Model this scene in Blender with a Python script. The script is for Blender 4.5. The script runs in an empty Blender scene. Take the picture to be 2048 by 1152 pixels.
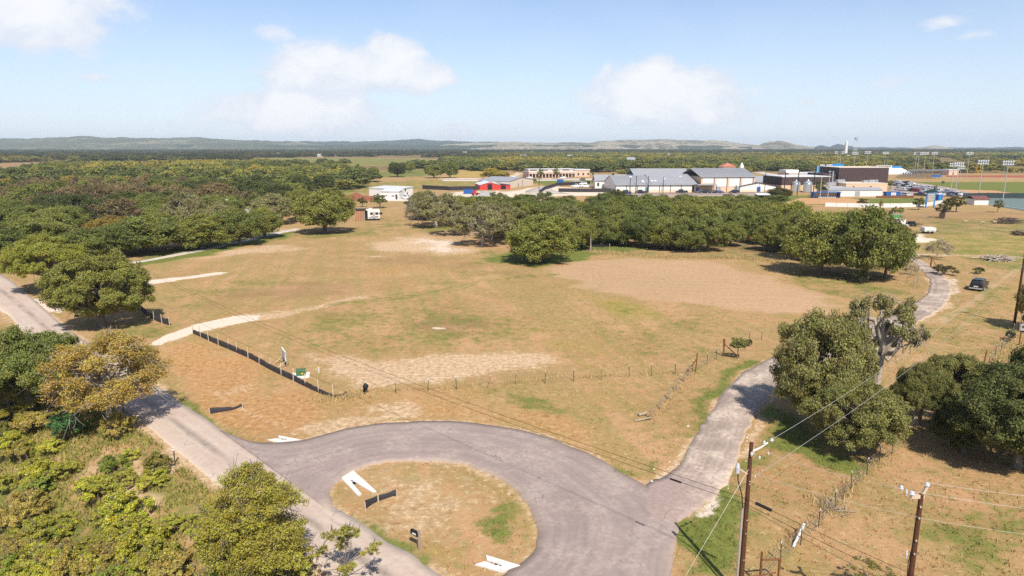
import bpy, math, random
import numpy as np
from mathutils import Vector, Matrix
random.seed(7); RNG = np.random.default_rng(7)
SC = bpy.context.scene
COL = SC.collection
R = math.radians

# ---------------------------------------------------------------- camera
CAM_H = 21.5
F_PX = 1365.33                     # focal length in photo pixels (24 mm lens, 2048 px wide)
HORIZON = 293.0
PITCH = math.atan((576 - HORIZON) / F_PX)
CP, SP = math.cos(PITCH), math.sin(PITCH)
cam = bpy.data.cameras.new('camera'); cam_o = bpy.data.objects.new('camera', cam); COL.objects.link(cam_o)
cam_o.location = (0, 0, CAM_H); cam_o.rotation_euler = (math.pi / 2 - PITCH, 0, 0)
cam.lens = 24.0; cam.sensor_width = 36.0; cam.clip_start = 0.3; cam.clip_end = 30000
SC.camera = cam_o

# ---------------------------------------------------------------- light
SUN_EL, SUN_AZ = R(50), R(166)     # azimuth clockwise from +Y (view direction): behind, a little right
sun = bpy.data.lights.new('sun', 'SUN'); sun.energy = 4.3; sun.angle = R(0.53); sun.color = (1.0, 0.945, 0.86)
sun_o = bpy.data.objects.new('sun', sun); COL.objects.link(sun_o)
to_sun = Vector((math.sin(SUN_AZ) * math.cos(SUN_EL), math.cos(SUN_AZ) * math.cos(SUN_EL), math.sin(SUN_EL)))
sun_o.rotation_euler = to_sun.to_track_quat('Z', 'Y').to_euler(); sun_o.location = (40, -60, 120)
SC.view_settings.view_transform = 'Standard'; SC.view_settings.look = 'None'
SC.view_settings.gamma = 1.0; SC.view_settings.use_curve_mapping = False
SC.view_settings.exposure = 0.60
SC.render.engine = 'CYCLES'
SC.cycles.max_bounces = 5; SC.cycles.diffuse_bounces = 3; SC.cycles.glossy_bounces = 2
SC.cycles.transmission_bounces = 3; SC.cycles.volume_bounces = 0; SC.cycles.transparent_max_bounces = 6
SC.cycles.use_denoising = False
SC.cycles.sample_clamp_indirect = 6

W = bpy.data.worlds.new('World'); SC.world = W; W.use_nodes = True
wt = W.node_tree; wt.nodes.clear()


def nd(t, kind, **kw):
    n = t.nodes.new(kind)
    for k, v in kw.items(): setattr(n, k, v)
    return n


def mth(t, op, a, b=None, c=None, clamp=False):
    n = t.nodes.new('ShaderNodeMath'); n.operation = op; n.use_clamp = clamp
    for i, v in enumerate((a, b, c)):
        if v is None: continue
        if isinstance(v, (int, float)): n.inputs[i].default_value = v
        else: t.links.new(v, n.inputs[i])
    return n.outputs[0]


def mixc(t, fac, a, b, blend='MIX'):
    n = t.nodes.new('ShaderNodeMix'); n.data_type = 'RGBA'; n.blend_type = blend
    for s, v in ((n.inputs[0], fac), (n.inputs[6], a), (n.inputs[7], b)):
        if isinstance(v, (int, float)): s.default_value = v
        elif isinstance(v, (tuple, list)): s.default_value = (*v[:3], 1)
        else: t.links.new(v, s)
    return n.outputs[2]


def smooth(t, x, lo, hi):
    n = t.nodes.new('ShaderNodeMapRange'); n.interpolation_type = 'SMOOTHSTEP'; n.clamp = True
    t.links.new(x, n.inputs[0]); n.inputs[1].default_value = lo; n.inputs[2].default_value = hi
    return n.outputs[0]


def noise(t, vec, scale, detail=4, rough=.55, dist=0.0):
    n = t.nodes.new('ShaderNodeTexNoise'); n.inputs['Scale'].default_value = scale
    n.inputs['Detail'].default_value = detail; n.inputs['Roughness'].default_value = rough
    n.inputs['Distortion'].default_value = dist
    if vec is not None: t.links.new(vec, n.inputs['Vector'])
    return n.outputs[0]


def px_dir(px, py):
    u, v = (px - 1024) / F_PX, (py - 576) / F_PX
    return u, CP - v * SP, -(SP + v * CP)


def azel(px, py):
    x, y, z = px_dir(px, py)
    return math.atan2(x, y), math.atan2(z, math.hypot(x, y))


def build_world():
    t = wt
    sky = nd(t, 'ShaderNodeTexSky', sky_type='NISHITA', sun_disc=False)
    sky.sun_elevation = SUN_EL; sky.sun_rotation = SUN_AZ
    sky.altitude = 300; sky.air_density = 1.0; sky.dust_density = 0.6; sky.ozone_density = 1.3
    tc = nd(t, 'ShaderNodeTexCoord')
    sep = nd(t, 'ShaderNodeSeparateXYZ'); t.links.new(tc.outputs['Generated'], sep.inputs[0])
    az = mth(t, 'ARCTAN2', sep.outputs[0], sep.outputs[1]); el = mth(t, 'ARCSINE', sep.outputs[2])
    # cumulus clouds of a fair weather day: (azimuth, elevation, half width, half height, strength)
    px = [(30, 5, 150, 70, 1.1), (140, 35, 62, 55, .95), (40, 70, 130, 28, .8),
          (690, 145, 130, 40, .95), (785, 105, 50, 28, .9), (830, 155, 60, 28, .85), (640, 115, 55, 22, .7),
          (570, 155, 60, 30, .7), (600, 222, 130, 36, .95), (520, 235, 60, 26, .55), (690, 232, 55, 24, .6),
          (1320, 195, 115, 48, 1.0), (1312, 142, 34, 26, .8), (1405, 180, 55, 40, .85), (1360, 226, 130, 22, .85),
          (1235, 180, 42, 34, .6), (1460, 215, 45, 26, .6),
          (548, 66, 42, 17, .48), (192, 160, 34, 14, .5), (1790, 163, 55, 14, .48), (1880, 48, 70, 15, .42),
          (912, 267, 30, 16, .62), (1905, 248, 60, 12, .42), (1605, 204, 26, 10, .4), (1955, 68, 40, 12, .38),
          (330, 250, 60, 14, .36)]
    blobs = []
    for (x, y, rx, ry, s) in px:
        a, e = azel(x, y); a2, _ = azel(x + rx, y); _, e2 = azel(x, y - ry)
        blobs.append((a, e, abs(a2 - a) * 1.12, abs(e2 - e) * 1.15, s))
    rr = random.Random(3)
    for i in range(16):                                   # the same kind of sky goes on all round
        a = R(55) + rr.random() * R(250); e = R(rr.uniform(5, 45)); w = R(rr.uniform(3, 9))
        blobs.append((a if a < math.pi else a - 2 * math.pi, e, w, w * rr.uniform(.3, .5), rr.uniform(.6, 1)))
    total = None
    for (a, e, ra, re, s) in blobs:
        dx = mth(t, 'MULTIPLY', mth(t, 'SUBTRACT', az, a), 1 / ra)
        dy = mth(t, 'MULTIPLY', mth(t, 'SUBTRACT', el, e), 1 / re)
        d2 = mth(t, 'ADD', mth(t, 'MULTIPLY', dx, dx), mth(t, 'MULTIPLY', dy, dy))
        g = mth(t, 'MULTIPLY', mth(t, 'POWER', 2.71828, mth(t, 'MULTIPLY', d2, -0.6)), s * 1.12)
        total = g if total is None else mth(t, 'MAXIMUM', total, g)
    vm = nd(t, 'ShaderNodeVectorMath', operation='MULTIPLY'); vm.inputs[1].default_value = (1, 1, 1.5)
    t.links.new(tc.outputs['Generated'], vm.inputs[0])
    n1 = noise(t, vm.outputs[0], 13, 7, .6, .3)
    n2 = noise(t, vm.outputs[0], 30, 5, .55, .2)
    dens = mth(t, 'ADD', total, mth(t, 'MULTIPLY', mth(t, 'SUBTRACT', n1, .5), 1.0))
    dens = mth(t, 'ADD', dens, mth(t, 'MULTIPLY', mth(t, 'SUBTRACT', n2, .5), .55))
    mask = mth(t, 'MULTIPLY', smooth(t, dens, .26, .66), .94)
    # thin veil of high haze
    n3 = noise(t, vm.outputs[0], 3.5, 5, .5, .4)
    veil = mth(t, 'MULTIPLY', smooth(t, n3, .35, .8), .16)
    shade = smooth(t, mth(t, 'ADD', mth(t, 'MULTIPLY', dens, .7), mth(t, 'MULTIPLY', n1, 1.0)), .7, 1.35)
    ccol = mixc(t, shade, (5.1, 5.5, 6.2), (6.5, 6.55, 6.75))
    # summer haze low in the sky
    low = mth(t, 'SUBTRACT', 1, smooth(t, el, -.02, .30))
    hs = nd(t, 'ShaderNodeHueSaturation'); hs.inputs['Saturation'].default_value = 1.02; hs.inputs['Value'].default_value = 1.0; t.links.new(sky.outputs[0], hs.inputs['Color'])
    blue = mixc(t, 1.0, hs.outputs[0], (.84, .86, .97), 'MULTIPLY')
    base = mixc(t, mth(t, 'MULTIPLY', low, .60), blue, (5.0, 5.85, 6.9))
    base = mixc(t, veil, base, (6.2, 6.7, 7.3))
    fin = mixc(t, mask, base, ccol)
    bg = nd(t, 'ShaderNodeBackground'); bg.inputs[1].default_value = 0.100
    t.links.new(fin, bg.inputs[0])
    out = nd(t, 'ShaderNodeOutputWorld'); t.links.new(bg.outputs[0], out.inputs[0])


build_world()
W.cycles.sampling_method = 'MANUAL'; W.cycles.sample_map_resolution = 512


# ---------------------------------------------------------------- helpers: objects
def tag(o, label=None, cat=None, group=None, kind=None):
    if label: o['label'] = label
    if cat: o['category'] = cat
    if group: o['group'] = group
    if kind: o['kind'] = kind
    return o


def thing(name, label, cat, loc=(0, 0, 0), rz=0.0, group=None):
    o = bpy.data.objects.new(name, None); COL.objects.link(o); o.empty_display_size = .3
    o.location = loc; o.rotation_euler = (0, 0, rz)
    return tag(o, label, cat, group)


class MB:
    def __init__(s): s.v = []; s.f = []; s.mi = []

    def add(s, verts, faces, mi=0):
        b = len(s.v); s.v += [tuple(p) for p in verts]
        for f in faces: s.f.append(tuple(i + b for i in f)); s.mi.append(mi)
        return s

    def box(s, x0, x1, y0, y1, z0, z1, mi=0):
        v = [(x0, y0, z0), (x1, y0, z0), (x1, y1, z0), (x0, y1, z0), (x0, y0, z1), (x1, y0, z1), (x1, y1, z1), (x0, y1, z1)]
        return s.add(v, [(0, 3, 2, 1), (4, 5, 6, 7), (0, 1, 5, 4), (1, 2, 6, 5), (2, 3, 7, 6), (3, 0, 4, 7)], mi)

    def hexa(s, bot, top, mi=0):
        n = len(bot)
        fs = [tuple(range(n - 1, -1, -1)), tuple(range(n, 2 * n))]
        for i in range(n): j = (i + 1) % n; fs.append((i, j, n + j, n + i))
        return s.add(list(bot) + list(top), fs, mi)

    def prism_x(s, poly, x0, x1, mi=0):      # poly in (y,z), counter-clockwise
        n = len(poly)
        v = [(x0, y, z) for y, z in poly] + [(x1, y, z) for y, z in poly]
        fs = [tuple(range(n - 1, -1, -1)), tuple(range(n, 2 * n))]
        for i in range(n): j = (i + 1) % n; fs.append((i, j, n + j, n + i))
        return s.add(v, fs, mi)

    def prism_y(s, poly, y0, y1, mi=0):      # poly in (x,z)
        n = len(poly)
        v = [(x, y0, z) for x, z in poly] + [(x, y1, z) for x, z in poly]
        fs = [tuple(range(n)), tuple(range(2 * n - 1, n - 1, -1))]
        for i in range(n): j = (i + 1) % n; fs.append((j, i, n + i, n + j))
        return s.add(v, fs, mi)

    def tube(s, pts, rad, n=6, mi=0, cap=True):
        pts = [Vector(p) for p in pts]
        if not isinstance(rad, (list, tuple)): rad = [rad] * len(pts)
        rings = []; prev = None
        for i, p in enumerate(pts):
            d = (pts[min(i + 1, len(pts) - 1)] - pts[max(i - 1, 0)])
            d = d.normalized() if d.length > 1e-9 else Vector((0, 0, 1))
            a = prev if prev is not None else (Vector((1, 0, 0)) if abs(d.x) < .8 else Vector((0, 1, 0)))
            a = (a - d * a.dot(d))
            if a.length < 1e-6: a = d.orthogonal()
            a.normalize(); prev = a; b = d.cross(a)
            rings.append([p + (a * math.cos(2 * math.pi * k / n) + b * math.sin(2 * math.pi * k / n)) * rad[i] for k in range(n)])
        v = [q for r in rings for q in r]; fs = []
        for i in range(len(rings) - 1):
            for k in range(n):
                k2 = (k + 1) % n
                fs.append((i * n + k, i * n + k2, (i + 1) * n + k2, (i + 1) * n + k))
        if cap:
            fs.append(tuple(range(n - 1, -1, -1))); m = (len(rings) - 1) * n; fs.append(tuple(range(m, m + n)))
        return s.add(v, fs, mi)

    def mesh(s, name, mats, smoothf=False):
        m = bpy.data.meshes.new(name); m.from_pydata(s.v, [], s.f)
        if not isinstance(mats, (list, tuple)): mats = [mats]
        for q in mats: m.materials.append(q)
        if len(mats) > 1: m.polygons.foreach_set('material_index', s.mi)
        if smoothf: m.polygons.foreach_set('use_smooth', [True] * len(m.polygons))
        m.update(); return m

    def build(s, name, mats, parent=None, smoothf=False, loc=None):
        o = bpy.data.objects.new(name, s.mesh(name, mats, smoothf)); COL.objects.link(o)
        if parent is not None: o.parent = parent
        if loc is not None: o.location = loc
        return o


def link_mesh(name, me, parent=None, loc=None, color=None):
    o = bpy.data.objects.new(name, me); COL.objects.link(o)
    if parent is not None: o.parent = parent
    if loc is not None: o.location = loc
    if color is not None: o.color = (*color, 1)
    return o


def dup(root, loc, rz=0.0, scale=None, label=None, group=None):
    r = root.copy(); COL.objects.link(r); r.location = loc; r.rotation_euler = (0, 0, rz)
    if scale is not None: r.scale = scale
    if label: r['label'] = label
    if group: r['group'] = group
    for ch in list(root.children):
        c = ch.copy(); COL.objects.link(c); c.parent = r
        for g in list(ch.children):
            d = g.copy(); COL.objects.link(d); d.parent = c
    return r


# ---------------------------------------------------------------- materials
def mat(name, rgb, rough=.75, metal=0.0, var=.18, scale=2.0, bump=0.0, spec=.3, objcol=False):
    m = bpy.data.materials.new(name); m.use_nodes = True; t = m.node_tree
    b = t.nodes['Principled BSDF']; b.inputs['Roughness'].default_value = rough; b.inputs['Metallic'].default_value = metal
    b.inputs['Specular IOR Level'].default_value = spec
    tc = nd(t, 'ShaderNodeTexCoord')
    n = noise(t, tc.outputs['Object'], scale, 6, .6)
    f = mth(t, 'ADD', mth(t, 'MULTIPLY', mth(t, 'SUBTRACT', n, .5), var * 2.4), 1.0)
    if objcol:
        oi = nd(t, 'ShaderNodeObjectInfo'); src = oi.outputs['Color']
    else:
        src = tuple(rgb)
    hv = nd(t, 'ShaderNodeHueSaturation')
    if isinstance(src, tuple): hv.inputs['Color'].default_value = (*src, 1)
    else: t.links.new(src, hv.inputs['Color'])
    t.links.new(f, hv.inputs['Value'])
    t.links.new(hv.outputs[0], b.inputs['Base Color'])
    if bump:
        bp = nd(t, 'ShaderNodeBump'); bp.inputs['Strength'].default_value = bump; bp.inputs['Distance'].default_value = .05
        t.links.new(n, bp.inputs['Height']); t.links.new(bp.outputs[0], b.inputs['Normal'])
    return m


M = dict(
    white=mat('white_paint', (.64, .62, .58), .6, var=.08), cream=mat('cream_wall', (.60, .50, .38), .8, var=.1),
    tan=mat('tan_stucco', (.58, .42, .27), .85, var=.08), pinkish=mat('pale_pink_masonry', (.56, .41, .31), .85, var=.1),
    grey_roof=mat('grey_metal_roof', (.33, .33, .335), .5, .2, var=.12, scale=.25), steel=mat('galvanised_steel', (.55, .57, .58), .35, .7, var=.12),
    white_roof=mat('white_metal_roof', (.60, .60, .58), .5, .1, var=.1, scale=.4),
    brown=mat('dark_brown_cladding', (.068, .042, .040), .6, var=.15), red=mat('barn_red_metal', (.50, .045, .04), .6, var=.1),
    redroof=mat('red_brown_roof', (.16, .06, .05), .7), blue=mat('blue_paint', (.02, .10, .32), .5, var=.1),
    skyblue=mat('bright_blue_panel', (.02, .22, .52), .5, var=.08), teal=mat('teal_door_paint', (.05, .18, .26), .5),
    black=mat('black_plastic', (.012, .012, .013), .55, var=.3), silt=mat('black_silt_fabric', (.036, .031, .033), .8, var=.35, scale=6),
    rubber=mat('rubber_tyre', (.012, .012, .012), .8), glass=mat('dark_window_glass', (.02, .024, .03), .12, spec=.6, var=.1),
    wood=mat('weathered_wood', (.32, .25, .18), .85, var=.25, scale=5), stake=mat('wood_stake', (.50, .40, .28), .8, var=.2, scale=5),
    pole=mat('creosote_pole_wood', (.085, .034, .016), .8, var=.35, scale=4), rust=mat('rusty_pipe_steel', (.17, .065, .025), .8, var=.35, scale=5),
    tpost=mat('dark_green_post_steel', (.05, .055, .045), .7), wire=mat('galvanised_wire', (.30, .28, .25), .5, .5),
    cable=mat('black_cable', (.015, .014, .014), .6), alu=mat('aluminium_wire', (.62, .58, .52), .4, .4), porcelain=mat('grey_porcelain', (.46, .47, .50), .25, spec=.5),
    mastgrey=mat('mast_grey_steel', (.40, .38, .35), .6, .2), lamphead=mat('lamp_head_grey', (.50, .50, .50), .5), concrete=mat('pale_concrete', (.60, .56, .51), .8, var=.22, scale=1.5), conduit=mat('grey_conduit', (.40, .37, .34), .5, .3),
    green=mat('transformer_green', (.07, .14, .06), .6), dumpgreen=mat('dumpster_green', (.10, .30, .09), .6), yellow=mat('sign_yellow', (.80, .45, .01), .5),
    orange=mat('safety_orange', (.75, .16, .05), .6), carwhite=mat('white_car_paint', (.72, .72, .72), .25, spec=.6, var=.03),
    carpaint=mat('car_paint', (.5, .5, .5), .25, spec=.6, var=.03, objcol=True), lamp_red=mat('red_tail_lamp', (.35, .01, .01), .3),
    bark=mat('oak_bark', (.15, .12, .09), .9, var=.35, scale=3, bump=.5), greybark=mat('grey_weathered_bark', (.34, .285, .22), .9, var=.35, scale=3, bump=.5),
    brick=mat('orange_brick', (.36, .15, .06), .85, var=.25, scale=5), seat=mat('aluminium_bleacher', (.17, .17, .19), .6, .1),
    deer=mat('pale_tan_fur', (.42, .31, .21), .9, var=.15), print=mat('dark_lettering', (.03, .04, .06), .7),
    redsoil=mat('red_soil_heap', (.20, .075, .04), .95, var=.25, scale=1.2, bump=.8), gravelpile=mat('pale_gravel_heap', (.52, .42, .34), .95, var=.15, scale=2, bump=.6),
    whiterock=mat('white_limestone', (.56, .48, .39), .9, var=.15, scale=3, bump=.4), brush=mat('cut_brush', (.10, .075, .055), .9, var=.4, scale=6),
)


def leaf_material(name, forest=False):
    m = bpy.data.materials.new(name); m.use_nodes = True; t = m.node_tree; t.nodes.clear()
    oi = nd(t, 'ShaderNodeObjectInfo')
    if forest:
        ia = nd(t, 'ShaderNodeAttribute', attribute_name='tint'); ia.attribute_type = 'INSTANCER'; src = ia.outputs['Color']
    else:
        src = oi.outputs['Color']
    at = nd(t, 'ShaderNodeAttribute', attribute_name='lv')
    sp = nd(t, 'ShaderNodeSeparateColor'); t.links.new(at.outputs['Color'], sp.inputs[0])
    warm = mixc(t, 1.0, src, (1.52, 1.42, 1.0), 'MULTIPLY')
    hs = nd(t, 'ShaderNodeHueSaturation'); t.links.new(warm, hs.inputs['Color'])
    t.links.new(mth(t, 'ADD', .62, mth(t, 'MULTIPLY', sp.outputs[0], .85)), hs.inputs['Value'])
    t.links.new(mth(t, 'ADD', .476, mth(t, 'MULTIPLY', sp.outputs[1], .045)), hs.inputs['Hue'])
    t.links.new(mth(t, 'ADD', .80, mth(t, 'MULTIPLY', sp.outputs[2], .30)), hs.inputs['Saturation'])
    d = nd(t, 'ShaderNodeBsdfPrincipled'); d.inputs['Roughness'].default_value = .55; d.inputs['Specular IOR Level'].default_value = .12
    t.links.new(hs.outputs[0], d.inputs['Base Color'])
    tr = nd(t, 'ShaderNodeBsdfTranslucent'); t.links.new(hs.outputs[0], tr.inputs[0])
    mx = nd(t, 'ShaderNodeMixShader'); mx.inputs[0].default_value = .32
    t.links.new(d.outputs[0], mx.inputs[1]); t.links.new(tr.outputs[0], mx.inputs[2])
    o = nd(t, 'ShaderNodeOutputMaterial'); t.links.new(mx.outputs[0], o.inputs[0])
    return m


LEAF = leaf_material('leaf_cover'); LEAF_FAR = leaf_material('leaf_cover_far', True)
# ================================================================ terrain
def flat(px, py, z=0.0):
    dx, dy, dz = px_dir(px, py); t = (z - CAM_H) / dz
    return dx * t, dy * t


MAIN_L = [(-120, 600), (0, 622), (50, 668), (160, 762), (279, 842), (343, 894), (434, 969), (620, 1120), (800, 1270), (1000, 1440)]
MAIN_R = [(-120, 505), (0, 548), (130, 654), (210, 707), (307, 768), (357, 804), (404, 833), (472, 880), (664, 1012), (743, 1062), (875, 1144), (1040, 1250), (1300, 1420)]
ML_W = np.array([flat(*p) for p in MAIN_L])


def sstep(x, a, b):
    t = np.clip((x - a) / (b - a), 0, 1); return t * t * (3 - 2 * t)


def poly_dist(X, Y, P):
    """distance to a polyline and the side (positive on the left of its direction)"""
    best = np.full(X.shape, 1e9); side = np.zeros(X.shape)
    for (ax, ay), (bx, by) in zip(P[:-1], P[1:]):
        ex, ey = bx - ax, by - ay; L2 = ex * ex + ey * ey + 1e-12
        t = np.clip(((X - ax) * ex + (Y - ay) * ey) / L2, 0, 1)
        d = np.hypot(X - ax - t * ex, Y - ay - t * ey); s = ex * (Y - ay) - ey * (X - ax)
        m = d < best; best = np.where(m, d, best); side = np.where(m, s, side)
    return best, side


def vnoise(X, Y, scale, seed=0):
    """smooth value noise, numpy"""
    x = X * scale; y = Y * scale; xi = np.floor(x).astype(np.int64); yi = np.floor(y).astype(np.int64)
    fx = x - xi; fy = y - yi; fx = fx * fx * (3 - 2 * fx); fy = fy * fy * (3 - 2 * fy)

    def h(a, b):
        n = (a * 374761393 + b * 668265263 + seed * 1442695041) & 0x7fffffff
        n = ((n ^ (n >> 13)) * 1274126177) & 0x7fffffff
        return ((n ^ (n >> 16)) & 0xffff) / 65535.0
    return (h(xi, yi) * (1 - fx) + h(xi + 1, yi) * fx) * (1 - fy) + (h(xi, yi + 1) * (1 - fx) + h(xi + 1, yi + 1) * fx) * fy


def height(X, Y):
    X = np.asarray(X, float); Y = np.asarray(Y, float)
    d, s = poly_dist(X, Y, ML_W)
    left = np.where(s < 0, d, 0.0)                       # the edge runs towards the camera: its outer side is the bank
    ramp = 1 - .85 * sstep(Y, 44, 75)
    z = -(5.2 * sstep(left, .7, 14) + 1.2 * sstep(left, 12, 45)) * ramp
    z = z + (vnoise(X, Y, .25, 5) - .5) * 1.1 * sstep(left, 2, 8) * ramp + (vnoise(X, Y, .8, 6) - .5) * .4 * sstep(left, 1.5, 5) * ramp
    return z


def zat(x, y): return float(height(np.array([x]), np.array([y]))[0])


_T = np.concatenate([np.linspace(.5, 90, 500), np.geomspace(91, 14000, 200)])


def G(px, py):
    """the point of the ground under a pixel of the photograph"""
    dx, dy, dz = px_dir(px, py)
    X, Y, Z = dx * _T, dy * _T, CAM_H + dz * _T
    g = Z - height(X, Y)
    i = int(np.argmax(g < 0))
    if g[i] >= 0: i = len(_T) - 1
    a, b = g[i - 1], g[i]; f = a / (a - b + 1e-12); t = _T[i - 1] + f * (_T[i] - _T[i - 1])
    x, y = dx * t, dy * t
    return Vector((x, y, zat(x, y)))


def at_dist(px, y):
    """a point straight ahead by y metres, on the ground, under column px (row of the horizon)"""
    v = Vector((0, 0, 0)); u = (px - 1024) / F_PX
    # depth along the axis for ground level
    depth = y * CP + CAM_H * SP
    x = u * depth
    return Vector((x, y, zat(x, y)))


def z_top(base, py):
    """height above sea level seen at row py on the vertical plane through base"""
    v = (py - 576) / F_PX
    return CAM_H - base.y * (SP + v * CP) / (CP - v * SP)


def mpp(base):
    return (base.y * CP + (CAM_H - base.z) * SP) / F_PX    # metres per photo pixel


# ---------------------------------------------------------------- what covers the ground, drawn in plan
LAYERS = ['green', 'dirt', 'gravel', 'till', 'orange', 'brown', 'yellow', 'litter']
PATCH = {k: [] for k in LAYERS}


def patch(layer, pts, soft=1.5, amp=1.0):
    if layer in ('dirt', 'till', 'orange', 'brown', 'yellow') and soft > 1.2: soft *= 1.7
    PATCH[layer].append((np.array([flat(*p) for p in pts]), soft, amp))

BANDS = []


def band(layer, pts, half, amp): BANDS.append((layer, np.array([flat(*p) for p in pts]), half, amp))


# dirt and tilled ground
patch('till', [(1105, 537), (1180, 521), (1350, 518), (1450, 527), (1500, 545), (1600, 574), (1685, 598), (1650, 620), (1560, 628), (1480, 622), (1380, 605), (1280, 592), (1180, 577), (1115, 558)], 2.4, .85)
patch('dirt', [(750, 716), (900, 710), (1000, 712), (1065, 715), (1115, 735), (1080, 748), (1000, 757), (930, 772), (850, 776), (790, 782), (740, 767), (690, 742), (640, 714), (690, 722)], 1.4)
patch('dirt', [(690, 725), (760, 745), (760, 770), (700, 765), (650, 735)], 2, .7)
patch('dirt', [(735, 490), (800, 475), (850, 470), (900, 478), (955, 500), (900, 510), (850, 507), (760, 502)], 3, .95)
patch('gravel', [(800, 480), (860, 474), (900, 482), (945, 500), (880, 505), (850, 490)], 4, .50)
patch('dirt', [(820, 470), (900, 455), (960, 480), (900, 490)], 3, .45)
patch('dirt', [(410, 512), (500, 494), (590, 490), (600, 497), (500, 508), (420, 516)], 1.5, .8)
patch('dirt', [(735, 815), (800, 805), (838, 818), (830, 838), (760, 840)], 1, .8)
patch('dirt', [(640, 840), (720, 828), (800, 838), (700, 856), (640, 868), (570, 872)], .8, .8)
patch('orange', [(325, 700), (440, 690), (520, 740), (600, 792), (700, 830), (650, 866), (560, 874), (480, 862), (400, 805), (335, 752)], 2.0, 1.15)
patch('dirt', [(480, 765), (540, 760), (520, 780), (480, 790), (445, 780)], 1.2, .6)
patch('dirt', [(590, 822), (680, 815), (650, 848), (590, 850)], 1.6, .55)
patch('orange', [(700, 800), (900, 790), (1050, 800), (1200, 850), (1290, 930), (1200, 915), (1080, 868), (950, 842), (800, 842)], 2.5, .8)
patch('orange', [(1080, 868), (1180, 900), (1250, 945), (1235, 950), (1130, 888)], .8, .6)
# island inside the loop
patch('dirt', [(740, 945), (870, 928), (960, 950), (1020, 990), (990, 1020), (960, 1060), (880, 1065), (800, 1030), (750, 1000)], 2.2, .62)
patch('green', [(990, 1035), (1045, 1000), (1078, 1060), (1060, 1105), (1000, 1090)], 1.2, .85)
patch('green', [(985, 1015), (1030, 1000), (1035, 1035), (990, 1035)], .8, .8)
patch('green', [(690, 1012), (760, 1050), (850, 1085), (880, 1130), (860, 1140), (770, 1085), (700, 1040)], .8, .85)
patch('yellow', [(760, 1040), (900, 1080), (1000, 1110), (960, 1140), (880, 1110), (800, 1075)], 1.5, .6)
patch('green', [(800, 950), (900, 945), (870, 970), (810, 965)], 1, .5)
# pale tracks of crushed limestone
patch('gravel', [(300, 688), (335, 668), (392, 648), (465, 632), (520, 630), (512, 640), (455, 650), (390, 667), (330, 685), (312, 692)], .35, 1.1)
patch('dirt', [(300, 694), (400, 645), (470, 628), (560, 622), (650, 605), (735, 591), (740, 597), (650, 613), (560, 634), (480, 645), (400, 672)], 1.0, .75)
patch('gravel', [(262, 575), (290, 563), (370, 552), (440, 545), (455, 547), (380, 557), (300, 571)], .8, .8)
patch('gravel', [(455, 546), (520, 540), (500, 543)], .8, .5)
patch('gravel', [(68, 598), (110, 598), (125, 612), (118, 625), (95, 622)], .5, 1.1)
patch('gravel', [(862, 653), (890, 653), (888, 659), (865, 659)], .5, .6)
patch('dirt', [(940, 553), (1000, 548), (1000, 552), (945, 558)], .8, .6)
patch('gravel', [(717, 513), (745, 508), (800, 513), (740, 516)], 1, .4)
patch('green', [(640, 607), (740, 600), (900, 580), (1000, 556), (900, 588), (740, 605), (645, 614)], .8, .5)
# gravel apron of the far sheds and yards
patch('gravel', [(1808, 470), (1840, 468), (1862, 480), (1855, 486), (1815, 487)], 2, .9)
patch('gravel', [(1000, 385), (1090, 372), (1200, 378), (1240, 390), (1120, 392), (1000, 396)], 6, .9)
patch('gravel', [(760, 398), (830, 396), (835, 403), (770, 402)], 3, .9)
patch('gravel', [(900, 384), (1000, 381), (1010, 396), (900, 398)], 6, .75)
patch('dirt', [(560, 460), (600, 456), (610, 464), (520, 474), (505, 470)], 2, .8)
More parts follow.
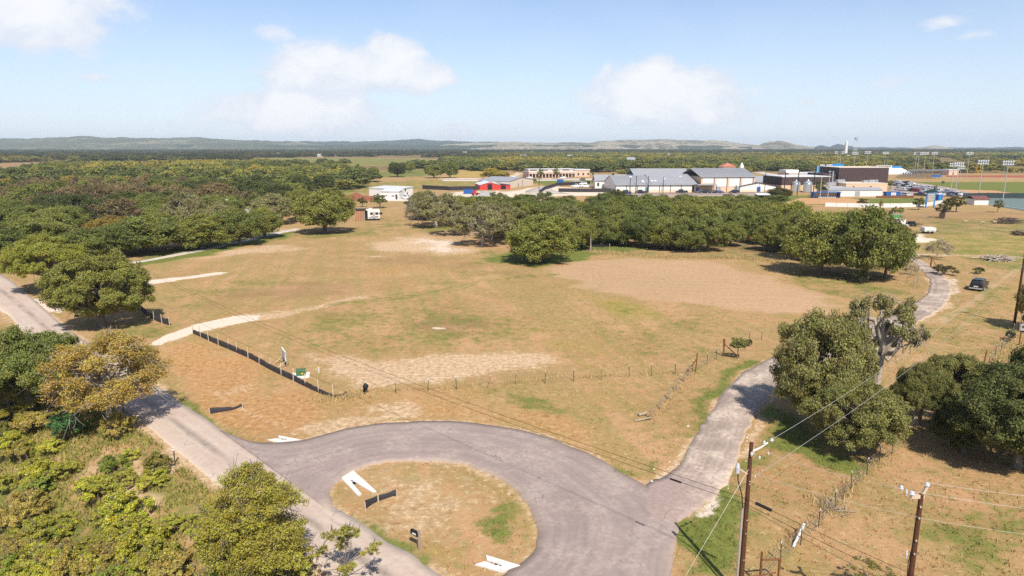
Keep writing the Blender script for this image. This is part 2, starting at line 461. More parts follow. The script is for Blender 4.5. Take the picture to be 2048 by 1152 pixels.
# grass that stayed green
for pts, so, am in [
    ([(985, 508), (1060, 490), (1150, 478), (1185, 500), (1165, 522), (1090, 532), (1000, 528)], 3, 1.2),
    ([(820, 455), (900, 446), (930, 460), (860, 466)], 3, .7),
    ([(930, 500), (1010, 500), (1010, 545), (930, 545)], 5, .45),
    ([(255, 530), (330, 500), (450, 478), (560, 462), (600, 466), (470, 500), (380, 515), (262, 532)], 2, .95),
    ([(560, 466), (740, 458), (760, 440), (820, 440), (760, 470), (620, 480), (560, 476)], 4, .55),
    ([(1530, 720), (1480, 755), (1440, 800), (1415, 845), (1395, 885), (1375, 860), (1390, 800), (1430, 755), (1490, 715)], 1.2, .9),
    ([(1195, 918), (1245, 930), (1300, 955), (1320, 950), (1370, 890), (1300, 950), (1285, 966), (1240, 948)], .8, .95),
    ([(1330, 930), (1352, 930), (1400, 860), (1380, 850)], 1, .6),
    ([(985, 785), (1060, 790), (1130, 805), (1200, 835), (1130, 832), (1060, 815)], 1.5, .75),
    ([(1095, 880), (1210, 860), (1200, 880)], 1.5, .35),
    ([(1350, 1060), (1430, 1000), (1465, 960), (1480, 930), (1500, 960), (1480, 1060), (1470, 1160), (1345, 1160)], 1, .95),
    ([(1490, 900), (1520, 840), (1560, 800), (1650, 890), (1760, 930), (1740, 960), (1640, 930), (1560, 900)], 1.5, .95),
    ([(1440, 980), (1500, 900), (1520, 930), (1480, 1000)], 1, .6),
    ([(1830, 600), (1850, 590), (1842, 618), (1815, 628)], 1, .8),
    ([(1810, 655), (1900, 640), (2060, 590), (2060, 700), (1980, 720), (1860, 700)], 5, .42),
    ([(1900, 590), (2000, 560), (2048, 600), (1930, 640), (1890, 640)], 4, .5),
    ([(1820, 490), (1880, 488), (1900, 500), (1850, 506)], 3, .8),
    ([(1780, 915), (1850, 880), (1820, 960), (1780, 960)], 2, .5),
    ([(330, 770), (380, 800), (440, 845), (480, 876), (470, 882), (400, 838), (340, 790)], .7, .9),
    ([(230, 690), (270, 690), (320, 740), (330, 770), (250, 715)], 1, .5),
    ([(120, 610), (200, 660), (300, 640), (340, 650), (300, 690), (200, 705), (125, 640)], 2, .45),
    ([(0, 640), (60, 690), (160, 790), (100, 790), (0, 720)], 1.5, .9),
    ([(250, 850), (300, 880), (420, 985), (460, 1010), (400, 1060), (330, 1000), (260, 930), (220, 880)], 1, .5),
    ([(1190, 512), (1300, 500), (1500, 500), (1560, 520), (1500, 525), (1350, 512)], 4, .45),
    ([(1160, 480), (1220, 478), (1300, 498), (1190, 508), (1170, 500)], 3, 1.15),
    ([(1540, 530), (1800, 580), (1850, 560), (1830, 580), (1700, 600), (1580, 560)], 3, .6),
    ([(1380, 390), (1540, 388), (1560, 402), (1380, 404)], 4, .9),
    ([(860, 540), (900, 530), (980, 540), (900, 552)], 4, .35),
    ([(1100, 560), (1250, 600), (1450, 640), (1500, 670), (1380, 670), (1250, 640), (1100, 590)], 4, .35),
]: patch('green', pts, so, am)
# the school's irrigated turf, far pasture
patch('green', [(1560, 398), (1850, 396), (1860, 410), (1760, 413), (1560, 408)], 4, 1.1)
patch('green', [(1800, 364), (2300, 364), (2300, 390), (1930, 391), (1870, 385), (1800, 377)], 8, 1.1)
patch('green', [(830, 360), (600, 375), (640, 395), (1000, 372), (960, 358)], 12, .55)
patch('green', [(1050, 362), (1200, 358), (1200, 368), (1080, 372)], 8, .9)
patch('yellow', [(660, 378), (900, 357), (1010, 357), (960, 366), (760, 378), (620, 395)], 12, .7)
patch('green', [(715, 345), (870, 336), (880, 352), (800, 355), (700, 356)], 15, .8)
patch('green', [(-200, 346), (60, 334), (120, 336), (40, 352)], 15, .8)
patch('brown', [(-700, 341), (0, 339), (200, 336), (330, 333), (330, 323), (200, 325), (0, 327), (-700, 337)], 20, .8)
patch('green', [(330, 323), (500, 320), (560, 321), (560, 330), (430, 333), (330, 334)], 20, .7)
patch('green', [(480, 316), (700, 315), (880, 318), (880, 331), (560, 331)], 25, .7)
patch('gravel', [(1000, 356), (1030, 345), (1045, 343), (1050, 346), (1030, 357)], 8, .6)
patch('gravel', [(880, 357), (1060, 357), (1260, 356), (1260, 359), (1020, 361), (880, 359)], 6, .9)
patch('yellow', [(910, 340), (1000, 340), (1010, 355), (890, 356)], 12, .8)
patch('green', [(1830, 436), (2400, 436), (2400, 545), (1990, 545), (1880, 520), (1840, 500)], 8, .55)
patch('green', [(1400, 389), (1560, 388), (1640, 392), (1640, 408), (1400, 406)], 4, .9)
# bare red-brown ground towards the ball fields, pale mown grass nearer
patch('brown', [(1760, 425), (2300, 418), (2300, 452), (2000, 452), (1900, 452), (1770, 452)], 5, .65)
patch('orange', [(1880, 432), (2200, 425), (2200, 440), (1950, 445), (1900, 440)], 4, .45)
patch('brown', [(2000, 500), (2200, 500), (2200, 530), (2000, 530)], 4, .4)
patch('yellow', [(1830, 470), (1900, 468), (2200, 475), (2200, 510), (1900, 512), (1840, 500)], 5, .65)
patch('yellow', [(1900, 560), (2048, 545), (2200, 640), (2048, 660), (1920, 640)], 6, .45)
patch('orange', [(1560, 406), (1600, 394), (1700, 396), (1735, 403), (1690, 407), (1600, 409)], 3, 1.2)
# mown tones inside the field
patch('yellow', [(1180, 590), (1250, 600), (1320, 625), (1300, 640), (1220, 625)], 4, .75)
patch('yellow', [(960, 620), (1100, 660), (1250, 720), (1150, 710), (1000, 660)], 5, .5)
patch('yellow', [(1150, 700), (1260, 735), (1240, 750), (1150, 730)], 4, .5)
patch('yellow', [(1200, 760), (1320, 760), (1290, 820), (1180, 800)], 3, .4)
patch('brown', [(400, 590), (480, 570), (640, 560), (760, 570), (700, 590), (560, 600), (440, 612)], 4, .7)
patch('brown', [(780, 650), (840, 630), (940, 628), (975, 650), (900, 672), (830, 675)], 2.5, .75)
patch('brown', [(690, 520), (800, 500), (960, 520), (1000, 545), (800, 530)], 4, .5)
patch('orange', [(650, 550), (800, 520), (900, 530), (780, 560)], 4, .5)
patch('brown', [(950, 545), (1050, 540), (1100, 560), (1000, 565)], 3, .6)
patch('orange', [(540, 640), (660, 630), (640, 665), (560, 670)], 3, .5)
patch('orange', [(330, 690), (480, 680), (600, 720), (560, 740), (420, 705)], 2, .4)
patch('brown', [(1060, 690), (1250, 715), (1400, 690), (1300, 730), (1080, 710)], 3, .35)
patch('brown', [(1480, 1000), (1640, 930), (1700, 970), (1560, 1090)], 3, .4)
patch('brown', [(1280, 500), (1420, 498), (1560, 500), (1690, 520), (1560, 512), (1400, 505)], 3, .5)
patch('litter', [(1180, 470), (1560, 478), (1700, 510), (1820, 560), (1700, 560), (1560, 510), (1400, 494), (1240, 488)], 3, .6)
patch('dirt', [(1440, 480), (1560, 482), (1600, 495), (1520, 500), (1430, 488)], 2, .6)
patch('brown', [(1800, 900), (2048, 870), (2048, 1000), (1900, 950)], 3, .4)
patch('green', [(1800, 1000), (2048, 1010), (2048, 1152), (1900, 1152), (1850, 1080)], 4, .6)
for pts, am in (([(600, 625), (850, 598), (1080, 640), (1060, 690), (800, 705), (560, 690)], .42), ([(300, 590), (480, 560), (640, 545), (560, 575), (400, 620)], .4), ([(1120, 620), (1350, 680), (1480, 690), (1400, 740), (1180, 700)], .36), ([(850, 560), (1000, 540), (1040, 555), (900, 580)], .4), ([(1400, 800), (1440, 790), (1380, 900), (1330, 930), (1290, 880)], .42), ([(1500, 960), (1640, 900), (1700, 930), (1560, 1060)], .35)): patch('green', pts, 3.5, am)
# verges of the roads
patch('dirt', [(1300, 968), (1355, 930), (1380, 890), (1410, 838), (1440, 793), (1480, 748), (1530, 716), (1540, 722), (1490, 760), (1400, 900), (1340, 975)], .45, .95)
patch('dirt', [(1372, 1035), (1440, 980), (1468, 925), (1490, 868), (1520, 818), (1550, 770), (1562, 772), (1530, 830), (1502, 880), (1480, 940), (1450, 1000), (1380, 1050)], .45, .95)
patch('gravel', [(1385, 1040), (1440, 985), (1450, 1000), (1420, 1035)], .5, .8)
patch('dirt', [(1800, 626), (1852, 588), (1862, 560), (1835, 528), (1800, 520), (1815, 512), (1850, 525), (1885, 545), (1905, 575), (1898, 605), (1870, 632), (1830, 655), (1815, 650)], .8, .9)
patch('gravel', [(1880, 545), (1905, 560), (1915, 590), (1900, 595)], 1, .5)
patch('dirt', [(1830, 648), (1900, 630), (1925, 615), (1930, 622), (1870, 650)], 1.2, .6)
band('dirt', MAIN_L, .55, .85); band('dirt', MAIN_R[:8], .45, .8); band('dirt', MAIN_R[8:], .5, .8)
LOOP_OUT = [(440, 862), (500, 884), (545, 887), (600, 883), (640, 873), (700, 858), (760, 849), (850, 844), (930, 846), (1010, 856), (1080, 872), (1140, 893), (1200, 920), (1245, 948), (1292, 972), (1345, 1015), (1358, 1055), (1352, 1085), (1342, 1152), (1330, 1230), (1290, 1330)]
LOOP_IN = [(650, 1018), (664, 1008), (660, 985), (680, 960), (715, 940), (770, 926), (860, 923), (930, 931), (990, 955), (1030, 982), (1060, 1018), (1075, 1060), (1072, 1090), (1050, 1122), (1010, 1150), (965, 1175), (930, 1190)]
band('dirt', LOOP_OUT[2:15], .5, .75); band('dirt', LOOP_IN, .3, .6); band('orange', LOOP_OUT[7:16], 1.3, .45)
# wheel tracks pressed into the grass
for a_, b_ in ((0, 5), (9, 6)):
    band('green', [(742, 594 + a_ * .5), (860, 582 + a_ * .4), (960, 562 + a_ * .3), (1050, 551 + a_ * .3), (1120, 548 + a_ * .2)], .35, .62)
    band('dirt', [(1880, 640 + a_), (1930, 610 + a_ * .8), (1975, 580 + a_ * .6), (2020, 545 + a_ * .5), (2048, 528 + a_ * .4)], .3, .6)
    band('dirt', [(420 + a_, 780), (520 + a_, 838), (600 + a_ * 2, 862)], .3, .5)
    band('brown', [(300, 600 + a_), (420, 640 + a_), (560, 690 + a_), (700, 745 + a_)], .3, .45)
band('gravel', [(1800, 512), (1850, 509), (1930, 511), (2048, 515), (2200, 519)], .7, .55)
# bare clay of the road bank
patch('dirt', [(255, 900), (285, 930), (300, 990), (270, 1000), (240, 940)], .7, .9)
patch('dirt', [(330, 890), (370, 930), (345, 945), (315, 910)], .5, .9)
patch('dirt', [(290, 960), (330, 975), (300, 1010), (260, 1040), (245, 1030)], .7, .9)
patch('dirt', [(410, 1015), (425, 1030), (405, 1060), (390, 1060)], .5, .9)
patch('dirt', [(190, 900), (230, 905), (180, 940), (165, 930)], .7, .7)
patch('green', [(-40, 850), (150, 850), (250, 960), (300, 1152), (-40, 1152)], 3, .65)
patch('yellow', [(-40, 960), (60, 960), (200, 1100), (200, 1180), (-40, 1180)], 3, .6)
patch('dirt', [(-40, 900), (20, 960), (20, 1040), (-40, 1040)], 1, .6)
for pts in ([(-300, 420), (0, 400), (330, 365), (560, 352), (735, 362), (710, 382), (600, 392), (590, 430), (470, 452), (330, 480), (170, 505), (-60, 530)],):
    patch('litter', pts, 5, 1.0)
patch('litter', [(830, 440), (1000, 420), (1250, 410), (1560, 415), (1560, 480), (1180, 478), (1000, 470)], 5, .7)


def poly_mask(X, Y, P, soft):
    """1 inside the outline, falling to 0 over `soft` metres on both sides of it"""
    x0, y0 = P.min(0) - 3 * soft; x1, y1 = P.max(0) + 3 * soft
    idx = np.nonzero((X > x0) & (X < x1) & (Y > y0) & (Y < y1))[0]
    if len(idx) == 0: return idx, None
    x, y = X[idx], Y[idx]; inside = np.zeros(len(idx), bool); best = np.full(len(idx), 1e9)
    n = len(P)
    for i in range(n):
        ax, ay = P[i]; bx, by = P[(i + 1) % n]
        c = ((ay > y) != (by > y)) & (x < (bx - ax) * (y - ay) / (by - ay + 1e-12) + ax); inside ^= c
        ex, ey = bx - ax, by - ay; t = np.clip(((x - ax) * ex + (y - ay) * ey) / (ex * ex + ey * ey + 1e-12), 0, 1)
        best = np.minimum(best, np.hypot(x - ax - t * ex, y - ay - t * ey))
    sd = np.where(inside, best, -best)
    return idx, sstep(sd, -soft, soft)


def cover(X, Y):
    out = {k: np.zeros(len(X), np.float32) for k in LAYERS}
    wx = (vnoise(X, Y, .22, 21) - .5) * 3 + (vnoise(X, Y, .7, 23) - .5) * 1.2
    wy = (vnoise(X, Y, .22, 22) - .5) * 3 + (vnoise(X, Y, .7, 24) - .5) * 1.2
    for k in LAYERS:
        for P, soft, amp in PATCH[k]:
            w = min(1.6, soft * .7)
            idx, m = poly_mask(X + wx * w, Y + wy * w, P, soft)
            if m is not None: out[k][idx] = np.maximum(out[k][idx], m * amp)
    for k, P, half, amp in BANDS:
        x0, y0 = P.min(0) - 4 * half - 2; x1, y1 = P.max(0) + 4 * half + 2
        idx = np.nonzero((X > x0) & (X < x1) & (Y > y0) & (Y < y1))[0]
        if len(idx):
            d, _ = poly_dist(X[idx] + wx[idx] * .12, Y[idx] + wy[idx] * .12, P)
            out[k][idx] = np.maximum(out[k][idx], amp * (1 - sstep(d, half * .3, half * 1.7)))
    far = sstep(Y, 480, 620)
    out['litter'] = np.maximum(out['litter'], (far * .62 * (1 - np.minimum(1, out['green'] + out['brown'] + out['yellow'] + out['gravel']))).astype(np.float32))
    return out


def set_cover(me, X, Y):
    c = cover(X, Y); n = len(X)
    for nm, ks in (('cov_a', LAYERS[:4]), ('cov_b', LAYERS[4:])):
        a = me.attributes.new(nm, 'FLOAT_COLOR', 'POINT')
        a.data.foreach_set('color', np.stack([c[k] for k in ks], 1).astype(np.float32).ravel())


def ground_material():
    m = bpy.data.materials.new('pasture_ground'); m.use_nodes = True; t = m.node_tree
    b = t.nodes['Principled BSDF']; b.inputs['Roughness'].default_value = .95; b.inputs['Specular IOR Level'].default_value = .1
    geo = nd(t, 'ShaderNodeNewGeometry'); pos = geo.outputs['Position']
    nA = noise(t, pos, .16, 7, .62); nB = noise(t, pos, .9, 7, .66); nC = noise(t, pos, 4.5, 5, .7); nD = noise(t, pos, .035, 4, .5)

    def aligned(ang, fa, fb):
        """coordinates with lines running along a compass direction: fa across the lines, fb along them"""
        c_, s_ = math.cos(R(ang)), math.sin(R(ang)); o_ = []
        for v_, f_ in (((c_, s_, 0), fa), ((-s_, c_, 0), fb)):
            q = nd(t, 'ShaderNodeVectorMath', operation='DOT_PRODUCT'); t.links.new(pos, q.inputs[0]); q.inputs[1].default_value = v_; o_.append(mth(t, 'MULTIPLY', q.outputs['Value'], f_))
        cx = nd(t, 'ShaderNodeCombineXYZ'); t.links.new(o_[0], cx.inputs[0]); t.links.new(o_[1], cx.inputs[1]); return cx.outputs[0]
    nS = noise(t, aligned(13, .38, .016), 1.0, 5, .62)     # mower swaths
    nT = mth(t, 'ADD', mth(t, 'MULTIPLY', noise(t, aligned(80, 1.3, .16), 1.0, 5, .7), .28), mth(t, 'MULTIPLY', noise(t, pos, 1.7, 7, .78), .72))   # drill rows
    nF = noise(t, pos, 2.0, 6, .75)
    A = nd(t, 'ShaderNodeAttribute', attribute_name='cov_a'); Bq = nd(t, 'ShaderNodeAttribute', attribute_name='cov_b')
    sa = nd(t, 'ShaderNodeSeparateColor'); t.links.new(A.outputs['Color'], sa.inputs[0])
    sb = nd(t, 'ShaderNodeSeparateColor'); t.links.new(Bq.outputs['Color'], sb.inputs[0])
    jit = mth(t, 'ADD', mth(t, 'MULTIPLY', mth(t, 'SUBTRACT', nB, .5), 1.35), mth(t, 'MULTIPLY', mth(t, 'SUBTRACT', nF, .5), 1.1))
    jit = mth(t, 'ADD', jit, mth(t, 'MULTIPLY', mth(t, 'SUBTRACT', nA, .5), 1.1))

    ctr = lambda q: smooth(t, q, .30, .70)

    def lay(w, lo=.18, hi=.95, k=1.0):
        return smooth(t, mth(t, 'ADD', w, mth(t, 'MULTIPLY', mth(t, 'MULTIPLY', jit, k), smooth(t, w, 0.0, .35))), lo, hi)
    straw = mixc(t, smooth(t, nA, .34, .66), (.43, .25, .125), (.32, .205, .082))
    straw = mixc(t, mth(t, 'MULTIPLY', smooth(t, noise(t, pos, .075, 6, .6), .46, .62), .55), straw, (.34, .19, .085))
    straw = mixc(t, mth(t, 'MULTIPLY', smooth(t, nS, .44, .60), .5), straw, (.255, .20, .062))
    straw = mixc(t, smooth(t, mth(t, 'ADD', mth(t, 'MULTIPLY', nB, .5), mth(t, 'MULTIPLY', nF, .5)), .47, .64), straw, (.19, .165, .050))
    straw = mixc(t, mth(t, 'MULTIPLY', smooth(t, nF, .50, .70), .8), straw, (.56, .39, .215))
    straw = mixc(t, mth(t, 'MULTIPLY', smooth(t, nF, .44, .28), .8), straw, (.15, .10, .042))
    c = straw
    c = mixc(t, mth(t, 'MULTIPLY', lay(sb.outputs[1]), .75), c, mixc(t, ctr(nB), (.20, .11, .055), (.31, .19, .095)))
    c = mixc(t, mth(t, 'MULTIPLY', lay(sb.outputs[2]), .75), c, mixc(t, ctr(nB), (.42, .29, .065), (.34, .25, .06)))
    c = mixc(t, mth(t, 'MULTIPLY', lay(sb.outputs[0]), .85), c, mixc(t, ctr(nF), (.30, .145, .052), (.50, .30, .135)))
    c = mixc(t, mth(t, 'MULTIPLY', lay(A.outputs['Alpha'], .15, .6, .4), .95), c, mixc(t, ctr(nT), (.32, .195, .105), (.51, .34, .195)))
    c = mixc(t, lay(sa.outputs[1]), c, mixc(t, ctr(nF), (.33, .21, .115), (.62, .45, .28)))
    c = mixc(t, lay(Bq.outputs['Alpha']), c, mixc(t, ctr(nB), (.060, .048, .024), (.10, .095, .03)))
    c = mixc(t, lay(sa.outputs[0], .25, .85, 1.1), c, mixc(t, ctr(mth(t, 'ADD', mth(t, 'MULTIPLY', nB, .4), mth(t, 'MULTIPLY', nF, .6))), (.075, .105, .018), (.205, .205, .050)))
    c = mixc(t, lay(sa.outputs[2], .25, .6, .8), c, mixc(t, ctr(nC), (.48, .37, .27), (.74, .62, .50)))
    fine = mth(t, 'ADD', .72, mth(t, 'MULTIPLY', noise(t, pos, 9, 5, .8), .56))
    tone = mth(t, 'MULTIPLY', fine, mth(t, 'ADD', .88, mth(t, 'MULTIPLY', nD, .24)))
    hv = nd(t, 'ShaderNodeHueSaturation'); t.links.new(c, hv.inputs['Color']); t.links.new(tone, hv.inputs['Value'])
    t.links.new(hv.outputs[0], b.inputs['Base Color'])
    bp = nd(t, 'ShaderNodeBump'); bp.inputs['Strength'].default_value = .55; bp.inputs['Distance'].default_value = .12
    t.links.new(mth(t, 'ADD', nC, mth(t, 'MULTIPLY', nB, .8)), bp.inputs['Height']); t.links.new(bp.outputs[0], b.inputs['Normal'])
    return m


M['ground'] = ground_material()


def build_ground():
    gx = np.concatenate([-np.geomspace(8200, 420, 26), np.arange(-400, -150, 4), np.arange(-150, -60, 1.2), np.arange(-60, 100, .5), np.arange(100, 190, 1.2), np.arange(190, 420, 4), np.geomspace(430, 8200, 26)])
    gy = np.concatenate([-np.geomspace(400, 60, 8), np.arange(-50, 12, 4), np.arange(12, 110, .45), np.arange(110, 210, 1.1), np.arange(210, 460, 3), np.geomspace(463, 8200, 56)])
    X, Y = np.meshgrid(gx, gy); nx, ny = len(gx), len(gy)
    x, y = X.ravel(), Y.ravel(); z = height(x, y)
    me = bpy.data.meshes.new('ground'); n = nx * ny
    me.vertices.add(n); me.vertices.foreach_set('co', np.stack([x, y, z], 1).astype(np.float32).ravel())
    i = (np.arange(ny - 1)[:, None] * nx + np.arange(nx - 1)[None, :]).ravel()
    q = np.stack([i, i + 1, i + nx + 1, i + nx], 1).astype(np.int32)
    me.loops.add(q.size); me.loops.foreach_set('vertex_index', q.ravel())
    me.polygons.add(len(q)); me.polygons.foreach_set('loop_start', np.arange(0, q.size, 4, dtype=np.int32))
    me.polygons.foreach_set('use_smooth', np.ones(len(q), bool))
    me.update(); set_cover(me, x, y); me.materials.append(M['ground'])
    tag(link_mesh('ground', me), kind='structure')


build_ground()


# ---------------------------------------------------------------- roads
def resample(P, n):
    P = np.array(P, float); d = np.r_[0, np.cumsum(np.hypot(*np.diff(P, axis=0).T))]
    # smooth through the points (Catmull-Rom), then equal steps
    m = len(P); dense = []
    for i in range(m - 1):
        p0, p1, p2, p3 = P[max(i - 1, 0)], P[i], P[i + 1], P[min(i + 2, m - 1)]
        for t in np.linspace(0, 1, 24, endpoint=False):
            dense.append(.5 * ((2 * p1) + (-p0 + p2) * t + (2 * p0 - 5 * p1 + 4 * p2 - p3) * t * t + (-p0 + 3 * p1 - 3 * p2 + p3) * t ** 3))
    dense.append(P[-1]); D = np.array(dense); s = np.r_[0, np.cumsum(np.hypot(*np.diff(D, axis=0).T))]
    u = np.linspace(0, s[-1], n)
    return np.stack([np.interp(u, s, D[:, 0]), np.interp(u, s, D[:, 1])], 1)


def road(name, left, right, n, across, lift, material, ragged=.12, seed=1, skirt=.25):
    L = resample([flat(*p) for p in left], n); Rr = resample([flat(*p) for p in right], n)
    dirv = Rr - L; wid = np.hypot(*dirv.T)[:, None]; dirv = dirv / wid
    s = np.r_[0, np.cumsum(np.hypot(*np.diff((L + Rr) / 2, axis=0).T))]
    rag = lambda k: ((vnoise(s, s * 0 + k, .9, seed) - .5) * 2 + (vnoise(s, s * 0 + k, 2.6, seed + 3) - .5) * 1.0)[:, None] * ragged
    L = L + dirv * rag(3.3); Rr = Rr + dirv * rag(9.7)
    v = []; uv = []
    ts = np.linspace(0, 1, across + 1)
    cols = []
    for t in ts: cols.append(L * (1 - t) + Rr * t)
    C = np.stack(cols, 1)                                # n x across+1 x 2
    Z = height(C[..., 0].ravel(), C[..., 1].ravel()).reshape(C.shape[:2]) + lift
    crown = (1 - (2 * ts - 1) ** 2) * .04
    Z = Z + crown[None, :]
    V = np.concatenate([C, Z[..., None]], 2)
    Ls = np.concatenate([L, (Z[:, :1] - skirt)], 1)[:, None, :]; Rs = np.concatenate([Rr, (Z[:, -1:] - skirt)], 1)[:, None, :]
    V = np.concatenate([Ls, V, Rs], 1); k = V.shape[1]
    UVt = np.r_[0, ts, 1]
    i = (np.arange(n - 1)[:, None] * k + np.arange(k - 1)[None, :]).ravel()
    q = np.stack([i, i + 1, i + k + 1, i + k], 1)
    me = bpy.data.meshes.new(name); me.from_pydata(V.reshape(-1, 3).tolist(), [], q.tolist())
    lay = me.uv_layers.new(name='UVMap'); W2 = np.repeat(wid, k, 1)
    uvv = np.stack([np.repeat(s[:, None], k, 1), np.repeat(UVt[None, :], n, 0)], 2).reshape(-1, 2)
    lv = np.empty(len(me.loops), np.int32); me.loops.foreach_get('vertex_index', lv)
    lay.data.foreach_set('uv', uvv[lv].astype(np.float32).ravel())
    me.polygons.foreach_set('use_smooth', [True] * len(me.polygons)); me.materials.append(material)
    # make sure it faces up
    me.update()
    if sum(p.normal.z for p in list(me.polygons)[:200]) < 0: me.flip_normals()
    return tag(link_mesh(name, me), kind='structure')


def asphalt(name, c0, c1, tracks, centre=None, edge=None, patchy=0.0, worn=None, start=None):
    m = bpy.data.materials.new(name); m.use_nodes = True; t = m.node_tree
    b = t.nodes['Principled BSDF']; b.inputs['Roughness'].default_value = .9; b.inputs['Specular IOR Level'].default_value = .15
    geo = nd(t, 'ShaderNodeNewGeometry'); pos = geo.outputs['Position']
    uv = nd(t, 'ShaderNodeUVMap'); su = nd(t, 'ShaderNodeSeparateXYZ'); t.links.new(uv.outputs[0], su.inputs[0])
    mp = nd(t, 'ShaderNodeMapping'); t.links.new(uv.outputs[0], mp.inputs[0]); mp.inputs['Scale'].default_value = (.016, 7, 1)
    st = noise(t, mp.outputs[0], 1.6, 5, .6, .03)
    n1 = noise(t, pos, .35, 6, .6); n2 = noise(t, pos, 3.2, 5, .65); n3 = noise(t, pos, 14, 3, .8)
    c = mixc(t, smooth(t, mth(t, 'ADD', mth(t, 'MULTIPLY', st, tracks), mth(t, 'MULTIPLY', n1, 1 - tracks)), .32, .68), c0, c1)
    v = su.outputs[1]
    if centre is not None:
        dv = mth(t, 'ABSOLUTE', mth(t, 'SUBTRACT', v, mth(t, 'ADD', .47, mth(t, 'MULTIPLY', n1, .05))))
        w = mth(t, 'MULTIPLY', mth(t, 'SUBTRACT', 1, smooth(t, dv, .005, .13)), smooth(t, mth(t, 'ADD', n1, mth(t, 'MULTIPLY', n2, .3)), .45, .8))
        c = mixc(t, mth(t, 'MULTIPLY', w, .8), c, centre)
    if worn is not None:
        c = mixc(t, mth(t, 'MULTIPLY', smooth(t, mth(t, 'ADD', n1, mth(t, 'MULTIPLY', n2, .55)), .74, .98), patchy), c, worn)
    if edge is not None:
        ed = mth(t, 'MINIMUM', v, mth(t, 'SUBTRACT', 1, v))
        ed = mth(t, 'ADD', ed, mth(t, 'MULTIPLY', mth(t, 'SUBTRACT', n2, .5), .12))
        c = mixc(t, mth(t, 'MULTIPLY', mth(t, 'SUBTRACT', 1, smooth(t, ed, .0, .07)), .8), c, edge)
    if start is not None:                                 # newer surface where it meets the loop
        c = mixc(t, mth(t, 'SUBTRACT', 1, smooth(t, mth(t, 'ADD', su.outputs[0], mth(t, 'MULTIPLY', mth(t, 'SUBTRACT', n1, .5), 9)), 1.5, 8)), c, mixc(t, n2, start, tuple(q * 1.35 for q in start)))
    # fine cracks
    vo = nd(t, 'ShaderNodeTexVoronoi', feature='DISTANCE_TO_EDGE'); vo.inputs['Scale'].default_value = .42
    wv = nd(t, 'ShaderNodeVectorMath', operation='ADD'); nv = nd(t, 'ShaderNodeTexNoise'); nv.inputs['Scale'].default_value = .8; nv.inputs['Detail'].default_value = 5
    t.links.new(pos, nv.inputs['Vector']); sc = nd(t, 'ShaderNodeVectorMath', operation='SCALE'); sc.inputs[3].default_value = 1.6
    t.links.new(nv.outputs['Color'], sc.inputs[0]); t.links.new(pos, wv.inputs[0]); t.links.new(sc.outputs[0], wv.inputs[1]); t.links.new(wv.outputs[0], vo.inputs['Vector'])
    crack = mth(t, 'MULTIPLY', mth(t, 'SUBTRACT', 1, smooth(t, vo.outputs['Distance'], .004, .02)), smooth(t, n1, .5, .7))
    c = mixc(t, mth(t, 'MULTIPLY', crack, .6), c, (.06, .05, .045))
    tone = mth(t, 'ADD', .62, mth(t, 'ADD', mth(t, 'MULTIPLY', n3, .38), mth(t, 'MULTIPLY', n2, .38)))
    hv = nd(t, 'ShaderNodeHueSaturation'); t.links.new(c, hv.inputs['Color']); t.links.new(tone, hv.inputs['Value'])
    t.links.new(hv.outputs[0], b.inputs['Base Color'])
    bp = nd(t, 'ShaderNodeBump'); bp.inputs['Strength'].default_value = .25; bp.inputs['Distance'].default_value = .03
    t.links.new(n3, bp.inputs['Height']); t.links.new(bp.outputs[0], b.inputs['Normal'])
    return m


M['main_road'] = asphalt('aged_grey_chipseal', (.42, .32, .25), (.49, .39, .31), .45, centre=(.17, .13, .11), edge=(.54, .44, .33), patchy=.35, worn=(.47, .39, .31))
M['loop'] = asphalt('newer_grey_asphalt', (.245, .188, .162), (.335, .262, .225), .65, edge=(.36, .27, .21), patchy=.6, worn=(.38, .305, .25))
M['lane'] = asphalt('worn_gravelly_asphalt', (.235, .18, .145), (.43, .335, .265), .5, edge=(.48, .36, .25), patchy=.85, worn=(.52, .42, .33), start=(.27, .20, .17))
road('main_road', MAIN_L, MAIN_R, 420, 8, .05, M['main_road'], .13, 2)
road('loop_drive', LOOP_IN, LOOP_OUT, 420, 12, .075, M['loop'], .10, 5)
LANE_L = [(1262, 985), (1300, 968), (1338, 948), (1358, 930), (1382, 888), (1412, 838), (1442, 793), (1482, 750), (1532, 722), (1620, 688), (1720, 655), (1800, 622), (1832, 605), (1853, 588), (1862, 568), (1853, 552), (1840, 537), (1822, 523), (1790, 508)]
LANE_R = [(1330, 1065), (1372, 1036), (1440, 982), (1470, 928), (1492, 868), (1522, 818), (1556, 772), (1610, 738), (1700, 702), (1780, 672), (1832, 647), (1872, 625), (1897, 600), (1902, 576), (1886, 551), (1862, 532), (1840, 520), (1815, 506)]
road('driveway_lane', LANE_L, LANE_R, 420, 8, .062, M['lane'], .22, 8)
M['path'] = asphalt('pale_gravel_path', (.42, .36, .30), (.54, .47, .40), .3, edge=(.36, .29, .17))
road('house_path', [(240, 531), (300, 522), (390, 505), (470, 488), (540, 472), (600, 459)], [(250, 526), (300, 518), (390, 500), (470, 484), (535, 468), (590, 457)], 120, 4, .05, M['path'], .25, 9)
road('school_road', [(885, 362), (1020, 362), (1120, 361), (1270, 359)], [(885, 359), (1020, 358.5), (1120, 358), (1270, 356.5)], 80, 2, .05, M['path'], .2, 4)
road('yard_drive', [(1080, 388), (1050, 384), (1080, 374), (1150, 362)], [(1140, 388), (1105, 380), (1115, 373), (1170, 362)], 80, 2, .06, M['path'], .2, 4)
road('car_park', [(1240, 392), (1330, 393), (1440, 392), (1560, 390)], [(1240, 386), (1330, 386), (1440, 385.5), (1560, 384.5)], 80, 4, .05, M['loop'], .1, 4)
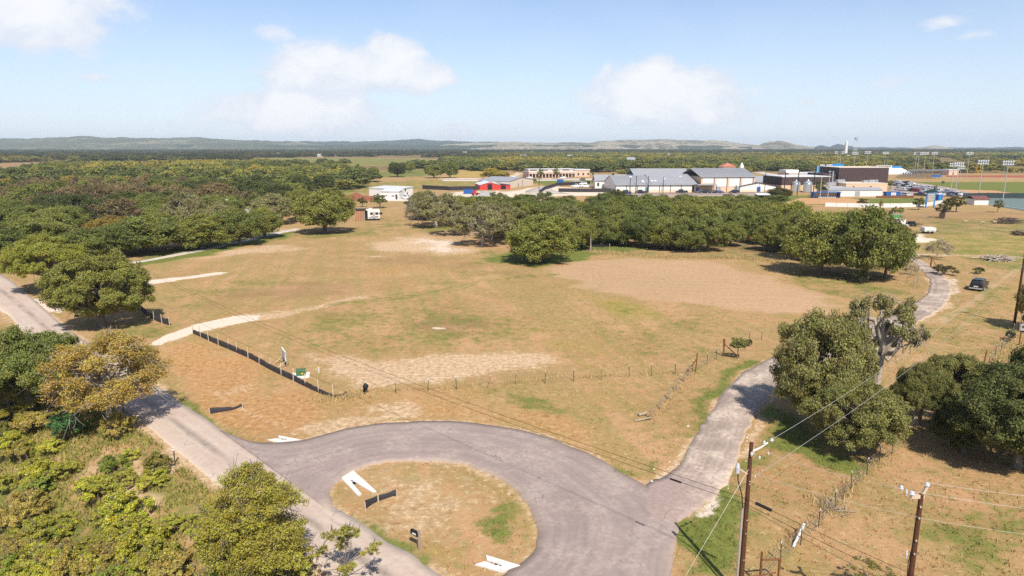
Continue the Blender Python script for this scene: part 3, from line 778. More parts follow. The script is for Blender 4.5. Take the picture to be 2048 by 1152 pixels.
road('school_car_park', [(1775, 392), (1830, 391), (1880, 392), (1940, 395)], [(1785, 364), (1835, 366), (1890, 374), (1945, 385)], 80, 4, .05, M['loop'], .1, 4)
road('curved_school_drive', [(1500, 345), (1530, 350), (1575, 358), (1600, 362)], [(1528, 344), (1550, 348), (1600, 354), (1640, 357)], 60, 2, .06, M['path'], .1, 4)
M['clay'] = mat('infield_clay', (.46, .25, .11), .95, var=.1)
M['court'] = mat('court_paint', (.13, .17, .15), .8, var=.1)


def slab(name, pts, lift, material):
    mb = MB(); w = [flat(*p) for p in pts]
    mb.hexa([(x, y, -.1) for x, y in w], [(x, y, lift) for x, y in w]); return tag(mb.build(name, material), kind='structure')


slab('ball_field_infield', [(2027, 386.5), (2005, 389), (1905, 387.5), (1890, 381), (1925, 379.5), (1990, 381.5)], .06, M['clay'])
slab('softball_infield', [(1565, 408), (1600, 396.5), (1690, 396), (1740, 402.5), (1700, 408)], .07, M['clay'])
slab('sports_court', [(2300, 440), (2060, 424), (1934, 403), (1935, 396), (2040, 397), (2300, 400)], .06, M['court'])
slab('running_track', [(2300, 357), (1895, 354), (1890, 351), (2300, 350.5)], .05, mat('red_track', (.30, .075, .045), .9))
# ================================================================ trees
def quads_mesh(name, P, n, t, a, b, lv, mats, extra=None):
    """rhombic leaf sprigs: centre P, normal n, direction t, half length a, half width b (arrays); extra = (verts, faces) of wood"""
    bt = np.cross(n, t); N = len(P)
    V = np.empty((N, 4, 3), np.float32)
    bend = n * (a * .25)[:, None]
    V[:, 0] = P - t * a[:, None] - bend * .6; V[:, 1] = P + bt * b[:, None]; V[:, 2] = P + t * a[:, None] - bend * .6; V[:, 3] = P - bt * b[:, None]
    V = V.reshape(-1, 3); q = np.arange(4 * N, dtype=np.int32)
    me = bpy.data.meshes.new(name)
    me.vertices.add(4 * N); me.vertices.foreach_set('co', V.ravel())
    me.loops.add(4 * N); me.loops.foreach_set('vertex_index', q)
    me.polygons.add(N); me.polygons.foreach_set('loop_start', np.arange(0, 4 * N, 4, dtype=np.int32))
    me.update()
    at = me.attributes.new('lv', 'FLOAT_COLOR', 'FACE')
    at.data.foreach_set('color', np.concatenate([lv, np.ones((N, 1))], 1).astype(np.float32).ravel())
    me.materials.append(mats)
    return me


def unit(v): return v / (np.linalg.norm(v, axis=1, keepdims=True) + 1e-9)


def make_tree(name, seed, Rw=5.0, H=8.0, base=1.0, nl=26, nleaf=9000, ls=.35, lobe=(.26, .40), twigs=3, trunk_r=.28, fill=.35,
              low=-.45, lean=0.0, mat_leaf=None, mat_bark=None, leaf_drop=0.0, out_twigs=0, fork=.28, wood=True, squash=.8, sub=9, leader=.12):
    """-> (trunk mesh, crown mesh); crown radius Rw, height H"""
    rg = np.random.default_rng(seed); mat_leaf = mat_leaf or LEAF; mat_bark = mat_bark or M['bark']
    zc = base + (H - base) * .42; up = H - zc; dn = zc - base
    i = np.arange(nl) + .5; ph = np.arccos(1 - 2 * i / nl); th = math.pi * (1 + 5 ** .5) * i
    D = np.stack([np.cos(th) * np.sin(ph), np.sin(th) * np.sin(ph), np.cos(ph)], 1)
    D = unit(D + rg.normal(0, .22, D.shape)); D = D[D[:, 2] > low]
    k = len(D); r = Rw * rg.uniform(lobe[0], lobe[1], k)
    ax = np.stack([np.full(k, Rw), np.full(k, Rw), np.where(D[:, 2] > 0, up, dn)], 1)
    f = rg.uniform(.74, 1.0, k)[:, None]
    C = D * np.maximum(ax - r[:, None] * np.array([1, 1, squash]), .2) * f + np.array([lean, 0, zc])
    # leaf sprays: every limb carries a cluster of small uneven clumps
    nsub = max(4, int(round(sub)))
    bi = np.repeat(np.arange(k), nsub); sd_ = unit(rg.normal(0, 1, (len(bi), 3))); sd_[:, 2] = np.where(sd_[:, 2] < -.4, -sd_[:, 2] * .7, sd_[:, 2]); sd_ = unit(sd_ + D[bi] * .35)
    SC_ = C[bi] + sd_ * (r[bi] * rg.uniform(.45, 1.12, len(bi)))[:, None] * np.array([1, 1, squash]); SR = r[bi] * rg.uniform(.22, .50, len(bi))
    alive = rg.random(len(bi)) > .10 + leaf_drop * .6 * rg.random(k)[bi]
    SC_, SR, bi = SC_[alive], SR[alive], bi[alive]; ks = len(SR)
    w = SR ** 2; w = w / w.sum(); M_ = int(nleaf * 1.25)
    si = rg.choice(ks, M_, p=w); d = unit(rg.normal(0, 1, (M_, 3)))
    P = SC_[si] + d * (SR[si] * rg.random(M_) ** .45 * rg.uniform(.7, 1.18, M_))[:, None] * np.array([1.1, 1.1, .8])
    keep = P[:, 2] > .10
    if leaf_drop: keep &= rg.random(M_) > leaf_drop * .5
    for j in range(k):
        q = (P - C[j]) / np.array([1, 1, squash]); keep &= ~((q * q).sum(1) < (r[j] * .42) ** 2)
    P = P[keep][:nleaf]; d = d[keep][:nleaf]; si = si[keep][:nleaf]; N = len(P)
    out = unit(P - np.array([0, 0, zc * .8]))
    n = unit(d * .35 + out * .35 + np.array([0, 0, .35]) + rg.normal(0, .6, (N, 3)))
    t = unit(np.cross(n, rg.normal(0, 1, (N, 3)))); a = ls * rg.uniform(.34, .75, N); b = a * rg.uniform(.38, .66, N)
    cl = rg.random(ks); ch = rg.random(ks)
    lv = np.stack([np.clip(.5 + .20 * rg.normal(0, 1, N) + (cl[si] - .5) * .45, 0, 1), np.clip(rg.normal(.5, .22, N) + (ch[si] - .5) * .7, 0, 1), rg.random(N)], 1)
    crown = quads_mesh(name + '_crown', P, n, t, a, b, lv, mat_leaf)
    mb = MB()
    fk = np.array([lean * .35, 0, base + (H - base) * fork * .6])
    mb.tube([(0, 0, -.4), (0, 0, .0), (lean * .1, .04, fk[2] * .5), tuple(fk)], [trunk_r * 1.7, trunk_r * 1.25, trunk_r, trunk_r * .95], 9)
    if leader > .2: mb.tube([tuple(fk), tuple(fk * .5 + np.array([lean * .2, .05, zc + up * .35]) * .5 + np.array([.08, 0, 0])), (lean * .3, 0, zc + up * .4)], [trunk_r * .95, trunk_r * .7, trunk_r * .3], 8)
    fork0 = fk
    if wood:
        order = rg.permutation(k)
        for j in order:
            c = C[j]; fk = fork0 + np.array([lean * .2, 0, (zc + up * .35 - fork0[2]) * leader * np.clip((c[2] - fork0[2]) / (up + 1e-6) + rg.normal(0, .15), 0, 1)]); mid = fk * .5 + c * .5 + rg.normal(0, .13 * Rw, 3); mid[2] = max(mid[2], fk[2] * .8)
            if c[2] < fk[2]: mid[2] += .2 * (H - base)
            q1 = fk * .78 + mid * .22 + rg.normal(0, .03 * Rw, 3)
            r0 = trunk_r * rg.uniform(.38, .62)
            mb.tube([fk - np.array([0, 0, .15]), q1, mid, mid * .45 + c * .55 + rg.normal(0, .05 * Rw, 3), c], [r0, r0 * .85, r0 * .6, r0 * .4, r0 * .22], 6, cap=False)
            for _ in range(twigs):
                e = c + unit(rg.normal(0, 1, (1, 3)))[0] * r[j] * rg.uniform(.8, 1.05); m2 = (c + e) / 2 + rg.normal(0, .12 * r[j], 3)
                mb.tube([c, m2, e], [r0 * .24, r0 * .15, r0 * .05], 4, cap=False)
            for _ in range(out_twigs):
                dd = unit(rg.normal(0, 1, (1, 3)) + D[j] * .9)[0]; e = c + dd * r[j] * rg.uniform(.8, 1.35); m2 = (c + e) / 2 + rg.normal(0, .15 * r[j], 3)
                mb.tube([c, m2, e], [r0 * .22, .03, .012], 3, cap=False)
                for _ in range(2):
                    e2 = e + rg.normal(0, .35 * r[j], 3); mb.tube([m2, (m2 + e2) / 2 + rg.normal(0, .06, 3), e2], [.024, .018, .009], 3, cap=False)
    trunk = mb.mesh(name + '_trunk', mat_bark, True)
    return dict(trunk=trunk, crown=crown, R=Rw, H=H, z0=base)


def plant(p, loc, rz, sx, sz, tint, name, label, cat, group=None, crown='crown', trunk='trunk', tone=None):
    o = thing(name, label, cat, loc, rz, group); o.scale = (sx, sx, sz)
    if p['trunk'] is not None:
        link_mesh(trunk, p['trunk'], o, color=tone or (1, 1, 1))
    link_mesh(crown, p['crown'], o, color=tint)
    return o


def tree_px(p, cx, by, w, ty, tint, name, label, cat='tree', group=None, rz=None, dx=0, **kw):
    """a tree whose trunk stands on the ground at (cx, by) in the photograph, crown about w pixels wide, top at row ty"""
    b = G(cx, by); s = w * mpp(b) / (2 * p['R']); h = max(.4, z_top(b, ty) - b.z) / p['H']
    return plant(p, b - Vector((0, 0, .05)), random.uniform(0, 6.28) if rz is None else rz, s, h, tint, name, label, cat, group, **kw)


P_NEAR = [make_tree('near_oak', 11, 7.0, 9.5, .4, 46, 112000, .195, (.17, .32), 2, .42, .6, low=-.92, sub=16),
          make_tree('near_oak_b', 12, 7.0, 9.0, 1.7, 44, 96000, .195, (.17, .32), 2, .42, .6, low=-.65, sub=16)]
P_DEAD = make_tree('stag_headed_oak', 13, 5.0, 9.0, 3.0, 26, 22000, .17, (.15, .27), 4, .50, .5, low=-.35, mat_bark=M['greybark'], out_twigs=7, fork=.35, leaf_drop=.35, leader=.3)
P_SPARSE = make_tree('sparse_elm', 14, 4.2, 8.0, 1.2, 44, 44000, .125, (.20, .34), 1, .20, .85, low=-.75, mat_bark=M['greybark'], out_twigs=4, leaf_drop=.1, fork=.45, sub=16, leader=.9)
P_BUSHY = make_tree('bushy_tree', 15, 3.2, 7.0, .1, 70, 100000, .095, (.20, .36), 1, .14, .8, low=-.95, out_twigs=3, sub=16, leader=.9)
P_SAPLING = make_tree('sapling', 16, 2.2, 5.0, 1.4, 14, 3200, .12, (.14, .26), 3, .07, .9, low=-.5, out_twigs=4, leaf_drop=.2)
P_MID = [make_tree('mid_oak_%d' % i, 20 + i, 5.5, 7.5, .1 + .12 * i, 34 + 2 * i, 32000, .25, (.24, .42), 1, .34, .55, low=-.92, sub=16) for i in range(4)]
P_GREY = make_tree('thin_oak', 27, 5.5, 7.5, .7, 38, 17000, .24, (.17, .30), 2, .30, .8, low=-.7, mat_bark=M['greybark'], out_twigs=3, leaf_drop=.25, fork=.3, sub=10)
P_SMALL = [make_tree('young_tree_%d' % i, 30 + i, 2.2, 4.6, 1.0, 18, 4200, .19, (.26, .42), 2, .12, .5, low=-.7, sub=8) for i in range(2)]
P_FAR = [make_tree('wood_oak_%d' % i, 40 + i, 5.5, 8.0, .2, 22, 11000, .40, (.30, .48), 1, .3, .45, low=-.8, sub=16) for i in range(4)]
P_FARGREY = make_tree('wood_bare_oak', 45, 5.2, 8.0, .9, 24, 5200, .36, (.26, .42), 2, .28, .7, low=-.6, mat_bark=M['greybark'], out_twigs=3, leaf_drop=.2, sub=8)
P_SHRUB = [make_tree('shrub_%d' % i, 50 + i, 1.1, 1.5, .0, 18, 7600, .08, (.24, .42), 1, .03, .8, low=-.2, out_twigs=1, sub=9) for i in range(4)]
P_BARESHRUB = make_tree('bare_shrub', 56, 1.3, 2.0, .1, 16, 500, .10, (.25, .4), 4, .03, .8, low=-.1, mat_bark=M['greybark'], out_twigs=7)

DK = (.090, .112, .036); OL = (.150, .165, .045); BR = (.175, .195, .040); GY = (.180, .175, .095); YE = (.27, .225, .036); RU = (.21, .155, .055)
DD = (.062, .076, .030); MIDG = (.120, .140, .042)

# ---- near trees, left
tree_px(P_NEAR[0], 205, 655, 205, 498, (.165, .175, .05), 'live_oak', 'broad live oak with a thick bare trunk beside the road and the limestone track', rz=.6)
tree_px(P_NEAR[1], 97, 582, 170, 466, (.19, .205, .04), 'live_oak', 'bright green live oak overhanging the road just behind the thick-trunked oak', rz=2.2)
tree_px(P_SPARSE, 222, 856, 235, 655, (.265, .205, .058), 'elm_tree', 'thin yellow-brown tree with a pale trunk shading the road from its bank', rz=1.1)
tree_px(P_BUSHY, 512, 1165, 225, 932, (.225, .215, .042), 'bushy_tree', 'dense yellow-green bushy tree at the road edge opposite the loop entrance', rz=.3)
tree_px(P_SAPLING, 690, 1185, 170, 1050, (.2, .2, .04), 'sapling', 'spindly sapling with scattered leaves against the road at the bottom edge', rz=2)
tree_px(P_NEAR[1], 60, 835, 215, 648, (.13, .155, .05), 'bushy_oak', 'dark green low oak growing from the bank left of the yellow-brown tree', rz=4.0)
tree_px(P_MID[1], -60, 800, 200, 690, DK, 'bushy_oak', 'dark oak cut by the picture edge beside the low bank oak', rz=1.0)
# ---- near trees, right
OAKR = (.165, .165, .072)
tree_px(P_NEAR[0], 1640, 848, 225, 606, OAKR, 'live_oak', 'huge grey-green live oak beside the lane shading its surface', rz=3.5)
tree_px(P_NEAR[0], 1706, 905, 215, 748, (.155, .16, .062), 'live_oak', 'low spreading oak crown in front of the huge lane oak, nearest the wire fence', rz=1.9)
tree_px(P_DEAD, 1745, 838, 170, 572, (.175, .17, .085), 'live_oak', 'half-bare live oak with pale twisted limbs rising beside the huge lane oak', rz=1.0)
tree_px(P_NEAR[1], 1838, 850, 120, 722, (.13, .14, .055), 'live_oak', 'low oak filling the gap between the half-bare oak and the fence', rz=2.4)
tree_px(P_NEAR[1], 1905, 835, 150, 703, (.165, .168, .068), 'live_oak', 'grey-green oak standing by the wire fence right of the half-bare oak', rz=5.2)
tree_px(P_NEAR[0], 2032, 935, 290, 718, (.085, .10, .040), 'live_oak', 'very dark oak at the picture edge casting deep shade on dry grass', rz=.2)
tree_px(P_NEAR[1], 2125, 890, 230, 655, (.09, .105, .04), 'live_oak', 'tall dark oak beyond the very dark oak, cut by the picture edge', rz=2.9)
tree_px(P_MID[2], 1925, 905, 130, 795, DD, 'live_oak', 'small dark oak tucked against the very dark oak at the picture edge', rz=.9)
P_ROUND = make_tree('round_headed_young_oak', 71, 1.0, 2.5, 1.0, 16, 4200, .11, (.3, .45), 2, .05, .6, low=-.9, sub=8)
tree_px(P_ROUND, 1475, 718, 36, 671, (.15, .165, .06), 'young_oak', 'small lollipop-shaped tree beside the rusty brace post and the lane', rz=.5)
tree_px(P_SHRUB[1], 1497, 692, 18, 678, (.06, .075, .03), 'shrub', 'small grey-green shrub on the fence line behind the lollipop tree')
tree_px(P_MID[0], 2078, 665, 90, 535, (.135, .115, .03), 'young_oak', 'yellow-green tree behind the far roadside pole at the picture edge')
tree_px(P_SAPLING, 1740, 1185, 110, 1120, (.15, .15, .04), 'sapling', 'yellowish sapling top poking in at the bottom beside the second pole')
# ---- oaks at the end of the field
mid = [(1080, 524, 158, 425, (.15, .17, .045), 0, 'rounded bright green oak standing alone in front of the middle grove'),
       (872, 454, 118, 377, GY, 4, 'grey-leaved leaning oak with two trunks left of the middle grove'),
       (966, 492, 125, 398, GY, 4, 'grey-green thin oak next to the white gravel patch'),
       (905, 470, 95, 396, GY, 4, 'thin grey oak filling the left end of the middle grove'),
       (1005, 478, 105, 402, (.15, .155, .075), 3, 'greyish oak between the thin oak and the rounded bright oak'),
       (985, 455, 95, 390, MIDG, 1, 'green oak crown rising behind the greyish oak'),
       (1045, 466, 100, 398, OL, 0, 'olive oak just behind the rounded bright oak, on its left'),
       (1100, 466, 110, 396, MIDG, 2, 'green oak just behind the rounded bright oak, on its right'),
       (1155, 500, 80, 424, OL, 3, 'olive oak at the left corner of the dense row'),
       (845, 440, 60, 380, (.17, .165, .085), 1, 'pale grey-green oak at the very left of the middle grove'),
       (1135, 492, 100, 405, (.14, .15, .07), 1, 'grey-green oak right behind the rounded bright oak'),
       (925, 448, 90, 386, OL, 2, 'olive oak behind the grey-green thin oak'),
       (1640, 548, 165, 420, OL, 1, 'olive oak forming the left half of the big clump by the far lane'),
       (1730, 560, 170, 408, MIDG, 0, 'dark green oak forming the right half of the big clump by the far lane'),
       (1690, 520, 130, 412, BR, 2, 'bright oak crown rising in the middle of the big clump'),
       (1600, 520, 110, 415, MIDG, 3, 'green oak at the left shoulder of the big clump by the far lane'),
       (1770, 556, 90, 440, OL, 1, 'olive oak in the right front of the big clump by the far lane'),
       (1785, 530, 80, 445, DK, 3, 'dark oak on the edge of the big clump nearest the far gate'),
       (650, 466, 132, 374, OL, 3, 'rounded olive oak left of the parked travel trailer'),
       (545, 448, 110, 384, GY, 1, 'grey-olive oak behind the white house on the left'),
       (530, 476, 85, 412, OL, 1, 'olive oak hiding most of the white house on the left'),
       (480, 490, 105, 408, MIDG, 2, 'dark round oak in front of the white house on the left'),
       (405, 496, 145, 425, OL, 0, 'spreading olive oak with a leaning trunk on the green lawn'),
       (298, 504, 190, 428, MIDG, 1, 'wide dark green oak beside the gravel path entrance'),
       (376, 462, 90, 378, GY, 4, 'tall grey-green oak rising above the lawn oaks'),
       (440, 470, 70, 400, GY, 3, 'slender grey-green oak next to the tall one above the lawn'),
       (600, 440, 60, 370, OL, 2, 'pale olive treetop behind the rounded olive oak'),
       (245, 512, 130, 440, DK, 2, 'dark oak at the left end of the lawn'),
       (165, 520, 130, 455, MIDG, 0, 'green oak between the road and the lawn oaks'),
       (70, 525, 150, 465, MIDG, 3, 'green oak behind the roadside oak pair'),
       (-20, 540, 160, 450, DK, 1, 'dark oak beside the yellow road sign')]
for (cx, by, w, ty, tint, k, lab) in mid:
    p = P_GREY if k == 4 else P_MID[k]
    tree_px(p, cx, by, w, ty, tint, 'live_oak', lab)
tree_px(P_SMALL[0], 760, 416, 40, 387, (.09, .12, .025), 'young_tree', 'bright round young tree behind the travel trailer')
tree_px(P_SMALL[1], 725, 414, 23, 394, (.06, .085, .025), 'young_tree', 'small dark young tree left of the bright round one')
tree_px(P_BARESHRUB, 822, 452, 26, 396, (.10, .09, .05), 'young_tree', 'thin bare young tree beside the grey-leaved leaning oak')
tree_px(P_BARESHRUB, 1874, 518, 62, 478, (.17, .12, .06), 'bare_shrub', 'pinkish leafless bush by the far lane gate', cat='shrub')
tree_px(P_SHRUB[2], 1722, 566, 36, 538, MIDG, 'shrub', 'rounded green bush under the big clump by the far lane', cat='shrub')
tree_px(P_SHRUB[0], 1888, 550, 52, 528, (.10, .095, .045), 'shrub', 'straggly olive bush beside the far lane bend', cat='shrub')
tree_px(P_BARESHRUB, 1820, 550, 36, 528, (.12, .10, .06), 'bare_shrub', 'twiggy brown bush inside the far lane bend', cat='shrub')
tree_px(P_SHRUB[3], 1958, 548, 26, 533, (.09, .10, .035), 'shrub', 'low green bush behind the parked black car', cat='shrub')
tree_px(P_SHRUB[1], 2020, 680, 22, 660, (.06, .07, .04), 'shrub', 'grey-green bush on the fence near the meter post', cat='shrub')

# ---- row of oaks across the middle
row = [(1190, 470, 80, 398, DK), (1222, 484, 95, 400, MIDG), (1258, 476, 90, 390, MIDG), (1285, 494, 90, 420, DK), (1310, 480, 100, 398, MIDG),
       (1345, 498, 105, 425, MIDG), (1362, 478, 95, 400, OL), (1396, 484, 95, 398, OL), (1415, 502, 85, 428, MIDG), (1442, 452, 90, 396, OL),
       (1475, 478, 75, 412, MIDG), (1500, 458, 85, 400, OL), (1535, 488, 90, 418, MIDG), (1550, 462, 90, 398, OL), (1590, 470, 90, 400, BR),
       (1600, 500, 80, 425, MIDG), (1170, 452, 70, 402, OL), (1120, 450, 80, 396, DK), (1060, 442, 80, 392, DK), (1010, 448, 90, 400, MIDG)]
row += [(1205, 492, 70, 430, MIDG), (1240, 490, 80, 425, OL), (1330, 500, 75, 432, OL), (1372, 503, 80, 436, MIDG), (1460, 492, 60, 440, OL), (1545, 502, 75, 440, OL), (1575, 496, 70, 420, MIDG), (1380, 462, 90, 392, OL), (1325, 462, 90, 392, OL), (1230, 462, 90, 390, MIDG)]
ORD = 'first second third fourth fifth sixth seventh eighth ninth tenth eleventh twelfth thirteenth fourteenth fifteenth sixteenth seventeenth eighteenth nineteenth twentieth'.split()
ORD += ['twenty-' + q for q in ORD[:9]] + ['thirtieth', 'thirty-first', 'thirty-second']
for i, (cx, by, w, ty, tint) in enumerate(sorted(row)):
    tree_px(P_MID[i % 4], cx, by, w * 1.08, ty, tint, 'live_oak', ORD[i] + ' oak from the left in the dense row between the field and the school', group='oaks in the row between the field and the school')
rr = random.Random(5)
for i in range(46):
    x = 835 + i * 17 + rr.uniform(-10, 10); by = rr.uniform(405, 446)
    if x > 1560: continue
    tree_px(P_FAR[i % 4] if i % 5 else P_FARGREY, x, by, rr.uniform(45, 68), by - rr.uniform(30, 42) if by > 418 else 387 + rr.uniform(-2, 8), rr.choice([DK, MIDG, OL, MIDG, DD]), 'live_oak',
            'live oak in the back of the grove just before the school yard', group='oaks at the back of the middle grove')

# ---- the wood at the left
wood = np.array([flat(*p) for p in [(-420, 470), (-300, 372), (0, 357), (330, 350), (560, 345), (700, 356), (738, 366), (705, 378), (600, 388), (588, 420), (470, 442), (330, 470), (165, 494), (-60, 520)]])


def inside(P, x, y):
    c = False; n = len(P)
    for i in range(n):
        ax, ay = P[i]; bx, by = P[(i + 1) % n]
        if ((ay > y) != (by > y)) and x < (bx - ax) * (y - ay) / (by - ay) + ax: c = not c
    return c


pts = []; cells = {}
x0, y0 = wood.min(0); x1, y1 = wood.max(0); tries = 0
while tries < 16000:
    tries += 1; x = rr.uniform(x0, x1); y = rr.uniform(y0, y1)
    if not inside(wood, x, y) or abs(x) > .80 * y + 25: continue
    gap = 9.4 if y < 260 else 9.6
    kx, ky = int(x // 10), int(y // 10)
    if any((x - a) ** 2 + (y - b) ** 2 < gap * gap for i in (-1, 0, 1) for j in (-1, 0, 1) for a, b in cells.get((kx + i, ky + j), ())): continue
    cells.setdefault((kx, ky), []).append((x, y)); pts.append((x, y))
pts.sort(key=lambda q: q[1])
LEFTWOOD = pts[170:]
for i, (x, y) in enumerate(pts[:170]):
    v = float(vnoise(np.array([x]), np.array([y]), .025, 9)[0]) + rr.uniform(-.22, .22)
    kind = 'dark' if v < .46 else ('olive' if v < .62 else ('brown' if v < .95 else 'rust'))
    if y < 205 and kind in ('brown', 'rust') and rr.random() < .75: kind = 'olive'
    tint = {'dark': (.072, .090, .034), 'olive': (.140, .160, .048), 'brown': (.165, .130, .072), 'rust': (.24, .185, .045)}[kind]
    j = rr.uniform(.68, 1.12); tint = tuple(c * j for c in tint)
    p = P_FARGREY if kind == 'brown' and rr.random() < .7 else (P_MID if i < 40 else P_FAR)[i % 4]
    lab = {'dark': 'dark green oak packed in the wood left of the field', 'olive': 'olive green oak packed in the wood left of the field',
           'brown': 'brownish thinning tree packed in the wood left of the field', 'rust': 'rusty yellow tree packed in the wood left of the field'}[kind]
    plant(p, (x, y, zat(x, y) - .05), rr.uniform(0, 6.28), rr.uniform(.95, 1.50), rr.uniform(.75, 1.22), tint, 'wood_oak', lab, 'tree', kind + ' trees of the left wood')

# ---- individual trees of the pasture and school
far = [(795, 354, 42, 321, DD, 'big dark oak standing alone in the bright pasture', P_MID[2], ),
       (748, 358, 26, 330, OL, 'olive tree next to the dark pasture oak', P_FAR[0]), (720, 352, 30, 328, OL, 'olive tree left of the dark pasture oak', P_FAR[1]),
       (820, 345, 24, 322, OL, 'light tree right of the dark pasture oak', P_FAR[2]), (868, 356, 44, 325, OL, 'broad olive tree on the near edge of the school drive', P_FAR[0]),
       (900, 356, 40, 322, MIDG, 'green tree of the pair by the school drive', P_FAR[3]), (985, 358, 52, 336, YE, 'round yellow tree behind the red barn', P_FAR[1]),
       (1010, 357, 22, 342, RU, 'small rusty tree beside the round yellow one', P_FAR[2]), (1082, 358, 18, 336, (.13, .14, .03), 'yellow-green tree before the long school wing, left of two', P_SMALL[0]),
       (1113, 358, 16, 335, (.15, .15, .03), 'yellow-green tree before the long school wing, right of two', P_SMALL[1]),
       (1192, 373, 22, 354, DK, 'dark round tree in front of the small grey-roofed house', P_SMALL[0]), (1224, 378, 24, 346, DD, 'dark tall tree at the corner of the long hall', P_SMALL[1]),
       (1165, 365, 14, 355, DK, 'small dark bush beside the site fence', P_SMALL[0]), (1070, 366, 10, 356, DK, 'small dark tree at the end of the grey shed', P_SMALL[1]),
       (1458, 402, 34, 387, (.07, .07, .03), 'dark bush on the lawn in front of the hall', P_SMALL[1]), (1557, 399, 55, 374, (.07, .065, .025), 'broad brown-green tree hiding the open shelter', P_MID[3]),
       (1638, 392, 24, 358, (.10, .11, .035), 'light tree between the two silos and the dugout', P_SMALL[0]), (1687, 391, 24, 375, DK, 'dark small tree at the dugout end', P_SMALL[1]),
       (1725, 414, 26, 396, (.09, .08, .03), 'olive bush in front of the white outfield wall', P_SMALL[0]), (1761, 421, 10, 400, RU, 'thin reddish sapling before the white outfield wall', P_SMALL[1]),
       (1837, 420, 27, 394, (.085, .09, .028), 'round olive tree left of the blue scoreboard', P_SMALL[0]), (1901, 424, 34, 392, (.075, .08, .028), 'round dark tree right of the blue scoreboard', P_SMALL[1]),
       (1912, 424, 36, 390, (.085, .085, .026), 'tree touching the round dark one by the scoreboard', P_SMALL[0]), (1884, 436, 30, 402, (.06, .06, .025), 'brown shadowy tree above the board pen', P_SMALL[1]),
       (1995, 425, 22, 398, (.10, .10, .03), 'lone tree in front of the sports court', P_SMALL[0]), (1789, 432, 16, 412, MIDG, 'small tree above the green dumpster, left of two', P_SMALL[1]),
       (1801, 432, 14, 413, MIDG, 'small tree above the green dumpster, right of two', P_SMALL[0]), (1780, 378, 18, 360, DK, 'dark conical tree at the end of the brown hall', P_SMALL[1]),
       (1870, 386, 10, 370, DK, 'small conical tree inside the car park', P_SMALL[0]), (1885, 370, 8, 361, DK, 'slim dark tree beyond the car park', P_SMALL[1]),
       (1815, 468, 20, 455, (.15, .12, .05), 'yellowish small tree in front of the gravel heap', P_SMALL[0])]
for (cx, by, w, ty, tint, lab, p) in far:
    tree_px(p, cx, by, w, ty, tint, 'oak_tree', lab)

# ---- everything farther: one mass of trees
def gn_scatter(name, pts, scales, protos, tints, seed=0):
    me = bpy.data.meshes.new(name); n = len(pts)
    me.vertices.add(n); me.vertices.foreach_set('co', np.asarray(pts, np.float32).ravel())
    rg = np.random.default_rng(seed)
    a = me.attributes.new('siz', 'FLOAT_VECTOR', 'POINT'); a.data.foreach_set('vector', np.asarray(scales, np.float32).ravel())
    a = me.attributes.new('tint', 'FLOAT_COLOR', 'POINT'); a.data.foreach_set('color', np.concatenate([tints, np.ones((n, 1))], 1).astype(np.float32).ravel())
    a = me.attributes.new('rz', 'FLOAT', 'POINT'); a.data.foreach_set('value', rg.uniform(0, 6.28, n).astype(np.float32))
    a = me.attributes.new('pick', 'INT', 'POINT'); a.data.foreach_set('value', rg.integers(0, len(protos), n).astype(np.int32))
    me.update(); o = link_mesh(name, me)
    ng = bpy.data.node_groups.new(name + '_nodes', 'GeometryNodeTree')
    ng.interface.new_socket('Geometry', in_out='INPUT', socket_type='NodeSocketGeometry'); ng.interface.new_socket('Geometry', in_out='OUTPUT', socket_type='NodeSocketGeometry')
    gi = ng.nodes.new('NodeGroupInput'); go = ng.nodes.new('NodeGroupOutput')
    jn = ng.nodes.new('GeometryNodeJoinGeometry')
    for p in protos[::-1]:
        oi = ng.nodes.new('GeometryNodeObjectInfo'); oi.inputs['Object'].default_value = p; oi.inputs['As Instance'].default_value = True
        ng.links.new(oi.outputs['Geometry'], jn.inputs[0])
    ip = ng.nodes.new('GeometryNodeInstanceOnPoints')
    ng.links.new(gi.outputs[0], ip.inputs['Points']); ng.links.new(jn.outputs[0], ip.inputs['Instance']); ip.inputs['Pick Instance'].default_value = True

    def named(nm, dt):
        q = ng.nodes.new('GeometryNodeInputNamedAttribute'); q.data_type = dt; q.inputs['Name'].default_value = nm; return q.outputs['Attribute']
    ng.links.new(named('pick', 'INT'), ip.inputs['Instance Index']); ng.links.new(named('siz', 'FLOAT_VECTOR'), ip.inputs['Scale'])
    cx = ng.nodes.new('ShaderNodeCombineXYZ'); ng.links.new(named('rz', 'FLOAT'), cx.inputs[2]); ng.links.new(cx.outputs[0], ip.inputs['Rotation'])
    ng.links.new(ip.outputs[0], go.inputs[0])
    md = o.modifiers.new('scatter', 'NODES'); md.node_group = ng
    return o


def proto_obj(p, name, leaf):
    """one mesh of trunk and crown, kept outside the scene as the pattern for the scatter"""
    me = p['crown'].copy(); me.materials.clear(); me.materials.append(leaf)
    o = bpy.data.objects.new(name, me); return o


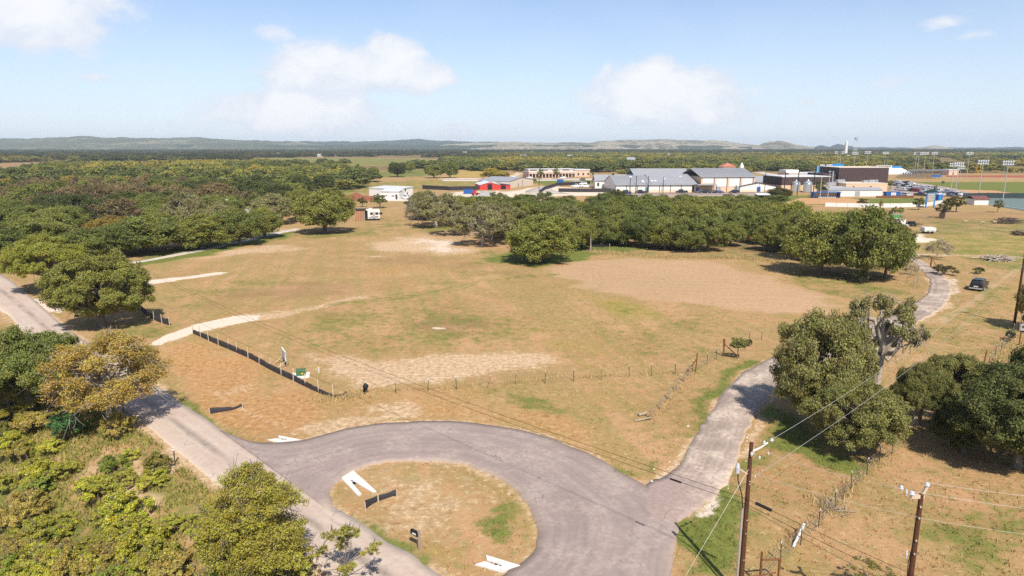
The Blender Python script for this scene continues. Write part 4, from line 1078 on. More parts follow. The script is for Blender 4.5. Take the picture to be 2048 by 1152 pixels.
FAR_PROTO = [proto_obj(make_tree('distant_oak_%d' % i, 60 + i, 5.5, 8.0, .1, 16, 1900, .85, (.32, .5), 0, .3, .25, low=-.5, wood=False, sub=8), 'distant_oak', LEAF_FAR) for i in range(4)]
OPEN = [np.array([flat(*p) for p in q]) for q in [
    [(830, 358), (600, 375), (600, 396), (1000, 400), (1010, 357), (880, 352)], [(640, 356), (715, 342), (870, 336), (890, 352), (880, 362), (700, 362)],
    [(-400, 344), (60, 334), (120, 337), (20, 356), (-400, 358)], [(-900, 343), (-700, 341), (0, 339.5), (200, 337), (480, 332.5), (560, 330), (560, 320.5), (480, 320.5), (200, 324.5), (0, 326.5), (-900, 336)],
    [(480, 316), (760, 315), (880, 317), (890, 331), (560, 331)], [(880, 346), (1035, 340), (1050, 346), (1240, 350), (1240, 400), (880, 400)],
    [(1180, 352), (1400, 350), (1640, 350), (1640, 343), (1850, 346), (2400, 346), (2400, 420), (1180, 420)], [(1490, 345), (1540, 342), (1660, 346), (1660, 352), (1500, 352)],
    [(200, 306), (380, 305), (380, 308), (200, 309.5)]]]
fx = []; rg = np.random.default_rng(17)
NF = 34000
yy = np.sqrt(rg.uniform(400 ** 2, 4300 ** 2, NF * 3)); yy = np.where(rg.random(NF * 3) < .45, rg.uniform(400, 1500, NF * 3), yy)
xx = rg.uniform(-1, 1, NF * 3) * (.84 * yy + 60)
dens = vnoise(xx, yy, .006, 31) * .6 + vnoise(xx, yy, .02, 32) * .4
ok = np.ones(len(xx), bool)
for P in OPEN:
    idx, m = poly_mask(xx, yy, P, .5)
    if m is not None: ok[idx[m > .2]] = False
idx, m = poly_mask(xx, yy, wood, .5); ok[idx[m > .5]] = False
ok &= (dens > .40) | (yy > 1600) & (dens > .30)
ok &= ~((yy < 470) & (xx > -40)) & ~((yy < 520) & (np.abs(xx) < 60)) & (yy > 425)
HOUSES = []
hr = random.Random(12)
for (px, y) in [(1046, 1150), (1072, 1220), (1112, 1300), (1140, 1180), (1262, 900), (1340, 1500), (1480, 1350), (1572, 1900),
               (1640, 1700), (1700, 1300), (1815, 1600), (1950, 1750), (2005, 1400), (2030, 1250), (560, 1500), (640, 1450), (310, 1900), (352, 2050), (60, 1750), (690, 2400), (930, 1900)]:
    b = at_dist(px, y); HOUSES.append((b, px))
    d = yy - b.y; lat = xx - b.x * yy / b.y
    ok &= ~((np.abs(lat) < 11) & (d < 14) & (d > -.055 * b.y))
xx, yy = xx[ok][:NF], yy[ok][:NF]
lw = np.array(LEFTWOOD) if LEFTWOOD else np.zeros((0, 2)); xx = np.r_[xx, lw[:, 0]]; yy = np.r_[yy, lw[:, 1]]
sc = rg.uniform(.6, 1.75, len(xx)) * (1 + .35 * sstep(yy, 900, 3000)); sz = rg.uniform(.5, 1.25, len(xx)) * np.where(yy > 1500, 1.0, .95)


def forest_tint(x, y):
    rg3 = np.random.default_rng(77); n = len(x)
    v = .75 * vnoise(x, y, .010, 61) + .25 * vnoise(x, y, .05, 62) + rg3.normal(0, .17, n)
    pal = np.array([(.085, .105, .042), (.120, .140, .048), (.165, .175, .052), (.215, .205, .055), (.27, .22, .055)])
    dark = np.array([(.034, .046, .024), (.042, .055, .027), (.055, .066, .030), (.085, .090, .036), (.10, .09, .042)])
    k = np.clip(v * 5.4 - .85, 0, 3.999); i = k.astype(int); f = (k - i)[:, None]
    c = pal[i] * (1 - f) + pal[i + 1] * f; d = dark[i] * (1 - f) + dark[i + 1] * f
    w = (sstep(y, 900, 1150) * sstep(-x / y, -.05, .1) + sstep(y, 1700, 2100)).clip(0, 1)[:, None]     # cloud shadow over the far woods, painted into the leaf tint
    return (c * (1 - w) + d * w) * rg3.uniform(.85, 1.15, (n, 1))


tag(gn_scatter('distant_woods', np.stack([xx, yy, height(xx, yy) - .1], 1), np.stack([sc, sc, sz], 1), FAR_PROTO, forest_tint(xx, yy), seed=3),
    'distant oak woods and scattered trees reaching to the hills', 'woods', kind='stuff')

# ---- bank vegetation, lower left
def shrub_at(px, py, w, h, tint, lab, group, p=None, nm='shrub'):
    b = G(px, py); p = p or rr.choice(P_SHRUB); s = w / (2 * p['R'])
    return plant(p, b - Vector((0, 0, .08)), rr.uniform(0, 6.28), s, h / p['H'], tint, nm, lab, 'shrub', group, crown='foliage', trunk='stem')


shrub_at(140, 880, 3.4, 2.6, (.05, .12, .05), 'dark blue-green bush halfway down the bank below the yellow-brown tree', None, P_SHRUB[2])
shrub_at(318, 945, 2.1, 1.5, (.18, .17, .05), 'rounded olive bush beside the dark marker post on the bank', None, P_SHRUB[0])
for i in range(360):
    px = rr.uniform(-30, 640); py = rr.uniform(860, 1330)
    b = G(px, py); d, s = poly_dist(np.array([b.x]), np.array([b.y]), ML_W)
    if s[0] > 0 or d[0] < 1.6: continue
    if px < 60 and 900 < py < 1080 and rr.random() < .7: continue
    if 215 < px < 350 and 880 < py < 1050 and rr.random() < .8: continue
    if d[0] < 7 and rr.random() < .72: continue
    v = rr.random()
    if v < .36: q = ((.30, .31, .042), 'yellow-green shrub spreading over the lower bank', 'yellow-green shrubs of the bank')
    elif v < .64: q = ((.23, .235, .045), 'olive green shrub growing over the lower bank', 'olive shrubs of the bank')
    elif v < .86: q = ((.24, .205, .06), 'brownish seeding shrub growing over the lower bank', 'brown shrubs of the bank')
    else: q = ((.17, .22, .04), 'fresh green shrub growing over the lower bank', 'green shrubs of the bank')
    j = rr.uniform(.85, 1.2); w = rr.uniform(1.3, 3.4)
    shrub_at(px, py, w, w * rr.uniform(.5, .8), tuple(c * j for c in q[0]), q[1], q[2])
for i in range(26):
    px = rr.uniform(-60, 60); py = rr.uniform(800, 900)
    shrub_at(px, py, rr.uniform(1.4, 2.6), rr.uniform(1.2, 2.2), (.24, .23, .03) if rr.random() < .5 else (.14, .16, .04), 'tangled shrub at the foot of the dark bank oak', 'shrubs below the dark bank oak')
tree_px(P_SPARSE, 20, 845, 120, 770, (.25, .23, .04), 'young_tree', 'yellow-green leafy young tree at the foot of the dark bank oak')

# ---- grasses: thin blades, as one mass each
def tufts(name, X, Y, hgt, wid, mats, blades=3, lab=None):
    n = len(X); rg2 = np.random.default_rng(n); Z = height(X, Y)
    V = np.empty((n * blades, 3, 3), np.float32)
    for b in range(blades):
        a = rg2.uniform(0, 6.28, n); h = hgt * rg2.uniform(.5, 1.2, n); ox = rg2.normal(0, .05, n) * 2; oy = rg2.normal(0, .05, n) * 2
        lx = rg2.normal(0, .45, n) * h; ly = rg2.normal(0, .45, n) * h; w = wid * rg2.uniform(.6, 1.3, n)
        V[b::blades, 0] = np.stack([X + ox - np.cos(a) * w, Y + oy - np.sin(a) * w, Z - .02], 1)
        V[b::blades, 1] = np.stack([X + ox + np.cos(a) * w, Y + oy + np.sin(a) * w, Z - .02], 1)
        V[b::blades, 2] = np.stack([X + ox + lx, Y + oy + ly, Z + h], 1)
    V = V.reshape(-1, 3); N = n * blades
    me = bpy.data.meshes.new(name); me.vertices.add(3 * N); me.vertices.foreach_set('co', V.ravel())
    me.loops.add(3 * N); me.loops.foreach_set('vertex_index', np.arange(3 * N, dtype=np.int32))
    me.polygons.add(N); me.polygons.foreach_set('loop_start', np.arange(0, 3 * N, 3, dtype=np.int32)); me.update()
    me.materials.append(mats)
    return me


ROAD_POLYS = [np.array([flat(*p) for p in MAIN_L] + [flat(*p) for p in MAIN_R[::-1]]), np.array([flat(*p) for p in LOOP_OUT] + [flat(*p) for p in LOOP_IN[::-1]]), np.array([flat(*p) for p in LANE_L] + [flat(*p) for p in LANE_R[::-1]])]
rg = np.random.default_rng(23); n = 90000
gy_ = rg.uniform(20, 125, n) ** 1.0; gx_ = rg.uniform(-1, 1, n) * (.80 * gy_ + 6)
pr = np.ones(n, bool)
for P in ROAD_POLYS:
    idx, m = poly_mask(gx_, gy_, P, .3)
    if m is not None: pr[idx[m > .02]] = False
cv = cover(gx_, gy_)
wgt = .40 + .6 * cv['green'] - 1.3 * cv['gravel'] - .5 * cv['dirt'] - .5 * cv['till'] + .15 * cv['brown'] + .12 * (vnoise(gx_, gy_, .35, 41) - .5) * 4
pr &= rg.random(n) < np.clip(wgt, 0, 1) * (1.15 - gy_ / 160)
gx_, gy_ = gx_[pr], gy_[pr]
hg = .08 + .15 * rg.random(len(gx_)) ** 2 + .05 * cv['green'][pr]
me = tufts('dry_grass', gx_, gy_, hg, .035, M['ground'], 3)
rep = np.repeat(np.arange(len(gx_)), 9)
c2 = {k: cv[k][pr] for k in LAYERS}
for nm, ks in (('cov_a', LAYERS[:4]), ('cov_b', LAYERS[4:])):
    a = me.attributes.new(nm, 'FLOAT_COLOR', 'POINT'); a.data.foreach_set('color', np.stack([c2[k] for k in ks], 1).astype(np.float32)[rep].ravel())
tag(link_mesh('dry_grass', me), 'short dry grass tufts over the field and verges', 'grass', kind='stuff')

M['weed'] = mat('weed_blades', (.22, .205, .045), .9, var=.5, scale=.7); M['straw'] = mat('tall_dry_grass', (.42, .30, .13), .9, var=.35, scale=.8)
n = 60000; gy_ = rg.uniform(18, 62, n); gx_ = rg.uniform(-50, 0, n); d, s = poly_dist(gx_, gy_, ML_W)
cw = cover(gx_, gy_); kp = (rg.random(n) > cw['dirt'] * 1.4) & (s < 0) & (d > .5) & (d < 32) & (vnoise(gx_, gy_, .5, 44) + .25 * rg.random(n) > .36)
me = tufts('weeds', gx_[kp], gy_[kp], .18 + .35 * rg.random(kp.sum()) ** 2, .05, M['weed'], 3)
tag(link_mesh('weeds', me), 'yellow-green weeds covering the road bank', 'weeds', kind='stuff')


def along(pts, n, spread, rg=rg):
    W_ = np.array([G(*p)[:2] for p in pts]); s = np.r_[0, np.cumsum(np.hypot(*np.diff(W_, axis=0).T))]; u = rg.uniform(0, s[-1], n)
    return np.interp(u, s, W_[:, 0]) + rg.normal(0, spread, n), np.interp(u, s, W_[:, 1]) + rg.normal(0, spread, n)


XS, YS = [], []
for pts_, n_, sp_ in [([(1180, 502), (1300, 514), (1450, 516), (1560, 522)], 4200, .9), ([(640, 800), (730, 790)], 300, .5), ([(700, 783), (900, 776), (1100, 758), (1385, 745)], 260, .2),
                      ([(1545, 1110), (1640, 1030), (1700, 975), (1780, 905)], 200, .25), ([(1385, 745), (1300, 840)], 120, .3), ([(1980, 730), (2040, 650)], 160, .4), ([(1640, 1025), (1700, 980)], 120, .45)]:
    a, b = along(pts_, n_, sp_); XS.append(a); YS.append(b)
XS = np.concatenate(XS); YS = np.concatenate(YS)
me = tufts('tall_grass', XS, YS, .18 + .30 * np.random.default_rng(5).random(len(XS)), .035, M['straw'], 3)
tag(link_mesh('tall_grass', me), 'tall straw-coloured grass left standing along the fence lines', 'grass', kind='stuff')
# ================================================================ hills
def hill_material(name, c_tree, c_open, amount, scale):
    m = bpy.data.materials.new(name); m.use_nodes = True; t = m.node_tree
    b = t.nodes['Principled BSDF']; b.inputs['Roughness'].default_value = 1; b.inputs['Specular IOR Level'].default_value = .05
    geo = nd(t, 'ShaderNodeNewGeometry'); pos = geo.outputs['Position']
    mp = nd(t, 'ShaderNodeMapping'); t.links.new(pos, mp.inputs[0]); mp.inputs['Scale'].default_value = (1, .35, 2.2)
    n1 = noise(t, mp.outputs[0], .004, 5, .6); n2 = noise(t, mp.outputs[0], .028, 5, .65); n3 = noise(t, pos, .075, 3, .7)
    c = mixc(t, smooth(t, mth(t, 'ADD', mth(t, 'MULTIPLY', n1, .5), mth(t, 'MULTIPLY', n2, .5)), amount - .07, amount + .07), c_tree, c_open)
    c = mixc(t, mth(t, 'MULTIPLY', smooth(t, n3, .44, .58), .75), c, tuple(q * .45 for q in c_tree))
    t.links.new(c, b.inputs['Base Color'])
    bp = nd(t, 'ShaderNodeBump'); bp.inputs['Strength'].default_value = .8; bp.inputs['Distance'].default_value = 6
    t.links.new(n2, bp.inputs['Height']); t.links.new(bp.outputs[0], b.inputs['Normal'])
    return m


def ridge(label, prof, dist, thick, m, seed):
    """a range of hills: skyline heights from the photograph, real depth behind and in front of the crest"""
    xs = []; hs = []
    for px, py in prof:
        u = (px - 1024) / F_PX; xs.append(u * (dist * CP + CAM_H * SP)); hs.append(z_top(Vector((0, dist, 0)), py))
    X = np.linspace(xs[0], xs[-1], 260); Hh = np.interp(X, xs, hs)
    k = np.ones(9) / 9; Hh = np.convolve(np.pad(Hh, 4, 'edge'), k, 'valid')
    Hh = Hh + (vnoise(X, X * 0, .012, seed) - .5) * 7 + (vnoise(X, X * 0, .035, seed + 1) - .5) * 5
    q = np.r_[np.linspace(-1, 0, 12), np.linspace(.15, 1, 6)]
    V = []
    for j, f in enumerate(q):
        Y = dist + f * thick + (vnoise(X, X * 0 + j, .002, seed + 2) - .5) * thick * .2
        s = (1 - abs(f)) ** .75 if f < 0 else (1 - f) ** .8
        Z = -4 + (Hh + 4) * s + (vnoise(X, X * 0 + j * 3.7, .006, seed + 3) - .5) * Hh * .30 * (1 if -.95 < f < -.05 else 0)
        V.append(np.stack([X * (1 + f * thick / dist * .98), Y, Z], 1))
    V = np.concatenate(V); n = len(X)
    fs = [(j * n + i, j * n + i + 1, (j + 1) * n + i + 1, (j + 1) * n + i) for j in range(len(q) - 1) for i in range(n - 1)]
    me = bpy.data.meshes.new('hills'); me.from_pydata(V.tolist(), [], fs); me.polygons.foreach_set('use_smooth', [True] * len(fs)); me.materials.append(m); me.update()
    tag(link_mesh('hills', me), kind='structure')


HM1 = hill_material('hill_scrub', (.11, .12, .065), (.36, .31, .20), .57, 1)
HM2 = hill_material('hill_wooded_cloud_shade', (.060, .078, .045), (.11, .11, .06), .66, 1)  # wooded tones darkened: cloud shadow on these hills is put into the colour
HM3 = hill_material('hill_rocky', (.12, .12, .06), (.42, .35, .24), .48, 1)
ridge('left', [(-900, 284), (-500, 280), (-200, 279), (0, 277), (60, 278), (130, 274), (170, 273), (250, 275.5), (330, 275.5), (400, 274.5), (450, 279), (520, 281), (600, 285), (680, 292)], 4900, 1500, HM1, 51)
ridge('middle', [(330, 292), (440, 285), (512, 281.5), (600, 282.5), (700, 283), (770, 281), (820, 278), (880, 281), (950, 283.5), (1020, 284), (1100, 287), (1180, 291)], 6200, 1500, HM2, 52)
ridge('right', [(860, 292), (940, 286), (1040, 284), (1100, 286), (1135, 283.5), (1180, 285), (1210, 281), (1280, 279), (1340, 278.5), (1400, 280), (1440, 281), (1470, 284), (1500, 289), (1530, 293)], 4600, 1100, HM3, 53)
ridge('knoll', [(1490, 294), (1515, 289), (1545, 283), (1562, 280.5), (1580, 286), (1600, 291), (1625, 294)], 4500, 700, HM3, 54)
ridge('knolls', [(1600, 295), (1622, 294), (1640, 290), (1655, 293.5), (1672, 288.5), (1690, 291), (1720, 295)], 4700, 600, HM2, 55)
ridge('knoll', [(1825, 296), (1845, 295), (1858, 292), (1868, 291), (1878, 293), (1905, 296)], 4400, 400, HM3, 56)
ridge('rear', [(1480, 296), (1700, 295), (1900, 295), (2100, 294), (2500, 292), (2900, 288)], 5600, 900, HM2, 57)
ridge('low', [(-900, 291), (0, 288), (100, 290), (260, 288), (420, 289.5), (600, 291), (760, 289), (900, 291), (1060, 290), (1300, 291), (1500, 292.5)], 4000, 300, HM2, 58)
# dark wooded rise in front
tag(None or bpy.data.objects['hills'], kind='structure')


# ================================================================ buildings
class Front:
    """a building's empty: origin at the middle of its front edge on the ground, +x along the front, +y away from the viewer"""
    def __init__(s, name, label, cat, pl, pr, group=None):
        a, b = G(*pl), G(*pr); d = b - a; s.w = d.length; s.base = (a + b) / 2
        s.o = thing(name, label, cat, s.base, math.atan2(d.y, d.x), group)
        s.m = mpp(s.base)

    def z(s, py): return z_top(s.base, py) - s.base.z

    def box(s, name, m, x0, x1, y0, y1, z0, z1, parent=None):
        cx, cy = (x0 + x1) / 2, (y0 + y1) / 2
        o = MB().box(x0, x1, y0, y1, z0, z1).build(name, m, parent or s.o); return o

    def gable(s, name, m, x0, x1, y0, y1, z0, z1, along='x', th=.18, parent=None):
        mb = MB()
        if along == 'x':
            mb.prism_x([(y0, z0), ((y0 + y1) / 2, z1), (y1, z0), (y1, z0 - th), ((y0 + y1) / 2, z1 - th), (y0, z0 - th)][::-1], x0, x1)
        else:
            mb.prism_y([(x0, z0), ((x0 + x1) / 2, z1), (x1, z0), (x1, z0 - th), ((x0 + x1) / 2, z1 - th), (x0, z0 - th)], y0, y1)
        return mb.build(name, m, parent or s.o)


def ribs(f, m, x0, x1, n, y0, z0, y1, z1, parent):
    mb = MB()
    for i in range(n):
        x = x0 + (x1 - x0) * i / (n - 1); mb.hexa([(x - .06, y0, z0), (x + .06, y0, z0), (x + .06, y1, z1), (x - .06, y1, z1)], [(x - .06, y0, z0 + .08), (x + .06, y0, z0 + .08), (x + .06, y1, z1 + .08), (x - .06, y1, z1 + .08)])
    o = mb.build('roof_seams', m, parent); o['kind'] = 'stuff'; return o


# ---- the long hall
f = Front('long_school_hall', 'long low white-walled hall under a wide grey metal roof with skylights', 'school hall', (1231, 385), (1384, 384.5))
h = f.w / 2
f.box('wall', M['cream'], -h, h, 0, 30, 0, 1.2)
wl = MB().box(-h + .02, h - .02, .03, 29.9, 1.2, 3.6).prism_x([(0.03, 3.6), (29.9, 3.6), (15, 7.3)], -h + .03, h - .03).build('upper_wall', M['white'], f.o)
rf = f.gable('roof', M['grey_roof'], -h - .4, -h + 17.6, -.6, 30.6, 3.62, 7.55)
rf2 = f.gable('roof', M['grey_roof'], -h + 17.6, h + 2.6, -.6, 31.5, 3.64, 8.05)
f.box('rear_wall', M['white'], h - 23.8, h + 5, 20.2, 38, 3.7, 7.2); f.gable('rear_roof', M['grey_roof'], h - 24, h + 5.2, 19.5, 39, 7.25, 10.4)
ribs(f, M['grey_roof'], -h, h, 46, -.5, 3.66, 14.6, 7.52, rf)
for i in range(8):
    x = -h + f.w * i / 7.0; f.box('pilaster', M['brown'], x - .12, x + .12, -.12, .1, 0, 3.5)
for (x, yy_, s) in [(-h + 14, 3, .6), (-h + 14, 4.6, .6), (-h + 18.6, 4.8, .6), (-h + 20.3, 4.8, .6), (-h + 25.5, 8, .6), (-h + 9.5, 11, .7), (h - 2.5, 11.5, .6)]:
    z = 3.75 + (yy_ + .6) * (3.95 / 15.6); MB().hexa([(x - s, yy_, z), (x + s, yy_, z), (x + s, yy_ + .8, z + .25), (x - s, yy_ + .8, z + .25)], [(x - s, yy_, z + .15), (x + s, yy_, z + .15), (x + s, yy_ + .8, z + .4), (x - s, yy_ + .8, z + .4)]).build('skylight', M['white'], rf)
f.box('double_door', M['teal'], -h + 14.3, -h + 15.9, -.06, .05, 0, 2.5)
# ---- gymnasium
f = Front('gymnasium', 'tall gymnasium with white bays between tan pilasters and a grey metal roof', 'gymnasium', (1401, 384.5), (1508, 383.5))
h = f.w / 2
f.box('wall', M['tan'], -h, h, 0, 26, 0, 7.2); rf = f.gable('roof', M['grey_roof'], -h - .5, h + .5, -.6, 26.6, 7.25, 11.0); ribs(f, M['grey_roof'], -h, h, 34, -.5, 7.3, 12.6, 11.0, rf)
for i in range(4):
    x0 = -h + .9 + i * (f.w - .8) / 4; x1 = x0 + (f.w - .8) / 4 - 1.3
    f.box('wall_panel', M['white'], x0, x1, -.1, .05, 2.6 if i else 4.2, 6.9)
    f.box('pilaster_edge', M['brown'], x1 + .18, x1 + .42, -.16, .05, 0, 7.1)
    f.box('pilaster', M['pinkish'], x1 + .44, x1 + 1.15, -.2, .05, 0, 7.1)
for x in (-h + 8.5, h - 8.8):
    d = f.box('roller_door', M['steel'], x - 1.5, x + 1.5, -.14, .0, 0, 2.7); [f.box('door_slat', M['steel'], x - 1.5, x + 1.5, -.19, -.145, .15 + .5 * k, .55 + .5 * k, d) for k in range(5)]
f.box('vent_pipe', M['brown'], 4.0, 4.35, -.5, -.2, 1.4, 3.2)
f.box('canopy', M['grey_roof'], -h - 3.4, -h + 6.2, -4.5, -.2, 3.55, 3.9); f.box('canopy_wall', M['cream'], -h - 3.2, -h - .1, -.6, .4, 0, 3.5); f.box('door', M['blue'], -h - 2.6, -h - .9, -.7, -.58, 0, 2.3)
for x in (-h - 3.1, -h + 1.2, -h + 6.0): f.box('canopy_post', M['brown'], x - .1, x + .1, -4.4, -4.2, 0, 3.55)
# ---- gabled store
f = Front('gabled_store', 'low white gable-fronted store with a blue door beside the gymnasium', 'store building', (1480, 384), (1551, 383.5))
h = f.w / 2; f.base
MB().prism_y([(-h, 0), (h, 0), (h, 2.7), (0, 4.3), (-h, 2.7)][::-1], 0, 12).build('wall', M['white'], f.o)
f.box('lower_wall', M['cream'], -h - .03, h + .03, -.04, 11.9, 0, 1.0)
f.gable('roof', M['brown'], -h - .3, h + .3, -.35, 12, 2.85, 4.55, 'y', .22); f.box('door', M['blue'], -.6, 1.2, -.1, -.02, 0, 2.4)
f = Front('classroom_wing', 'grey-roofed tan classroom wing behind the gable-fronted store', 'school wing', (1507, 378), (1564, 377))
h = f.w / 2; f.box('wall', M['cream'], -h, h, 0, 14, 0, 3.4); f.gable('roof', M['grey_roof'], -h, h, -.5, 14.5, 3.4, 6.2)
for x in (-2, 2, 5): f.box('window', M['glass'], x - .6, x + .6, -.07, .05, 1.1, 2.5)
# ---- auditorium
f = Front('brown_hall', 'low dark brown clad hall with a pale flat roof edge behind the silos', 'school hall', (1562, 384), (1658, 383))
h = f.w / 2; z1 = f.z(354)
MB().hexa([(-h, .05, 3.2), (h, .05, 3.2), (h, 18, 3.2), (-h, 18, 3.2)], [(-h, .05, z1), (h, .05, z1), (h, 18, z1), (-h, 18, z1)]).build('cladding', M['brown'], f.o)
f.box('lower_wall', M['tan'], -h, h, 0, 18, 0, 3.2); f.box('roof_edge', M['white_roof'], -h - .2, h + .2, -.2, 18.2, z1, z1 + .35)
for i in range(14): f.box('cladding_panel', M['brown'], -h + f.w * i / 14 + .06, -h + f.w * (i + 1) / 14 - .06, -.03, .06, 3.25, z1 - .1)
f = Front('stage_tower', 'big dark brown clad theatre block rising above the tan annex', 'theatre', (1674, 384), (1773, 384))
h = f.w / 2; z1 = f.z(335.5); D0 = 12; kx = 1 + D0 / f.base.y; sx = f.base.x * D0 / f.base.y; h *= kx; z1 = CAM_H - (CAM_H - z1) * kx; f.w *= kx
f.box('cladding', M['brown'], sx - h, sx + h, D0, D0 + 22, 0, z1); f.box('roof_edge', M['cream'], sx - h - .1, sx + h + .1, D0 - .1, D0 + 22.1, z1, z1 + .2)
for i in range(22): f.box('cladding_panel', M['brown'], sx - h + f.w * i / 22 + .05, sx - h + f.w * (i + 1) / 22 - .05, D0 - .09, D0 + .02, 3.5, z1 - .05)
f.box('side_block', M['brown'], sx - h - 7, sx - h, D0 + 2, D0 + 20, 0, z1 - 3.0); f.box('downpipe', M['steel'], sx - h - 2.2, sx - h - 1.7, D0 + 1.7, D0 + 2.0, 0, z1 - 1.7)
f = Front('tan_annex', 'flat-roofed tan annex with rooftop air conditioners before the brown theatre block', 'school annex', (1690, 390), (1773, 389.5))
h = f.w / 2; f.box('wall', M['tan'], -h, h, 0, 13, 0, 5.0); f.box('parapet', M['cream'], -h - .08, h + .08, -.08, 13.08, 5.0, 5.25)
f.box('side_wing', M['tan'], -h - 6.5, -h, 2, 13, 0, 3.4); f.box('canopy', M['white_roof'], -h - 7, -h + .1, .3, 3, 3.42, 3.7); f.box('window_band', M['glass'], -h - 6.2, -h - .4, 1.92, 2.05, 1.3, 3.0)
f.box('doorway', M['pinkish'], h - 7, h - .9, -.1, .05, 0, 3.2); f.box('door', M['brown'], h - 4.5, h - 2.4, -.14, .0, 0, 2.4)
for (x, w, hh) in [(-h - 3, 4.2, 1.5), (-h + .6, 3.4, 1.4), (2.6, 2, 1.0), (5.6, 3, 1.2), (h - 2, 1, 1.3)]:
    yb = 5 if x > -h else 6; z0 = 5.25 if x > -h + .1 else 3.75; q = f.box('air_conditioner', M['steel'], x - w / 2, x + w / 2, yb, yb + 2, z0, z0 + hh); [f.box('grille', M['grey_roof'], x - w / 2 + .2 + k * (w - .4) / 3 + .05, x - w / 2 + .2 + (k + 1) * (w - .4) / 3 - .05, yb - .05, yb + .02, z0 + .2, z0 + hh - .2, q) for k in range(3)]
for x in (-h + 3.6, 1.9): f.box('wall_lamp', M['black'], x - .25, x + .25, -.3, 0, 3.6, 3.95)
f = Front('long_white_shed', 'long low white metal shed in front of the tan annex', 'shed', (1657, 393.5), (1763, 393))
h = f.w / 2; f.box('wall', M['white'], -h, h, 0, 6, 0, 2.9); f.gable('roof', M['grey_roof'], -h - .2, h + .2, -.3, 6.3, 2.92, 3.9)
for i in range(10): f.box('wall_panel', M['white'], -h + f.w * i / 10 + .04, -h + f.w * (i + 1) / 10 - .04, -.05, .03, .1, 2.8)
f.box('door', M['steel'], h - 12.3, h - 10, -.08, 0, 0, 2.3)
# ---- pale office behind
f = Front('pale_office', 'flat pale office block behind the brown hall', 'office', (1577, 361), (1645, 360.5))
h = f.w / 2; f.box('wall', M['pinkish'], -h, h, 0, 14, 0, 4.4); f.box('roof_edge', M['white_roof'], -h - .2, h + .2, -.2, 14.2, 4.4, 4.9); f.box('upper_block', M['white'], -h, -h + 9, 4, 13, 4.9, 6.6)
for i in range(7): w_ = f.box('window', M['glass'], -h + 3 + i * 3.6, -h + 4.6 + i * 3.6, -.06, .05, 1.2, 2.8); f.box('frame', M['white'], -h + 2.9 + i * 3.6, -h + 4.7 + i * 3.6, -.1, .02, 2.82, 2.95, w_)
# ---- silos
for (px, ty, lab) in [(1591, 359.5, 'left corrugated steel silo with a conical roof before the brown hall'), (1614.5, 359, 'right and taller corrugated steel silo with a conical roof before the brown hall')]:
    b = G(px, 384 if px < 1600 else 385); Hs = z_top(b, ty) - b.z; rs = 8.2 * mpp(b); o = thing('grain_silo', lab, 'silo', b)
    mb = MB(); n = 20; zs = np.linspace(0, Hs * .72, 12)
    ringr = [(zz, rs * (1.0 if k % 2 else 1.025)) for k, zz in enumerate(zs)]
    mb.tube([(0, 0, zz) for zz, r_ in ringr], [r_ for zz, r_ in ringr], n); mb.build('body', M['steel'], o, True)
    MB().tube([(0, 0, Hs * .72), (0, 0, Hs * .97), (0, 0, Hs)], [rs * 1.06, rs * .18, rs * .12], n).build('roof', M['steel'], o)
    MB().box(-.35, .35, -rs * 1.06, -rs * .9, .2, 2).build('hatch', M['grey_roof'], o)
# ---- dugout, scoreboards, fences of the ball field
f = Front('dugout', 'blue-roofed open dugout with a row of bats behind its rail', 'dugout', (1627, 396.5), (1680, 396))
h = f.w / 2; f.box('back_wall', M['cream'], -h, h, 2.2, 2.5, 0, 2.1); f.box('side_wall', M['blue'], -h, -h + .2, 0, 2.2, 0, 2.3); f.box('side_wall', M['blue'], h - .2, h, 0, 2.2, 0, 2.3)
f.box('roof', M['blue'], -h - .3, h + .3, -.4, 2.8, 2.35, 2.6); f.box('bench', M['wood'], -h + .4, h - .4, 1.5, 2.0, .4, .5); f.box('front_rail', M['blue'], -h, h, -.05, .05, .55, .65)
for i in range(8): f.box('post', M['brown'], -h + f.w * i / 7 - .05, -h + f.w * i / 7 + .05, -.04, .04, 0, 2.36)
for i in range(9): f.box('white_pad', M['white'], -h + 2.2 + i * .9, -h + 2.7 + i * .9, -.14, -.06, .15, .5)
f = Front('open_shelter', 'small open shelter with a pale sloping roof on the lawn', 'shelter', (1513, 400), (1541, 400))
h = f.w / 2; MB().hexa([(-h, -.5, 2.0), (h, -.5, 2.0), (h, 3, 2.5), (-h, 3, 2.5)], [(-h, -.5, 2.15), (h, -.5, 2.15), (h, 3, 2.65), (-h, 3, 2.65)]).build('roof', M['white_roof'], f.o)
for x in (-h + .2, h - .2):
    for y in (0, 2.6): f.box('post', M['brown'], x - .08, x + .08, y - .08, y + .08, 0, 2.1 + y * .12)
f.box('back_wall', M['brown'], -h + .2, h - .2, 2.68, 2.8, .1, 2.1)


def wall_run(name, lab, cat, pts, height_, m, th=.08, post=None, postm=None, gap=4.0, parent_kind=None):
    """a fence standing on the ground through the given pixels: panels between posts, every panel and post a piece"""
    W_ = [G(*p) for p in pts]; o = thing(name, lab, cat, W_[0])
    org = W_[0]; pme = {}
    for a, b in zip(W_[:-1], W_[1:]):
        d = b - a; L = d.length; n = max(1, round(L / gap)); st = d / n; ang = math.atan2(d.y, d.x)
        key = round(st.length, 2)
        if key not in pme: pme[key] = MB().box(.04, st.length - .04, -th / 2, th / 2, .05, height_).mesh('fence_panel', m)
        for i in range(n):
            q = link_mesh('panel', pme[key], o, a + st * i - org); q.rotation_euler = (0, 0, ang)
            if post:
                if 'p' not in pme: pme['p'] = MB().box(-post, post, -post, post, 0, height_ + .15).mesh('fence_post', postm or m)
                q = link_mesh('post', pme['p'], o, a + st * i - org); q.rotation_euler = (0, 0, ang)
    return o


